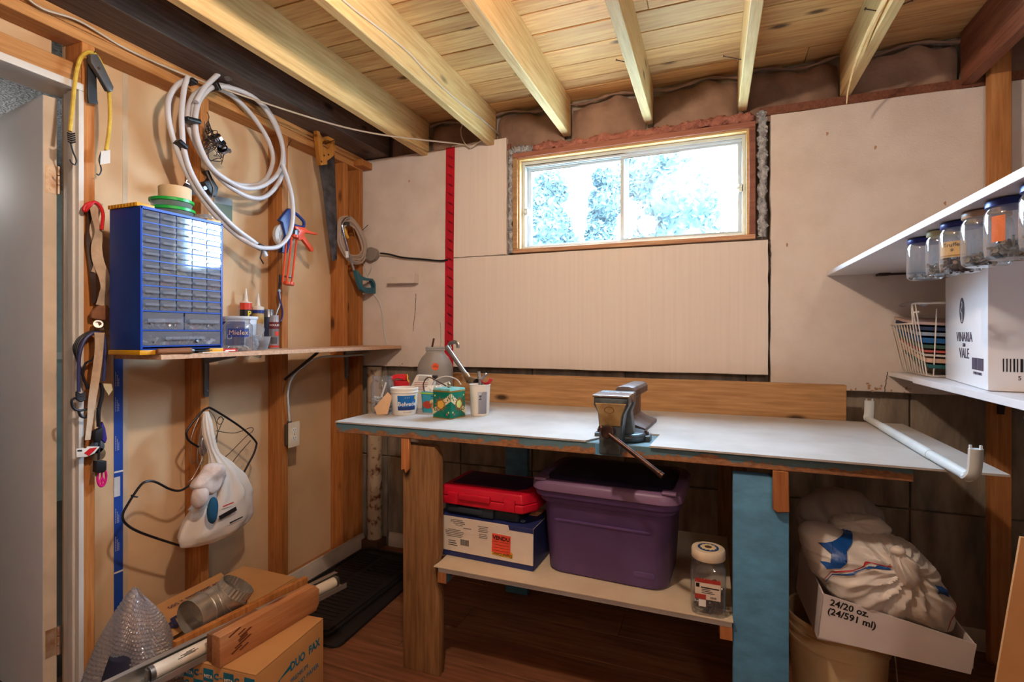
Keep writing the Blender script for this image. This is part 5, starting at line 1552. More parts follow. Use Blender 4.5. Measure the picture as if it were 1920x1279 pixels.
for r_, hh in enumerate(rows):
    z -= hh
    MB().box(0.006, CW - 0.006, -0.001, 0.10, z - 0.0015, z + 0.0025).build('divider', m_cabblue, cab, smooth=0)
    if r_ < 8:
        for c in range(5):
            x = 0.008 + c * (w5 + 0.0045)
            d = link_copy(dm5, 'drawer', cab, (x, 0.0005, z + 0.0032))
            k = None
            if r_ >= 5: k = (r_ * 5 + c * 3) % 2
            if (r_, c) in ((4, 1), (4, 2)): k = 2
            if (r_, c) in ((3, 4), (5, 1), (5, 4)): k = 3
            if r_ == 4 and c in (0, 3, 4): k = 1
            if k is not None:
                q = link_copy(bm5[k], 'contents', d); tag(q, None, None, None, 'stuff')
            if c < 4:
                MB().box(x + w5 + 0.0008, x + w5 + 0.0037, 0.004, 0.10, z + 0.003, z + 0.040).build('partition', m_black if r_ > 3 else m_cabside, cab, smooth=0)
    else:
        nn = 2 if r_ == 8 else 1
        ww = (CW - 0.016 - (nn - 1) * 0.005) / nn
        for c in range(nn):
            d = link_copy(drawer_mesh(ww, hh - 0.006), 'drawer', cab, (0.008 + c * (ww + 0.005), 0.0005, z + 0.0032))
            for k in (0, 1, 4, 3):
                q = link_copy(bits_mesh(ww, 0.020, 16 if k != 3 else 7, 60 + 9 * r_ + c * 3 + k, m_bits[k], 0.013), 'contents', d); tag(q, None, None, None, 'stuff')
# ---- on top of the cabinet
ZC = ZL + 0.0165 + CH
m_grn = mat('green_lid', (20, 168, 62), 0.35)
def lid_tub(label, loc, r, h):
    t = thing('round_tub', label, 'tub', loc, 0, 'green lidded tubs on the cabinet')
    mb = MB().lathe([(0, 0.001), (r * 0.86, 0.001), (r * 0.9, 0.004), (r * 0.96, h - 0.008)], n=32)
    mb.f = [f for f in mb.f if len(f) <= 4]
    mb.build('tub_body', m_cloudy, t)
    MB().lathe([(r * 0.94, h - 0.012), (r * 1.02, h - 0.011), (r * 1.03, h - 0.002), (r * 0.98, h), (r * 0.9, h), (r * 0.88, h - 0.003), (0, h - 0.003)], n=32).build('lid', m_grn, t)
    MB().box(-r - 0.012, -r * 0.96, -0.008, 0.008, h - 0.010, h - 0.007).build('tab', m_grn, t)
    return t
lid_tub('clear round tub with green lid resting directly on the blue cabinet', (-1.765, 1.250, ZC + 0.0003), 0.068, 0.032)
lid_tub('clear round tub with green lid stacked under the tan tape roll', (-1.765, 1.248, ZC + 0.0325), 0.066, 0.030)
t = thing('tape_roll', 'wide roll of pale tan tape on top of the green lidded tubs', 'tape roll', (-1.762, 1.258, ZC + 0.0632))
MB().lathe([(0.030, 0), (0.048, 0), (0.050, 0.002), (0.050, 0.043), (0.048, 0.045), (0.030, 0.045), (0.030, 0.0)], n=36).build('tape', mat('masking_tape', (214, 186, 146), 0.7), t)
MB().lathe([(0.0285, 0.001), (0.030, 0.001), (0.030, 0.044), (0.0285, 0.044), (0.0285, 0.001)], n=36).build('core', m_tan, t)
t = crumple('plastic_wrap', None, (0, 0, 0.012), (0.035, 0.022, 0.012), m_cloudy, 3)
t.location = (-1.72, 1.335, ZC + 0.002)
tag(t, 'scrap of clear plastic film on the right of the cabinet top', 'plastic film')
# ---- along the shelf front
t = thing('wood_chisel', 'chisel with brown wooden handle lying at the shelf front', 'chisel', (-1.668, 1.165, ZL + 0.0105), math.radians(83))
MB().cyl((-0.03, 0, 0), (0.075, 0, 0), 0.0095, 0.0105, 16).cyl((-0.033, 0, 0), (-0.03, 0, 0), 0.007, 0.0095, 16).build('handle', wood('chisel_wood', (166, 112, 72), (126, 78, 48), 0, knots=False), t)
MB().cyl((0.075, 0, 0), (0.085, 0, 0), 0.009, 0.006, 14).build('ferrule', m_zinc, t)
MB().prism([(0.085, -0.004), (0.145, -0.005), (0.150, 0.0), (0.145, 0.005), (0.085, 0.004)], XY, -0.002, 0.0015).build('blade', mat('dark_steel', (70, 72, 80), 0.4, 0.7), t)
o = MB().box(-0.045, 0.05, -0.012, 0.014, 0, 0.003).build('folded_paper', m_paper, loc=(-1.685, 1.345, ZL), rot=(0, 0, math.radians(82)), smooth=0)
tag(o, 'folded white paper slip on the shelf in front of the cabinet', 'paper')
t = thing('small_red_box', 'flat red and white packet beside the glass jar', 'packet', (-1.70, 1.418, ZL), math.radians(86))
MB().box(-0.028, 0.028, -0.014, 0.014, 0, 0.012).build('packet', m_red, t, bevel=0.001, seg=1)
MB().box(-0.020, 0.020, -0.0146, -0.0141, 0.003, 0.008).build('print', m_paper, t, smooth=0)
def shelf_at(px, X):
    p = onx(px, 650, X); return (p.x, p.y, ZL)
# squat glass jar with worn label
t = jar('glass_jar', 'squat glass jar with worn blue and cream label on the shelf', shelf_at(446, -1.735), 0.053, 0.128, neck=0.80)
Ao = math.radians(-38)
wraplabel('label', t, 0.053, 0.053, 0.055, 0.088, Ao - 0.75, Ao + 0.75, glass('worn_label', (0.5, 0.6, 0.9), film=0.5, filmcol=(70, 90, 170)), 0.0006)
wraptext('lettering', 'Mielex', 0.026, m_tan, t, 0.053, 0.072, Ao, 0.0014)
scraps(t, 0.04, 0.010, 40, 9, mat('jar_bits', (180, 168, 160), 0.6), size=0.010, z0=0.006)
# big white tub behind
t = thing('yogurt_tub', 'wide white tub with blue print behind the squat jar', 'tub', shelf_at(449, -1.850))
MB().lathe([(0, 0.001), (0.055, 0.001), (0.066, 0.128), (0.070, 0.129), (0.071, 0.138), (0.069, 0.140), (0.0, 0.139)], n=36).build('tub_body', mat('tub_bluewhite', (214, 222, 232), 0.4), t)
wraplabel('label', t, 0.0575, 0.0655, 0.020, 0.118, Ao - 1.7, Ao + 0.25, mat('tub_navy', (36, 52, 120), 0.45), 0.0006)
wraptext('lettering', 'alo', 0.05, m_paper, t, 0.062, 0.060, Ao - 0.9, 0.0035)
# caulking cartridges
def cartridge(label, px, X, bands, cap):
    t = thing('caulk_tube', label, 'caulk tube', shelf_at(px, X), 0, 'caulking cartridges on the shelf')
    z0_ = 0.0
    for h_, c in bands:
        MB().lathe([(0.0, z0_), (0.0245, z0_), (0.0245, z0_ + h_), (0.0, z0_ + h_)], n=28).build('band', c, t)
        z0_ += h_ + 0.0001
    MB().lathe([(0.0245, z0_), (0.0250, z0_ + 0.003), (0.0250, z0_ + cap), (0.012, z0_ + cap + 0.004), (0.009, z0_ + cap + 0.008), (0.0035, z0_ + cap + 0.062), (0.0, z0_ + cap + 0.062)], n=24).build('nozzle', m_whitepl, t)
    return t
m_cblack = mat('caulk_black', (30, 28, 30), 0.4); m_cred = mat('caulk_red', (214, 64, 44), 0.4)
m_clabel = mat('caulk_grey', (150, 146, 142), 0.5); m_ctan = mat('caulk_tan', (196, 164, 104), 0.5)
tt = cartridge('black and red caulking cartridge with white nozzle behind the wide tub', 461, -1.945, [(0.10, m_clabel), (0.075, m_cblack), (0.03, m_cred)], 0.002)
wraptext('lettering', 'P', 0.035, m_yel, tt, 0.0248, 0.155, Ao + 0.55, 0.0008, bold=0.001)
wraplabel('label_red', tt, 0.0247, 0.0247, 0.02, 0.135, Ao + 0.1, Ao + 0.7, m_cred, 0.0006, 8)
tt = cartridge('tan and blue banded caulking cartridge beside the black one', 484, -1.945, [(0.115, mat('caulk_white', (204, 200, 194), 0.5)), (0.045, m_ctan), (0.016, mat('caulk_navy', (40, 56, 130), 0.4))], 0.014)
# spray cans
def spray(label, px, X, r, h, c_body, c_top, cone):
    t = thing('spray_can', label, 'spray can', shelf_at(px, X), 0, 'spray cans on the shelf')
    MB().lathe([(0, 0.001), (r * 0.96, 0.001), (r, 0.004), (r, h * 0.80)], n=28).build('can_body', c_body, t)
    MB().lathe([(r, h * 0.80)] + ([(r * 0.9, h * 0.86), (r * 0.9, h), (0, h)] if not cone else [(r * 0.8, h * 0.86), (r * 0.45, h * 0.9), (r * 0.45, h * 0.95), (0.004, h * 0.95), (0.004, h), (0, h)]), n=28).build('cap', c_top, t)
    return t
spray('grey metal spray can standing by the third stud', 504, -1.945, 0.026, 0.182, mat('can_grey', (72, 78, 100), 0.3, 0.5), mat('can_silver', (150, 150, 152), 0.3, 0.7), False)
tt = spray('silver spray can with red Coulis band in front of the third stud', 514, -1.868, 0.0215, 0.152, mat('can_bright', (168, 166, 172), 0.28, 0.6), mat('can_capgrey', (150, 148, 156), 0.35), False)
wraplabel('label', tt, 0.0215, 0.0215, 0.090, 0.121, Ao - 1.4, Ao + 1.4, mat('can_maroon', (110, 26, 36), 0.4), 0.0005)
wraptext('lettering', "COULE'S", 0.012, m_paper, tt, 0.0218, 0.106, Ao, 0.0010, bold=0.0003)
wraplabel('label_spot', tt, 0.0215, 0.0215, 0.058, 0.078, Ao + 0.1, Ao + 0.9, m_cred, 0.0006, 8)
wraplabel('base_band', tt, 0.0215, 0.0215, 0.006, 0.014, Ao - 1.5, Ao + 1.5, m_cred, 0.0006)
wraplabel('label_art', tt, 0.0215, 0.0215, 0.022, 0.052, Ao - 0.8, Ao + 0.5, mat('can_art', (80, 78, 84), 0.5), 0.0006)
# clear cup and bag of hardware
t = thing('clear_cup', 'crumpled clear plastic cup of hardware leaning beside the squat jar', 'cup', shelf_at(490, -1.762))
mb = MB().lathe([(0, 0.002), (0.024, 0.002), (0.036, 0.055), (0.039, 0.057)], n=28); mb.f = [f for f in mb.f if len(f) <= 4]
mb.build('cup_body', m_cloudy, t)
scraps(t, 0.022, 0.03, 50, 14, m_bits[1], size=0.010, z0=0.006)
mb = MB().lathe([(0, 0.0), (0.020, 0.0), (0.030, 0.055), (0.034, 0.056)], n=24); mb.f = [f for f in mb.f if len(f) <= 4]
mb.build('second_cup', m_cloudy, t, loc=(-0.010, -0.02, 0.046), rot=(math.radians(28), math.radians(38), 0))
t2 = crumple('hardware_bag', None, (0, 0, 0.028), (0.024, 0.020, 0.026), m_cloudy, 12)
t2.location = Vector(shelf_at(474, -1.758)) + Vector((0, 0, 0.002))
tag(t2, 'small clear bag of hardware squeezed between jar and cup', 'plastic bag')
# ================================================================== things hung on the left wall
def pathx(pts, X, n=7, closed=False):
    out = []
    for i, p in enumerate(pts):
        x = X[i] if isinstance(X, (list, tuple)) else X
        if len(p) == 3: x = p[2]
        out.append(onx(p[0], p[1], x))
    return catmull(out, n, closed)
def cr3(pts):                                   # close-up of the hose area
    return [(280 + a / 2.843, 110 + b / 2.843) for a, b in pts]
m_hose = mat('white_hose', (206, 206, 212), 0.35, col2=(196, 194, 198))
m_etape = mat('black_tape', (22, 20, 24), 0.4)
hz = thing('water_hose', 'coil of thick white plastic hose hung from the top plate', 'hose')
loop = [(300, 180), (350, 150), (450, 160), (560, 210), (640, 300), (700, 430), (712, 530), (680, 620), (600, 680), (510, 690), (420, 650), (330, 580), (270, 470), (245, 350), (260, 240)]
loop2 = [(285, 170), (360, 140), (470, 165), (580, 225), (655, 310), (705, 440), (715, 560), (690, 660), (620, 735), (540, 740), (440, 690), (350, 610), (280, 500), (238, 370), (240, 250)]
loop3 = [(255, 180), (330, 150), (430, 190), (520, 270), (590, 360), (640, 450), (660, 540), (630, 630), (570, 672), (480, 672), (400, 640), (310, 560), (245, 450), (205, 340), (215, 240)]
for i, (lp, X) in enumerate(((loop, -1.830), (loop2, -1.848), (loop3, -1.866))):
    MB().tube(pathx(cr3(lp), X, 6, True), 0.0098, 10, closed=True).build('hose_loop', m_hose, hz)
big = [(205, 112), (150, 140), (105, 210), (100, 300), (120, 400), (160, 520), (215, 640), (290, 760), (370, 855), (470, 945), (560, 998), (625, 1010), (690, 1000), (742, 945), (765, 850), (760, 740), (738, 650), (708, 560)]
MB().tube(pathx(cr3(big), [-1.84] * 10 + [-1.80] * 8, 7), 0.0096, 10).build('hose_loop', m_hose, hz)
sec = [(205, 100), (190, 140), (180, 200), (172, 300), (176, 400), (184, 480), (215, 590), (275, 700), (355, 800), (455, 900), (555, 975), (600, 1015), (622, 1052)]
MB().tube(pathx(cr3(sec), -1.822, 7), 0.0096, 10).build('hose_loop', m_hose, hz)
e = pathx(cr3([(250, 230), (290, 160), (330, 118), (375, 75)]), -1.815, 6)
MB().tube(e, 0.0096, 10).build('hose_end', m_hose, hz)
a, b = onx(280 + 370 / 2.843, 110 + 80 / 2.843, -1.815), onx(280 + 405 / 2.843, 110 + 42 / 2.843, -1.815)
d = b - a
MB().cyl(a, b, 0.0105, n=14).cyl(a + d * 0.25, a + d * 0.35, 0.0118, n=14).cyl(a + d * 0.65, a + d * 0.75, 0.0118, n=14).build('fitting', m_vinyl, hz)
MB().cyl(a + Vector((0.02, 0.02, -0.012)), b + Vector((0.01, 0.028, -0.03)), 0.011, n=10).build('fitting', m_steel, hz)
for (p0, p1) in (((205, 112), (240, 135)), ((342, 130), (360, 172)), ((185, 322), (258, 340)), ((142, 440), (188, 480)), ((568, 995), (620, 1020))):
    q0, q1 = [onx(280 + c[0] / 2.843, 110 + c[1] / 2.843, -1.825) for c in (p0, p1)]
    mid = (q0 + q1) / 2
    MB().obox(mid, (q1 - q0) / 2 * 1.05, Vector((0.022, 0, 0)), (q1 - q0).cross(Vector((1, 0, 0))).normalized() * 0.0085).build('tape_wrap', m_etape, hz, bevel=0.006, seg=3)
MB().tube([onx(492, 468, -1.80), onx(488, 484, -1.80), onx(494, 494, -1.80)], 0.008, 6, flat=0.4).build('tape_wrap', m_etape, hz)
settle(hz, onx(440, 300, -1.85))

# ---- tangle of wire with hose clamps
t = thing('wire_tangle', 'tangle of grey wire with shiny hose clamps hanging behind the hose', 'wire bundle')
m_wirek = mat('tangle_wire', (84, 74, 70), 0.4, 0.7)
rr = random.Random(21)
for k in range(9):
    pts = []
    for i in range(11):
        s_ = i / 10
        cx_, cy_, sp_ = 388 + 18 * s_, 232 + 62 * s_ + rr.uniform(-6, 6), (5 + 20 * s_)
        pts.append((cx_ + rr.uniform(-sp_, sp_), cy_ + rr.uniform(-sp_, sp_) * 0.6, -1.885 + rr.uniform(0, 0.05)))
    MB().tube(catmull([onx(*p) for p in pts], 5), 0.0017, 5).build('wire', m_wirek, t)
MB().tube(catmull([onx(388, 210, -1.89), onx(392, 220, -1.88), onx(386, 235, -1.88)], 5), 0.0014, 5).build('wire', m_wirek, t)
for (px, py, rot) in ((405, 258, (0.9, 0.3, 0)), (413, 268, (0.5, 0.9, 0.2)), (418, 280, (1.2, 0.2, 0.5))):
    o = MB().lathe([(0.019, -0.006), (0.0205, -0.006), (0.0205, 0.006), (0.019, 0.006), (0.019, -0.006)], n=24).box(0.018, 0.030, -0.006, 0.006, -0.007, 0.007).build('hose_clamp', m_chrome, t)
    o.location = onx(px, py, -1.85); o.rotation_euler = rot
settle(t, onx(400, 270, -1.87))
# ---- hand stapler / bracket tool hanging under the wires
t = thing('hand_stapler', 'black and chrome hand stapler hanging on the second stud', 'stapler')
q = lambda a, b, X=-1.885: onx(330 + a / 5.815, 180 + b / 5.815, X)
def flat(poly, X0, X1, mt, name, par, bevel=0.0):
    P = [onx(a, b, X0) for a, b in poly]
    MB().prism([(p.y, p.z) for p in P], YZ, X0, X1).build(name, mt, par, bevel=bevel, seg=2)
def cr4(poly): return [(330 + a / 5.815, 180 + b / 5.815) for a, b in poly]
flat(cr4([(270, 820), (310, 815), (345, 900), (415, 1010), (390, 1105), (330, 1080), (290, 1000), (255, 940), (300, 930), (330, 890)]), -1.895, -1.868, m_black, 'body', t, 0.003)
flat(cr4([(30, 1035), (90, 950), (170, 985), (230, 1060), (140, 1100)]), -1.897, -1.885, mat('stapler_brown', (84, 54, 40), 0.6), 'base', t, 0.002)
for pl_ in ([(130, 880), (105, 945), (200, 990), (220, 930), (130, 880)], [(330, 820), (410, 1000), (395, 1110), (320, 1075)]):
    MB().tube([q(a, b, -1.866) for a, b in pl_], 0.0028, 6).build('chrome_bar', m_chrome, t)
c = q(308, 1005, -1.865)
MB().cyl(c, c + Vector((0.006, 0, 0)), 0.008, n=14).build('rivet', m_chrome, t)
settle(t, q(300, 1000))
# ---- picture card on the drywall
t = thing('picture_card', 'small landscape picture card stuck to drywall behind the hose', 'card')
flat([(400, 366), (435, 374), (435, 416), (402, 404)], -1.9885, -1.987, mat('card_green', (92, 104, 74), 0.5), 'card', t)
flat([(400, 366), (435, 374), (435, 386), (401, 380)], -1.9868, -1.9862, mat('card_sky', (150, 152, 150), 0.5), 'sky', t)
settle(t, onx(418, 395, -1.987))

# ---- open reel tape measure
t = thing('reel_tape', 'open-reel tape measure with blue frame hanging on the third stud', 'tape measure')
cr5 = lambda poly: [(500 + a / 5.33, 380 + b / 5.33) for a, b in poly]
c = onx(532, 443, -1.872)
MB().cyl(c - Vector((0.012, 0, 0)), c + Vector((0.006, 0, 0)), 0.056, n=40).build('reel', mat('reel_white', (206, 200, 196), 0.5), t, bevel=0.002)
MB().cyl(c + Vector((0.006, 0, 0)), c + Vector((0.008, 0, 0)), 0.034, n=32).build('reel_hub', mat('reel_grey', (176, 170, 166), 0.5), t)
m_rblue = mat('reel_blue', (34, 58, 128), 0.4)
flat(cr5([(95, 180), (190, 60), (235, 70), (245, 110), (215, 130), (240, 300), (175, 510), (105, 500), (160, 330), (130, 200)]), -1.870, -1.850, m_rblue, 'frame', t, 0.004)
MB().tube(catmull([onx(500 + a / 5.33, 380 + b / 5.33, -1.860) for a, b in [(225, 85), (290, 110), (350, 165), (372, 200), (365, 240), (320, 240), (250, 215)]], 5), 0.0075, 8).build('grip', m_rblue, t)
flat(cr5([(205, 110), (225, 90), (260, 130), (240, 170)]), -1.868, -1.853, m_chrome, 'crank', t)
settle(t, c)
# ---- caulking gun
t = thing('caulking_gun', 'orange skeleton caulking gun hanging below the reel tape', 'caulking gun')
m_or = mat('gun_orange', (226, 74, 30), 0.35)
X = -1.835
g = lambda a, b, X=X: onx(500 + a / 5.33, 380 + b / 5.33, X)
for off, (a0_, b0_) in ((0.0, ((200, 360), (158, 800))), (0.0, ((305, 320), (250, 805))), (0.028, ((250, 345), (200, 815)))):
    MB().tube([g(*a0_, X + off), g(*b0_, X + off)], 0.0045, 8).build('frame_rod', m_or, t)
top, bot = g(262, 340), g(205, 810)
ax = (top - bot).normalized()
for p_, r_ in ((bot, 0.0235), (top, 0.020)):
    o = MB().lathe([(r_ * 0.72, -0.006), (r_, -0.006), (r_, 0.006), (r_ * 0.72, 0.006), (r_ * 0.72, -0.006)], n=24).build('end_ring', m_or, t)
    o.location = p_ + Vector((0.010, 0, 0)); o.rotation_euler = ax.to_track_quat('Z', 'Y').to_euler()
MB().cyl(g(262, 240), g(212, 740), 0.0035, n=8).build('push_rod', m_steel, t)
o = MB().cyl((0, 0, -0.002), (0, 0, 0.002), 0.017, n=20).build('plunger', m_zinc, t); o.location = g(212, 742); o.rotation_euler = ax.to_track_quat('Z', 'Y').to_euler()
flat(cr5([(255, 235), (290, 240), (365, 255), (380, 275), (490, 312), (480, 325), (360, 305), (345, 330), (395, 400), (440, 455), (442, 490), (420, 490), (375, 425), (330, 370), (310, 380), (230, 355), (245, 335), (280, 335), (300, 290), (262, 262)]), X - 0.008, X + 0.010, m_or, 'trigger_grip', t, 0.004)
flat(cr5([(248, 275), (285, 265), (285, 340), (250, 340)]), X - 0.010, X + 0.012, m_zinc, 'mechanism', t, 0.003)
settle(t, (bot + top) / 2)
# ---- pliers with purple handles on a string
t = thing('small_pliers', 'small pliers with purple handles hanging on a string below the hose', 'pliers')
MB().tube([g(118, 505, -1.885), g(126, 730, -1.885), g(125, 860, -1.885)], 0.0012, 5).build('string', m_wirek, t)
flat(cr5([(118, 720), (132, 722), (134, 780), (122, 860), (112, 858), (120, 780)]), -1.890, -1.880, m_black, 'jaw', t, 0.002)
c = g(122, 880, -1.884); MB().cyl(c - Vector((0.004, 0, 0)), c + Vector((0.005, 0, 0)), 0.0075, n=14).build('pivot', m_steel, t)
m_hp = mat('handle_purple', (54, 40, 96), 0.4)
MB().tube(pathx(cr5([(118, 890), (128, 960), (150, 1030), (160, 1090), (155, 1150), (135, 1190)]), -1.882), 0.0042, 7).build('handle', m_hp, t)
MB().tube(pathx(cr5([(124, 890), (132, 960), (125, 1030), (105, 1080), (90, 1130)]), -1.886), 0.0038, 7).build('handle', m_steel, t)
settle(t, c)
# ---- hand saw
t = thing('hand_saw', 'old hand saw with worn wooden handle hung blade down from a nail', 'saw')
cr6 = lambda poly: [(480 + a / 4.92, 220 + b / 4.92) for a, b in poly]
Xs = -1.862
flat(cr6([(580, 450), (620, 405), (690, 360), (722, 320), (732, 600), (748, 1000), (745, 1310), (700, 1330), (690, 1240), (655, 1000), (620, 700)]), Xs - 0.0006, Xs + 0.0008, mat('saw_blade', (96, 92, 92), 0.38, 0.8, col2=(64, 60, 60), vs=26), 'blade', t)
m_sawh = wood('saw_handle', (206, 142, 58), (176, 110, 40), 2, knots=False)
hp = cr6([(530, 105), (552, 120), (562, 165), (585, 190), (640, 178), (685, 165), (690, 140), (697, 155), (698, 215), (694, 262), (702, 300), (690, 355), (655, 385), (625, 405), (628, 440), (565, 446), (556, 380), (545, 290), (535, 200)])
hole = cr6([(580, 235), (600, 215), (640, 218), (662, 240), (655, 275), (632, 300), (600, 292), (582, 268)])
def with_hole(outer, inner, X0, X1, mt, name, par):
    P = [onx(a, b, X0) for a, b in outer]; Q = [onx(a, b, X0) for a, b in inner]
    bm = bmesh.new()
    for lp in (P, Q):
        vs = [bm.verts.new((X0, p.y, p.z)) for p in lp]
        for i in range(len(vs)): bm.edges.new((vs[i], vs[(i + 1) % len(vs)]))
    bmesh.ops.triangle_fill(bm, use_beauty=True, edges=bm.edges[:])
    ex = bmesh.ops.extrude_face_region(bm, geom=bm.faces[:])
    for v_ in ex['geom']:
        if isinstance(v_, bmesh.types.BMVert): v_.co.x = X1
    bmesh.ops.recalc_face_normals(bm, faces=bm.faces[:])
    me = bpy.data.meshes.new(name); bm.to_mesh(me); bm.free(); me.materials.append(mt)
    o = bpy.data.objects.new(name, me); COL.objects.link(o); o.parent = par
    return o
with_hole(hp, hole, Xs - 0.010, Xs + 0.012, m_sawh, 'handle', t)
for a, b in ((627, 352), (668, 345), (603, 410)):
    c = onx(480 + a / 4.92, 220 + b / 4.92, Xs + 0.012); MB().cyl(c, c + Vector((0.0015, 0, 0)), 0.005, n=12).build('handle_screw', m_chrome, t)
settle(t, onx(610, 300, Xs))
o = MB().cyl(onx(609, 270, -1.90), onx(629, 262, -1.79), 0.0018, n=8).build('nail', m_nail, wl)
o = MB().cyl(onx(538, 277, -1.90), onx(546, 262, -1.85), 0.0014, n=8).build('nail', m_nail, wl)
o = MB().cyl(onx(678, 433, -1.90), onx(690, 422, -1.84), 0.0018, n=8).build('nail', m_nail, wl)
# ---- coil of clear tubing, hacksaw
t = thing('tubing_coil', 'coil of clear plastic tubing hanging on the corner stud', 'tubing coil')
m_tubing = glass('clear_tubing', (0.92, 0.92, 0.90), film=0.72, filmcol=(226, 212, 200), base=0.12)
cr7 = lambda poly: [(620 + a / 7.104, 390 + b / 7.104) for a, b in poly]
base_l = [(200, 120), (130, 150), (95, 280), (100, 420), (140, 560), (220, 690), (330, 745), (430, 720), (480, 620), (475, 500), (430, 350), (350, 210), (270, 130)]
for k in range(7):
    q_ = [(285 + (a - 285) * (1 - 0.055 * k) + rr.uniform(-8, 8), 430 + (b - 430) * (1 - 0.055 * k) + rr.uniform(-8, 8)) for a, b in base_l]
    MB().tube(pathx(cr7(q_), -1.868 + 0.006 * (k % 4), 6, True), 0.0046, 7, closed=True).build('tube_loop', m_tubing, t)
c = onx(648, 420, -1.86); MB().cyl(c + Vector((0, -0.02, 0)), c + Vector((0, 0.02, 0.004)), 0.012, n=12).build('tape_band', mat('dark_band', (50, 56, 54), 0.4), t)
MB().tube(pathx(cr7([(185, 270), (200, 330), (230, 400)]), -1.856), 0.008, 7).build('yellow_tube', mat('tube_yellow', (214, 164, 60), 0.5), t)
settle(t, onx(660, 450, -1.86))
t = thing('hacksaw', 'hacksaw with teal handle hanging in front of the tubing coil', 'hacksaw')
m_teal = mat('hacksaw_teal', (44, 104, 120), 0.4, col2=(36, 88, 104))
MB().tube(pathx(cr7([(250, 120), (190, 150), (150, 230), (180, 380), (240, 600), (310, 830)]), -1.835), 0.0058, 10).build('frame', m_chrome, t)
MB().tube([onx(*cr7([(255, 130)])[0], -1.832), onx(*cr7([(490, 930)])[0], -1.832)], 0.0030, 6, flat=0.3).build('blade', m_tubing, t)
outer = cr7([(290, 830), (330, 850), (360, 900), (430, 935), (520, 945), (545, 980), (570, 1050), (600, 1080), (600, 1140), (470, 1140), (420, 1130), (370, 1090), (340, 1010)])
inner = cr7([(370, 960), (440, 965), (505, 970), (530, 1010), (545, 1060), (480, 1065), (410, 1060), (385, 1020)])
with_hole(outer, inner, -1.848, -1.826, m_teal, 'handle', t)
flat(cr7([(195, 575), (235, 580), (240, 660), (200, 665)]), -1.828, -1.8275, m_paper, 'price_tag', t)
settle(t, onx(670, 500, -1.838))
# ---- junction box and cables on the foam
t = thing('junction_box', 'round grey electrical junction box on the left foam board', 'junction box')
c = ony(702, 478, 2.502)
MB().cyl(c, c - Vector((0, 0.035, 0)), 0.038, n=32).build('box', mat('box_grey', (150, 144, 136), 0.5, 0.3), t, bevel=0.003)
MB().cyl(c - Vector((0, 0.035, 0)), c - Vector((0, 0.038, 0)), 0.0395, n=32).build('cover', mat('box_cover', (158, 150, 140), 0.5, 0.3), t, bevel=0.001)
for dx, dz in ((-0.02, 0.02), (0.02, -0.02)):
    MB().cyl(c + Vector((dx, -0.038, dz)), c + Vector((dx, -0.040, dz)), 0.004, n=10).build('screw', m_steel, t)
settle(t, c)
o = MB().tube(catmull([ony(713, 475, 2.47), ony(730, 477, 2.476), ony(755, 483, 2.482), ony(790, 486, 2.490), ony(825, 489, 2.4905), ony(840, 487, 2.4905)], 6), 0.0052, 8).build('black_cable', m_black)
tag(o, 'short black cable running from the junction box to the red tape', 'cable')
o = MB().tube(catmull([ony(697, 497, 2.480), ony(693, 510, 2.490), ony(688, 522, 2.4985), ony(696, 545, 2.4985), ony(710, 565, 2.4985), ony(717, 590, 2.4985), ony(719, 615, 2.4985), ony(725, 645, 2.4985)], 6), 0.0042, 8, flat=0.6).build('white_cable', m_vinyl)
tag(o, 'white flat cable dropping from the junction box down the foam', 'cable')
# ---- house wiring across the joists
m_nm = mat('nm_cable', (206, 192, 176), 0.45, col2=(196, 182, 164))
P = [onx(30, -22, -1.882), onx(78, 15, -1.882), onx(150, 40, -1.880), onz(250, 98, 2.226), onz(400, 160, 2.224), onz(600, 226, 2.222), onz(700, 250, 2.222), onz(790, 262, 2.236), ony(868, 271, 2.47), ony(880, 280, 2.492)]
o = MB().tube(catmull(P, 8), 0.0062, 8, flat=0.6).build('house_cable', m_nm)
tag(o, 'white electrical cable sagging under the joists above the hose', 'cable')
o = MB().tube(catmull([onx(600, -40, -1.069), onx(655, 10, -1.069), onx(720, 60, -1.069), onx(765, 98, -1.068), onx(800, 135, -1.068), onx(850, 182, -1.068), onx(905, 225, -1.068), onx(942, 258, -1.068)], 8), 0.0062, 8, flat=0.6).build('house_cable', m_nm)
tag(o, 'white electrical cable stapled along the side of the second joist', 'cable')
# ---- outlet with conduit
t = thing('wall_outlet', 'beige double outlet on a metal box fixed to the third stud', 'outlet')
y0 = 1.884
MB().box(-1.899, -1.870, y0 + 0.006, y0 + 0.062, 0.706, 0.806).build('metal_box', mat('galv_box', (110, 106, 96), 0.5, 0.7), t, bevel=0.002)
MB().box(-1.870, -1.8655, y0, y0 + 0.070, 0.697, 0.815).build('cover_plate', mat('beige_plate', (224, 206, 178), 0.4), t, bevel=0.002)
for z in (0.737, 0.775):
    s_ = MB().prism([(0.016 * math.cos(2 * PI * i / 20), max(-0.0125, min(0.0125, 0.017 * math.sin(2 * PI * i / 20)))) for i in range(20)], lambda a, b, d: (d, y0 + 0.035 + a, z + b), -1.8655, -1.8635).build('socket', m_paper, t)
    MB().box(-1.8636, -1.8630, y0 + 0.028, y0 + 0.030, z - 0.002, z + 0.007).box(-1.8636, -1.8630, y0 + 0.040, y0 + 0.042, z - 0.001, z + 0.006).cyl((-1.8636, y0 + 0.035, z - 0.007), (-1.8630, y0 + 0.035, z - 0.007), 0.0022, n=8).build('slots', m_ink, s_)
MB().cyl((-1.8655, y0 + 0.035, 0.756), (-1.864, y0 + 0.035, 0.756), 0.003, n=10).build('plate_screw', m_steel, t)
MB().cyl((-1.885, y0 + 0.025, 0.806), (-1.885, y0 + 0.025, 0.820), 0.010, n=12).build('clamp', m_zinc, t)
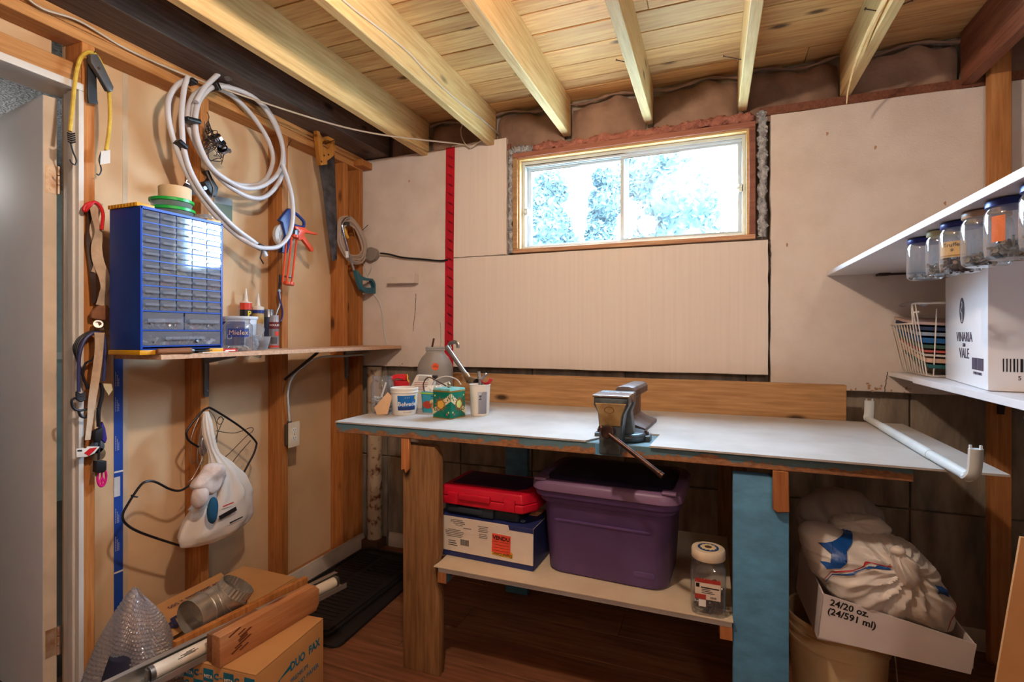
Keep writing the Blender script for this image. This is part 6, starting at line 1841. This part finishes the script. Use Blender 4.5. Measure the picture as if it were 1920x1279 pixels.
settle(t, (-1.88, y0 + 0.035, 0.70))
P = [Vector((-1.885, y0 + 0.025, 0.815)), onx(541, 765, -1.882), onx(540, 735, -1.88), onx(548, 708, -1.88), onx(572, 686, -1.88), onx(600, 670, -1.88), onx(640, 668, -1.872), onx(690, 664, -1.87)]
o = MB().tube(catmull(P, 7), 0.0068, 8, flat=0.7).build('outlet_cable', m_vinyl)
tag(o, 'white cable curving from the outlet up under the chipboard shelf', 'cable')

# ---- bungee and knife on the first stud
t = thing('bungee_cord', 'yellow bungee cord looped over a nail beside the door', 'bungee cord')
m_bun = mat('bungee_yellow', (214, 180, 70), 0.6, col2=(196, 160, 56), vs=60)
MB().tube(pathx([(131, 246), (136, 200), (141, 150), (150, 112), (165, 98), (180, 104), (194, 130), (204, 170), (206, 215), (204, 250), (199, 282)], -1.872), 0.0058, 8).build('cord', m_bun, t)
for k in range(5):
    MB().tube([onx(126 + k * 0.3, 249 + k * 4, -1.870), onx(133 + k * 0.3, 252 + k * 4, -1.864), onx(140 + k * 0.3, 250 + k * 4, -1.870)], 0.0024, 6).build('hook_coil', m_black, t)
MB().tube(pathx([(132, 268), (137, 285), (143, 300), (141, 309), (134, 305), (131, 299)], -1.870), 0.0022, 6).build('hook', m_black, t)
MB().tube(pathx([(190, 285), (186, 300), (190, 318), (186, 328), (181, 326)], -1.870), 0.0022, 6).build('hook', m_black, t)
flat([(189, 284), (206, 281), (206, 306), (187, 309)], -1.8695, -1.8675, m_paper, 'paper_sleeve', t)
MB().cyl(onx(172, 100, -1.90), onx(181, 96, -1.84), 0.0018, n=8).build('nail', m_nail, t)
settle(t, onx(170, 180, -1.88))
t = thing('utility_knife', 'grey utility knife hung over the yellow bungee cord', 'knife')
flat([(163, 104), (176, 103), (188, 125), (207, 165), (205, 173), (196, 172), (178, 140), (164, 118)], -1.868, -1.850, mat('knife_grey', (92, 92, 96), 0.4, 0.3), 'handle', t, 0.003)
flat([(162, 105), (178, 130), (180, 188), (182, 196), (164, 194), (162, 180)], -1.884, -1.876, mat('knife_dark', (42, 46, 54), 0.45), 'sheath', t, 0.002)
c = onx(185, 128, -1.850); MB().cyl(c, c + Vector((0.002, 0, 0)), 0.004, n=10).build('screw', m_chrome, t)
settle(t, onx(180, 150, -1.87))

# ---- bunch of straps and cords on the first stud
cr8 = lambda poly: [(100 + a / 4.57, 380 + b / 4.57) for a, b in poly]
cr9 = lambda poly: [(110 + a / 4.0, 610 + b / 4.0) for a, b in poly]
m_strap = mat('canvas_strap', (206, 182, 156), 0.85, col2=(190, 164, 138), vs=40)
def ribbon(name, pts, w_, X, mt, par, tw=0.0):
    P = pathx(pts, X, 6)
    def f(u, v):
        i = u * (len(P) - 1); k = min(int(i), len(P) - 2); p = P[k].lerp(P[k + 1], i - k)
        d_ = (P[min(k + 1, len(P) - 1)] - P[max(k - 1, 0)]).normalized()
        s_ = d_.cross(Vector((1, 0, 0))).normalized()
        a = tw * math.sin(u * 9)
        s_ = s_ * math.cos(a) + Vector((1, 0, 0)) * math.sin(a)
        ww = w_ if not isinstance(w_, list) else w_[0] + (w_[-1] - w_[0]) * u
        return p + s_ * ww * (v - 0.5)
    return MB().grid(len(P), 4, f).build(name, mt, par, solid=0.0014, smooth=60)
t = thing('tool_belt', 'twisted beige canvas strap with brown leather pad hanging on the first stud', 'strap')
ribbon('strap', cr8([(345, 0), (355, 120), (385, 260), (370, 380), (385, 500), (430, 620), (440, 720), (415, 800), (400, 880)]), 0.030, [-1.868] * 9, m_strap, t, 0.5)
ribbon('strap', cr8([(395, 0), (370, 100), (345, 220), (360, 330), (375, 480), (350, 600)]), 0.022, [-1.880] * 6, m_strap, t, 0.4)
ribbon('lining', cr8([(310, 60), (310, 200), (305, 330), (330, 560), (340, 700), (350, 860)]), 0.016, [-1.884] * 6, mat('brown_leather_dark', (70, 50, 44), 0.6), t, 0.3)
flat(cr8([(370, 880), (450, 880), (465, 910), (462, 990), (440, 1010), (360, 1000), (310, 990), (310, 940), (350, 900)]), -1.880, -1.868, mat('leather_pad', (140, 92, 62), 0.7, col2=(116, 74, 50), vs=20), 'leather_pad', t, 0.003)
o = MB().lathe([(0.0085, -0.003), (0.0135, -0.003), (0.0135, 0.003), (0.0085, 0.003), (0.0085, -0.003)], n=20).build('ring', m_chrome, t); o.location = onx(184, 608, -1.868); o.rotation_euler = (0.3, 1.2, 0)
flat(cr8([(375, 1030), (400, 1025), (425, 1090), (385, 1095)]), -1.876, -1.868, m_brasspipe, 'buckle', t)
settle(t, onx(180, 480, -1.875))
t = thing('red_carabiner', 'red cord loop hooked at the top of the beige strap', 'cord loop')
MB().tube(pathx(cr8([(320, 0), (280, 20), (262, 60), (275, 70), (300, 40), (350, -5), (400, 30), (425, 100), (420, 180), (415, 230)]), -1.862), 0.0052, 8).build('loop', m_red, t)
settle(t, onx(175, 400, -1.862))
t = thing('extension_cords', 'looped dark blue and black cords hanging on the first stud', 'cords')
m_cord = mat('cord_navy', (58, 62, 112), 0.45); m_bcord = mat('cord_black', (30, 28, 34), 0.45)
MB().tube(pathx(cr9([(150, 500), (150, 350), (155, 230), (185, 130), (230, 75), (290, 55), (335, 80), (350, 160), (345, 300), (335, 420)]), -1.862), 0.0052, 8).build('cord', m_cord, t)
for k, sh_ in enumerate((0, 12, 24)):
    MB().tube(pathx(cr9([(215, 480), (180, 370), (140, 260), (115 + sh_, 170), (150 + sh_, 100), (220 + sh_, 55 + sh_ / 2), (280, 50), (300, 120), (260, 250), (200, 290), (185, 400), (230, 470)]), -1.872 + 0.004 * k), 0.0036, 7).build('cord', m_bcord, t)
for k in range(5):
    MB().tube(pathx(cr9([(130, 500 + k * 12), (165, 520 + k * 12), (200, 505 + k * 12)]), -1.860), 0.0036, 6).build('cord_wrap', m_bcord, t)
MB().tube(pathx(cr9([(145, 540), (100, 560), (110, 620), (160, 640), (215, 630), (225, 650), (205, 690), (165, 680), (150, 640)]), -1.862), 0.0038, 7).build('hook', m_bcord, t)
MB().tube(pathx(cr9([(320, 430), (325, 520), (300, 640), (300, 760)]), -1.868), 0.006, 7).build('cord', m_bcord, t)
MB().tube(pathx(cr9([(290, 620), (305, 700), (305, 850), (300, 1010)]), -1.864), 0.0034, 7).build('cord', m_bcord, t)
flat(cr9([(255, 1015), (330, 1010), (330, 1080), (300, 1105), (250, 1100)]), -1.880, -1.858, m_black, 'plug', t, 0.003)
flat(cr9([(245, 790), (305, 760), (300, 850), (270, 880), (240, 860)]), -1.880, -1.858, m_black, 'plug', t, 0.003)
for a in (262, 280):
    MB().box(-1.870, -1.868, onx(110 + a / 4, 890, -1.87).y - 0.003, onx(110 + a / 4, 890, -1.87).y + 0.003, onx(180, 893, -1.87).z, onx(180, 885, -1.87).z).build('prong', m_brasspipe, t)
settle(t, onx(175, 720, -1.868))
t = thing('lanyard', 'beige lanyard ribbon with red and white tag hanging among the cords', 'lanyard')
ribbon('ribbon', cr9([(305, 55), (300, 200), (275, 400), (250, 560), (235, 700), (215, 860)]), [0.030, 0.016], [-1.856] * 6, m_strap, t, 0.15)
flat(cr9([(128, 925), (205, 922), (210, 908), (305, 910), (265, 960), (210, 985), (130, 990)]), -1.860, -1.857, m_paper, 'tag', t, 0.001)
flat(cr9([(190, 960), (230, 925), (290, 915), (262, 945), (225, 980)]), -1.8568, -1.8562, m_red, 'tag_print', t)
flat(cr9([(140, 935), (175, 934), (175, 946), (140, 947)]), -1.8568, -1.8562, m_ink, 'tag_print', t)
settle(t, onx(175, 780, -1.858))
t = thing('paper_label', 'curled cream paper label on the hanging cord', 'label')
flat(cr9([(325, 435), (395, 440), (403, 485), (375, 525), (345, 480)]), -1.864, -1.8625, m_cream2, 'label', t)
settle(t, onx(203, 730, -1.863))
t = thing('purple_pouch', 'purple ribbon and grey medal hanging among the cords', 'pouch')
flat(cr9([(315, 720), (335, 770), (348, 850), (335, 885), (310, 860), (300, 760)]), -1.884, -1.872, mat('purple_cloth', (54, 34, 130), 0.6), 'ribbon', t, 0.003)
for px, py, m_ in ((181, 838, m_zinc), (183, 852, m_brasspipe)):
    c = onx(px, py, -1.880); MB().cyl(c, c + Vector((0.005, 0, 0)), 0.022, n=24).build('disc', m_, t, bevel=0.001)
settle(t, onx(185, 830, -1.878))
t = thing('peace_charm', 'bright pink ring charm hanging lowest among the cords', 'charm')
m_pink = mat('hot_pink', (230, 24, 132), 0.35)
c = onx(191, 895, -1.876)
def ell(k): return [c + Vector((0, 0.013 * math.cos(a), 0.030 * math.sin(a))) for a in [2 * PI * i / 24 for i in range(24)]]
MB().tube(ell(0), 0.0036, 7, closed=True).build('ring', m_pink, t)
MB().tube([c + Vector((0, 0, 0.030)), c + Vector((0, 0, -0.030))], 0.003, 6).tube([c, c + Vector((0, 0.010, -0.02))], 0.003, 6).tube([c, c + Vector((0, -0.010, -0.02))], 0.003, 6).build('spokes', m_pink, t)
settle(t, c)

# ---- bent black rod frame, hangers and bag on the second stud
t = thing('rod_frame', 'bent black metal rod frame hanging on the second stud', 'rod frame')
m_rod = mat('black_rod', (44, 38, 40), 0.35, 0.5)
MB().tube(pathx([(372, 1004), (362, 1018), (345, 1024), (320, 1018), (262, 998), (236, 982), (230, 966), (240, 945), (262, 912), (275, 903), (292, 904), (318, 917), (338, 920), (358, 908), (392, 885), (440, 905), (470, 862), (480, 838), (478, 826), (450, 800), (400, 768), (388, 766), (376, 775), (352, 805), (350, 818), (356, 828), (372, 838)], -1.852, 6), 0.0042, 8).build('rod', m_rod, t)
MB().tube(pathx([(246, 929), (250, 931), (258, 932)], -1.852), 0.003, 6).build('stub', m_rod, t)
settle(t, onx(385, 770, -1.87))
t = thing('wire_hangers', 'bunch of thin wire hangers behind the knotted shopping bag', 'wire hangers')
for pts in ([(378, 772), (362, 810), (356, 840), (358, 865), (364, 868), (372, 850), (384, 800), (390, 772)], [(384, 770), (374, 820), (370, 860), (374, 872), (380, 864), (386, 830)], [(382, 775), (385, 840), (365, 890), (352, 905)],
            [(392, 770), (402, 782), (408, 806), (406, 830)], [(420, 785), (408, 812), (402, 835)], [(410, 783), (416, 782), (418, 790), (412, 796), (407, 790), (412, 782)],
            [(405, 808), (440, 812), (470, 802), (474, 808), (460, 820), (430, 850), (405, 872)], [(430, 876), (445, 855), (470, 826)]):
    MB().tube(pathx(pts, -1.868 + rr.uniform(0, 0.02)), 0.0015, 6).build('hanger_wire', m_steel if pts[0][0] < 400 else m_rod, t)
settle(t, onx(390, 790, -1.868))
t = thing('foil_tube', 'crumpled silver foil tube among the hangers', 'foil tube')
lump('tube', t, (0, 0, 0), (0.013, 0.016, 0.042), mat('foil', (190, 190, 196), 0.25, 1.0), 3, 0.006, 24, 16)
t.location = onx(381, 835, -1.850)
t = thing('hanging_bag', 'knotted white plastic bag with dark print hanging on the second stud', 'plastic bag')
secs = [(386, 772, 4, 0.006), (388, 790, 8, 0.012), (391, 815, 9, 0.014), (397, 840, 8, 0.012), (402, 852, 9, 0.014), (412, 868, 18, 0.025), (420, 895, 32, 0.04), (420, 925, 46, 0.05), (412, 955, 58, 0.055), (407, 985, 64, 0.055), (406, 1000, 58, 0.045), (408, 1008, 38, 0.03), (410, 1012, 12, 0.012)]
cf = crease(31, 0.009)
SP = [(onx(x, y, -1.815), onx(x + w_, y, -1.815).y - onx(x, y, -1.815).y, dp) for x, y, w_, dp in secs]
def bagf(u, v):
    i = u * (len(SP) - 1); k = min(int(i), len(SP) - 2); fr_ = i - k
    c_ = SP[k][0].lerp(SP[k + 1][0], fr_); hw2 = SP[k][1] * (1 - fr_) + SP[k + 1][1] * fr_; dp = SP[k][2] * (1 - fr_) + SP[k + 1][2] * fr_
    a = 2 * PI * v
    fold = 1 + (0.14 * math.sin(9 * a + u * 6) if u < 0.62 else 0.05 * math.sin(7 * a))
    p = c_ + Vector((dp * math.sin(a) * fold, hw2 * math.cos(a) * fold, 0))
    return p + Vector((math.sin(a), math.cos(a), 0)) * cf(p) * min(1, u * 1.6)
MB().grid(50, 48, bagf, cv=True).build('bag', m_bag, t, smooth=60)
def on_bag(px, py, X=-1.755): return onx(px, py, X)
def decal(poly, X, mt, name='print'):
    P = [onx(a, b, X) for a, b in poly]
    MB().prism([(p.y, p.z) for p in P], YZ, X, X + 0.001).build(name, mt, t, smooth=0)
decal([(410, 968), (442, 950), (444, 957), (412, 975)], -1.752, m_ink)
decal([(418, 949), (438, 941), (438, 943), (418, 951)], -1.752, m_red)
decal([(430, 980), (455, 968), (455, 970), (431, 982)], -1.756, m_ink)
settle(t, onx(405, 900, -1.815))
t = thing('white_sock', 'crumpled white cotton sock draped over the hanging bag', 'sock')
o = lump('cloth', t, (0, 0, 0), (0.034, 0.066, 0.058), mat('cotton', (214, 198, 190), 0.95, col2=(196, 176, 166), vs=30, bump=0.4, bs=220), 17, 0.016, 60, 40)
lump('cuff', t, (0.008, -0.050, -0.050), (0.026, 0.034, 0.046), MATS['cotton'], 19, 0.009, 32, 24)
t.location = onx(394, 898, -1.752)
t = thing('blue_cloth', 'small piece of blue cloth hanging below the white sock', 'cloth')
lump('cloth', t, (0, 0, 0), (0.014, 0.024, 0.050), mat('blue_cloth', (26, 84, 118), 0.9), 23, 0.006, 32, 24)
t.location = onx(399, 957, -1.742)
o = MB().tube(catmull([ony(905, 262, 2.46), ony(880, 275, 2.46), ony(868, 262, 2.45), ony(864, 245, 2.45), ony(868, 232, 2.46)], 7), 0.003, 7).build('loose_wire', m_nm)
tag(o, 'thin white wire loop hanging behind the end of the second joist', 'wire')
# ================================================================== left floor corner
m_card = mat('carton_brown', (196, 146, 92), 0.75, col2=(184, 132, 80), vs=4, bump=0.1, bs=120)
m_cyan = mat('print_teal', (16, 116, 146), 0.6)
m_navyp = mat('print_navy', (34, 42, 84), 0.6)
# ---- paper carton with blue checker print
ang = math.radians(5)
MW, ML, MH = 0.262, 0.305, 0.270
t = thing('paper_carton', 'brown carton with blue MITA checker print and DUO FAX lettering', 'carton', (-1.352, 1.238, 0), ang)
MB().box(-MW / 2, MW / 2, -ML / 2, ML / 2, 0, MH - 0.004).build('carton_body', m_card, t, bevel=0.003)
MB().box(-MW / 2, -0.002, -ML / 2 + 0.001, ML / 2, MH - 0.0038, MH).build('flap', m_card, t, bevel=0.001, seg=1)
MB().box(0.002, MW / 2, -ML / 2 + 0.001, ML / 2, MH - 0.0038, MH).build('flap', m_card, t, bevel=0.001, seg=1)
ff = lambda a, b, d: (a, -ML / 2 - 0.0003 - d, b)
cs = 0.0375
for r_ in range(4):
    for c_ in range(7):
        a = -MW / 2 + 0.002 + c_ * 0.0368; b = MH - 0.012 - (r_ + 1) * cs
        if (r_ + c_) % 2 == 0:
            s_ = MB().prism([(a, b), (a + 0.036, b), (a + 0.036, b + cs - 0.001), (a, b + cs - 0.001)], ff, 0, 0.0005).build('check', m_cyan, t, smooth=0)
            if r_ < 2:
                text('lettering', 'MITA', 0.0135, m_boxw, s_, (a + 0.018, -ML / 2 - 0.0010, b + 0.014), (1, 0, 0), (0, 0, 1), bold=0.0004)
        elif r_ < 2:
            text('lettering', 'C', 0.024, m_cyan, t, (a + 0.010, -ML / 2 - 0.0006, b + 0.018), (1, 0, 0), (0, 0, 1), bold=0.0014)
            MB().prism([(a + 0.021, b + 0.016), (a + 0.033, b + 0.016), (a + 0.033, b + 0.018), (a + 0.021, b + 0.018)], ff, 0, 0.0005).build('dash', m_cyan, t, smooth=0)
fr_ = lambda a, b, d: (MW / 2 + 0.0003 + d, a, b)
text('lettering', 'DUO  FAX', 0.036, m_cyan, t, (MW / 2 + 0.0006, 0.060, MH - 0.068), (0, 1, 0), (0, 0, 1), bold=0.0010, sx=0.85)
text('lettering', 'PREMIUM', 0.020, m_cyan, t, (MW / 2 + 0.0006, 0.030, MH - 0.112), (0, 1, 0), (0, 0, 1))
text('lettering', 'BOND PAPER', 0.022, m_cyan, t, (MW / 2 + 0.0006, 0.060, MH - 0.142), (0, 1, 0), (0, 0, 1))
MB().prism([(-0.075, MH - 0.098), (-0.055, MH - 0.076), (-0.005, MH - 0.070), (-0.005, MH - 0.056), (-0.075, MH - 0.080)], fr_, 0, 0.0005).build('brand_shape', m_cyan, t, smooth=0)
text('lettering', 'SETTAKO', 0.016, m_cyan, t, (MW / 2 + 0.0006, -0.085, MH - 0.104), (0, 1, 0), (0, 0, 1), bold=0.0006)
MB().prism([(-0.09, MH - 0.150), (-0.04, MH - 0.130), (-0.03, MH - 0.115), (-0.075, MH - 0.122)], fr_, 0, 0.0005).build('brand_shape', m_cyan, t, smooth=0)
# ---- large water carton behind, with raised printed flap
t = thing('bottle_carton', 'large brown bottle carton with dark printed flap against the stud wall', 'carton', (-1.705, 1.42, 0))
MB().box(-0.16, 0.135, -0.20, 0.215, 0, 0.246).build('carton_body', m_card, t, bevel=0.003)
MB().box(-0.155, 0.13, -0.195, 0.21, 0.2462, 0.250).build('flap', m_card, t, bevel=0.001, seg=1)
fpt = [(-0.155, -0.26), (0.06, -0.26), (0.06, 0.02), (-0.155, 0.10)]
m4 = lambda a, b, d: (a, b, 0.252 + d + 0.06 * (0.06 - a) - 0.10 * max(0, -0.19 - b))
fo = MB().prism(fpt, m4, 0, 0.004).build('printed_flap', m_card, t, bevel=0.001, seg=1)
def flaptext(body, size, x, y, bold=0.0):
    o = text('lettering', body, size, m_navyp, fo, (0, 0, 0), (1, 0, 0), (0, 1, 0), ext=0.0001, bold=bold)
    for v_ in o.data.vertices:
        u_, w_ = v_.co.x, v_.co.y
        # reads along -Y (towards the viewer), letters' top towards +X
        px_, py_ = x + w_, y - u_
        q_ = m4(px_, py_, 0.0046 + v_.co.z)
        v_.co = Vector(q_)
flaptext('24 Bouteilles x 500', 0.026, -0.095, -0.06)
flaptext('AXA', 0.085, 0.0, -0.16, 0.003)
# ---- galvanised duct elbow
m_galv = mat('galvanised', (206, 200, 190), 0.34, 0.75, col2=(178, 170, 158), vs=18)
t = thing('duct_elbow', 'galvanised adjustable duct elbow lying on the bottle carton', 'duct elbow')
Rd = 0.058
EO = onz(385, 1140, 0.305)
P = [onz(*q) for q in ((356, 1160, 0.309), (384, 1144, 0.309), (406, 1131, 0.312), (424, 1121, 0.322), (437, 1110, 0.338), (447, 1095, 0.362))]
names = ['gore', 'gore', 'gore', 'gore', 'crimped_end']
for i in range(5):
    d0 = (P[i + 1] - P[i]).normalized() if i == 0 else ((P[i + 1] - P[i]).normalized() + (P[i] - P[i - 1]).normalized()).normalized()
    d1 = (P[i + 1] - P[i]).normalized() if i == 4 else ((P[i + 1] - P[i]).normalized() + (P[i + 2] - P[i + 1]).normalized()).normalized()
    n = 56
    vs = []
    for p, d_ in ((P[i], d0), (P[i].lerp(P[i + 1], 0.5), (d0 + d1).normalized()), (P[i + 1], d1)):
        u_ = Vector((1, 0, 0)) - d_ * d_.x; u_.normalize(); w_ = d_.cross(u_)
        for k in range(n):
            a = 2 * PI * k / n
            r_ = Rd * (0.985 if i == 4 else 1.0) + (0.0016 * (1 if k % 2 else -1) if i == 4 else 0)
            vs.append(p + u_ * math.cos(a) * r_ + w_ * math.sin(a) * r_)
    fs = [(j * n + k, j * n + (k + 1) % n, (j + 1) * n + (k + 1) % n, (j + 1) * n + k) for j in range(2) for k in range(n)]
    MB().add(vs, fs).build(names[i], m_galv, t, solid=0.0008, smooth=30)
    if i:
        d_ = d0; u_ = Vector((1, 0, 0)) - d_ * d_.x; u_.normalize(); w_ = d_.cross(u_)
        MB().tube([P[i] + (u_ * math.cos(2 * PI * k / 40) + w_ * math.sin(2 * PI * k / 40)) * (Rd + 0.001) for k in range(40)], 0.0026, 6, closed=True).build('bead', m_galv, t)
settle(t, EO)
# ---- fluorescent strip with tube
t = thing('tube_light_strip', 'steel fluorescent batten with white tube lying across the MITA carton', 'tube light', (-1.437, 1.06, 0.2715), 0)
a, b = Vector((-0.035, -0.19, 0.030)), Vector((0.105, 0.545, 0.030))
d = (b - a).normalized(); s_ = d.cross(Vector((0, 0, 1))).normalized()
m_sheet = mat('sheet_steel', (190, 186, 180), 0.35, 0.75)
def chan(mb):
    L = (b - a)
    up = Vector((0, 0, 1))
    c = (a + b) / 2
    mb.obox(c - up * 0.028, L / 2, s_ * 0.034, up * 0.0012)
    mb.obox(c - up * 0.008 - s_ * 0.034, L / 2, s_ * 0.0012, up * 0.021)
    mb.obox(c + up * 0.014 - s_ * 0.026, L / 2, s_ * 0.009, up * 0.0012)
    mb.obox(c - up * 0.020 + s_ * 0.034, L / 2, s_ * 0.0012, up * 0.009)
    return mb
chan(MB()).build('channel', m_sheet, t)
t0, t1 = a + d * 0.105 + s_ * 0.004 + Vector((0, 0, -0.004)), b - d * 0.035 + s_ * 0.004 + Vector((0, 0, -0.004))
MB().cyl(t0, t1, 0.0195, n=24).build('tube', mat('tube_white', (232, 216, 194), 0.3), t)
for p, q in ((t0, -1), (t1, 1)):
    MB().cyl(p, p + d * q * 0.012, 0.0198, n=24).build('tube_cap', m_steel, t)
    for k in (-1, 1):
        MB().cyl(p + d * q * 0.012 + Vector((0, 0, 0.005 * k)), p + d * q * 0.020 + Vector((0, 0, 0.005 * k)), 0.0016, n=8).build('pin', m_brasspipe, t)
for p in (t0 - d * 0.016, t1 + d * 0.016):
    MB().obox(p, d * 0.003, s_ * 0.010, Vector((0, 0, 0.016))).build('lamp_holder', m_steel, t, bevel=0.002)
rr = random.Random(3)
mb = MB()
for k in range(4):
    c = t0 + d * (0.06 + 0.012 * (k % 2)) + s_ * 0.0192 * math.cos(0.6 + k * 0.14) + Vector((0, 0, 0.0192 * math.sin(0.6 + k * 0.14)))
    mb.obox(c + d * 0.02, d * (0.024 - 0.004 * k), s_ * 0.0008, Vector((0, 0, 0.0008)))
mb.build('tube_print', m_ink, t)
# ---- timber offcuts
m_off = wood('offcut_pine', (204, 146, 98), (174, 112, 70), 1, dark=(110, 50, 24))
t = thing('timber_offcut', 'thick double timber offcut with dark stains on the MITA carton', 'timber', (-1.345, 1.268, 0.2712), math.radians(-6))
MB().prism([(-0.185, 0), (0.165, 0), (0.178, 0.020), (0.178, 0.070), (0.160, 0.089), (-0.185, 0.089)], lambda a, b, d: (d, a, b), 0.0, 0.038).build('offcut', m_off, t, bevel=0.002)
MB().prism([(-0.180, 0), (-0.02, 0), (-0.02, 0.078), (-0.180, 0.080)], lambda a, b, d: (d, a, b), -0.032, -0.0005).build('offcut', wood('offcut_dark', (150, 104, 72), (116, 74, 48), 1), t, bevel=0.003)
rr = random.Random(6)
mb = MB()
for k in range(9):
    y_ = -0.160 + rr.uniform(0, 0.05); z_ = 0.015 + 0.007 * k + rr.uniform(-0.003, 0.003); L = rr.uniform(0.012, 0.045)
    mb.prism([(y_, z_), (y_ + L, z_ + L * 0.35), (y_ + L * 0.8, z_ + L * 0.35 + 0.003), (y_ - 0.004, z_ + 0.004)], lambda a, b, d: (0.0382 + d, a, b), 0, 0.0004)
mb.build('stain', mat('wood_stain', (112, 54, 28), 0.7), t, smooth=0)
o = MB().box(-0.010, 0.010, -0.24, 0.24, 0, 0.040).build('timber_strip', m_stud, loc=(-1.494, 1.325, 0.262), rot=(0, 0, math.radians(-8)), bevel=0.002)
tag(o, 'narrow orange timber strip between duct elbow and tube light', 'timber')
# ---- bubble wrap bundle
def bubble(name):
    m = glass('bubble_film', (0.92, 0.92, 0.95), film=0.40, filmcol=(220, 214, 218), base=0.22, rough=0.06)
    return m
t = thing('bubble_wrap', 'bundle of bubble wrap standing in the left corner by the door', 'bubble wrap', (-1.672, 1.050, 0))
NU, NV = 200, 168
def bw(u, v):
    a = 2 * PI * u
    z_ = 0.405 * v * (1 + 0.06 * math.cos(a + 2.4) * v)
    r_ = 0.150 * (1 - v) ** 0.8 * (1 + 0.35 * v) + 0.014
    r_ *= 1 + 0.13 * math.sin(2 * a + 1.0) + 0.08 * math.sin(3 * a + v * 5) + 0.05 * math.sin(7 * a + v * 9)
    row_ = int(v * 42); dv = (v * 42) % 1 - 0.5
    du = ((u * 56 + 0.5 * (row_ % 2)) % 1) - 0.5
    r_ += max(0, 1 - (du * du + dv * dv) * 5.5) ** 0.5 * 0.0062
    return (r_ * math.cos(a) * 1.05 - 0.035 * v ** 1.5, r_ * math.sin(a) * 0.85 + 0.055 * v, z_)
MB().grid(NU, NV, bw, cu=True).build('bubble_sheet', bubble('b'), t, smooth=60)
MB().lathe([(0.0, 0.004), (0.095, 0.004), (0.098, 0.03), (0.075, 0.18), (0.05, 0.26), (0.0, 0.27)], n=28).build('wrapped_item', mat('navy_cloth', (40, 44, 70), 0.8), t)
# ---- black rubber boot trays / mats
m_rub = mat('black_rubber', (30, 28, 30), 0.5, col2=(24, 22, 24))
def mat_tray(label, c, w2, l2, rz, z0, pattern):
    t = thing('floor_mat', label, 'mat', (c[0], c[1], z0), math.radians(rz), 'black rubber mats')
    MB().prism(rrect(w2, l2, 0.04, 5), lambda a, b, d: (a * (1 - d * 0.5), b * (1 - d * 0.3), d), 0, 0.012).build('base', m_rub, t, bevel=0.003)
    if pattern:
        mb = MB()
        for i in range(26):
            y_ = -l2 + 0.08 + i * (2 * l2 - 0.16) / 25
            mb.box(-w2 + 0.05, -w2 * 0.2, y_ - 0.004, y_ + 0.004, 0.012, 0.015)
        for i in range(22):
            y_ = -l2 + 0.10 + i * (2 * l2 - 0.2) / 21
            mb.box(-w2 * 0.05, w2 - 0.06, y_ - 0.004, y_ + 0.004, 0.012, 0.015)
        tag(mb.build('ridges', m_rub, t, smooth=0), None, None, None, 'stuff')
        ringp = rrect(w2 - 0.02, l2 - 0.02, 0.035, 5)
        MB().tube([(a, b, 0.014) for a, b in ringp], 0.006, 6, closed=True).build('rim', m_rub, t)
    return t
mat_tray('lower smooth black mat lying flat on the laminate floor', (-1.585, 2.02), 0.205, 0.40, 2, 0.0005, False)
mat_tray('ridged black rubber mat lying on top of the other mat', (-1.645, 2.045), 0.205, 0.39, 0, 0.0130, True)
# ---- bulbs in porcelain holders between the joists; the rear one is added fill
for (bx, by, bz), lbl in ((BULB, 'bare bulb holder under the ceiling boards nearest the window'), (FILL_BULB, 'bare holder of the added fill bulb behind the viewer')):
    t = thing('ceiling_lamp', lbl, 'lamp', (bx, by, 2.4185), 0, 'bare ceiling lamps')
    MB().box(-0.165, 0.165, -0.02, 0.02, -0.070, -0.032).build('crossbar', m_joist, t)
    MB().lathe([(0.0, 0), (0.055, 0), (0.055, -0.02), (0.03, -0.05), (0.022, -0.08), (0.022, -0.10), (0, -0.10)], (0, 0, -0.07), 24).build('holder', m_white, t)
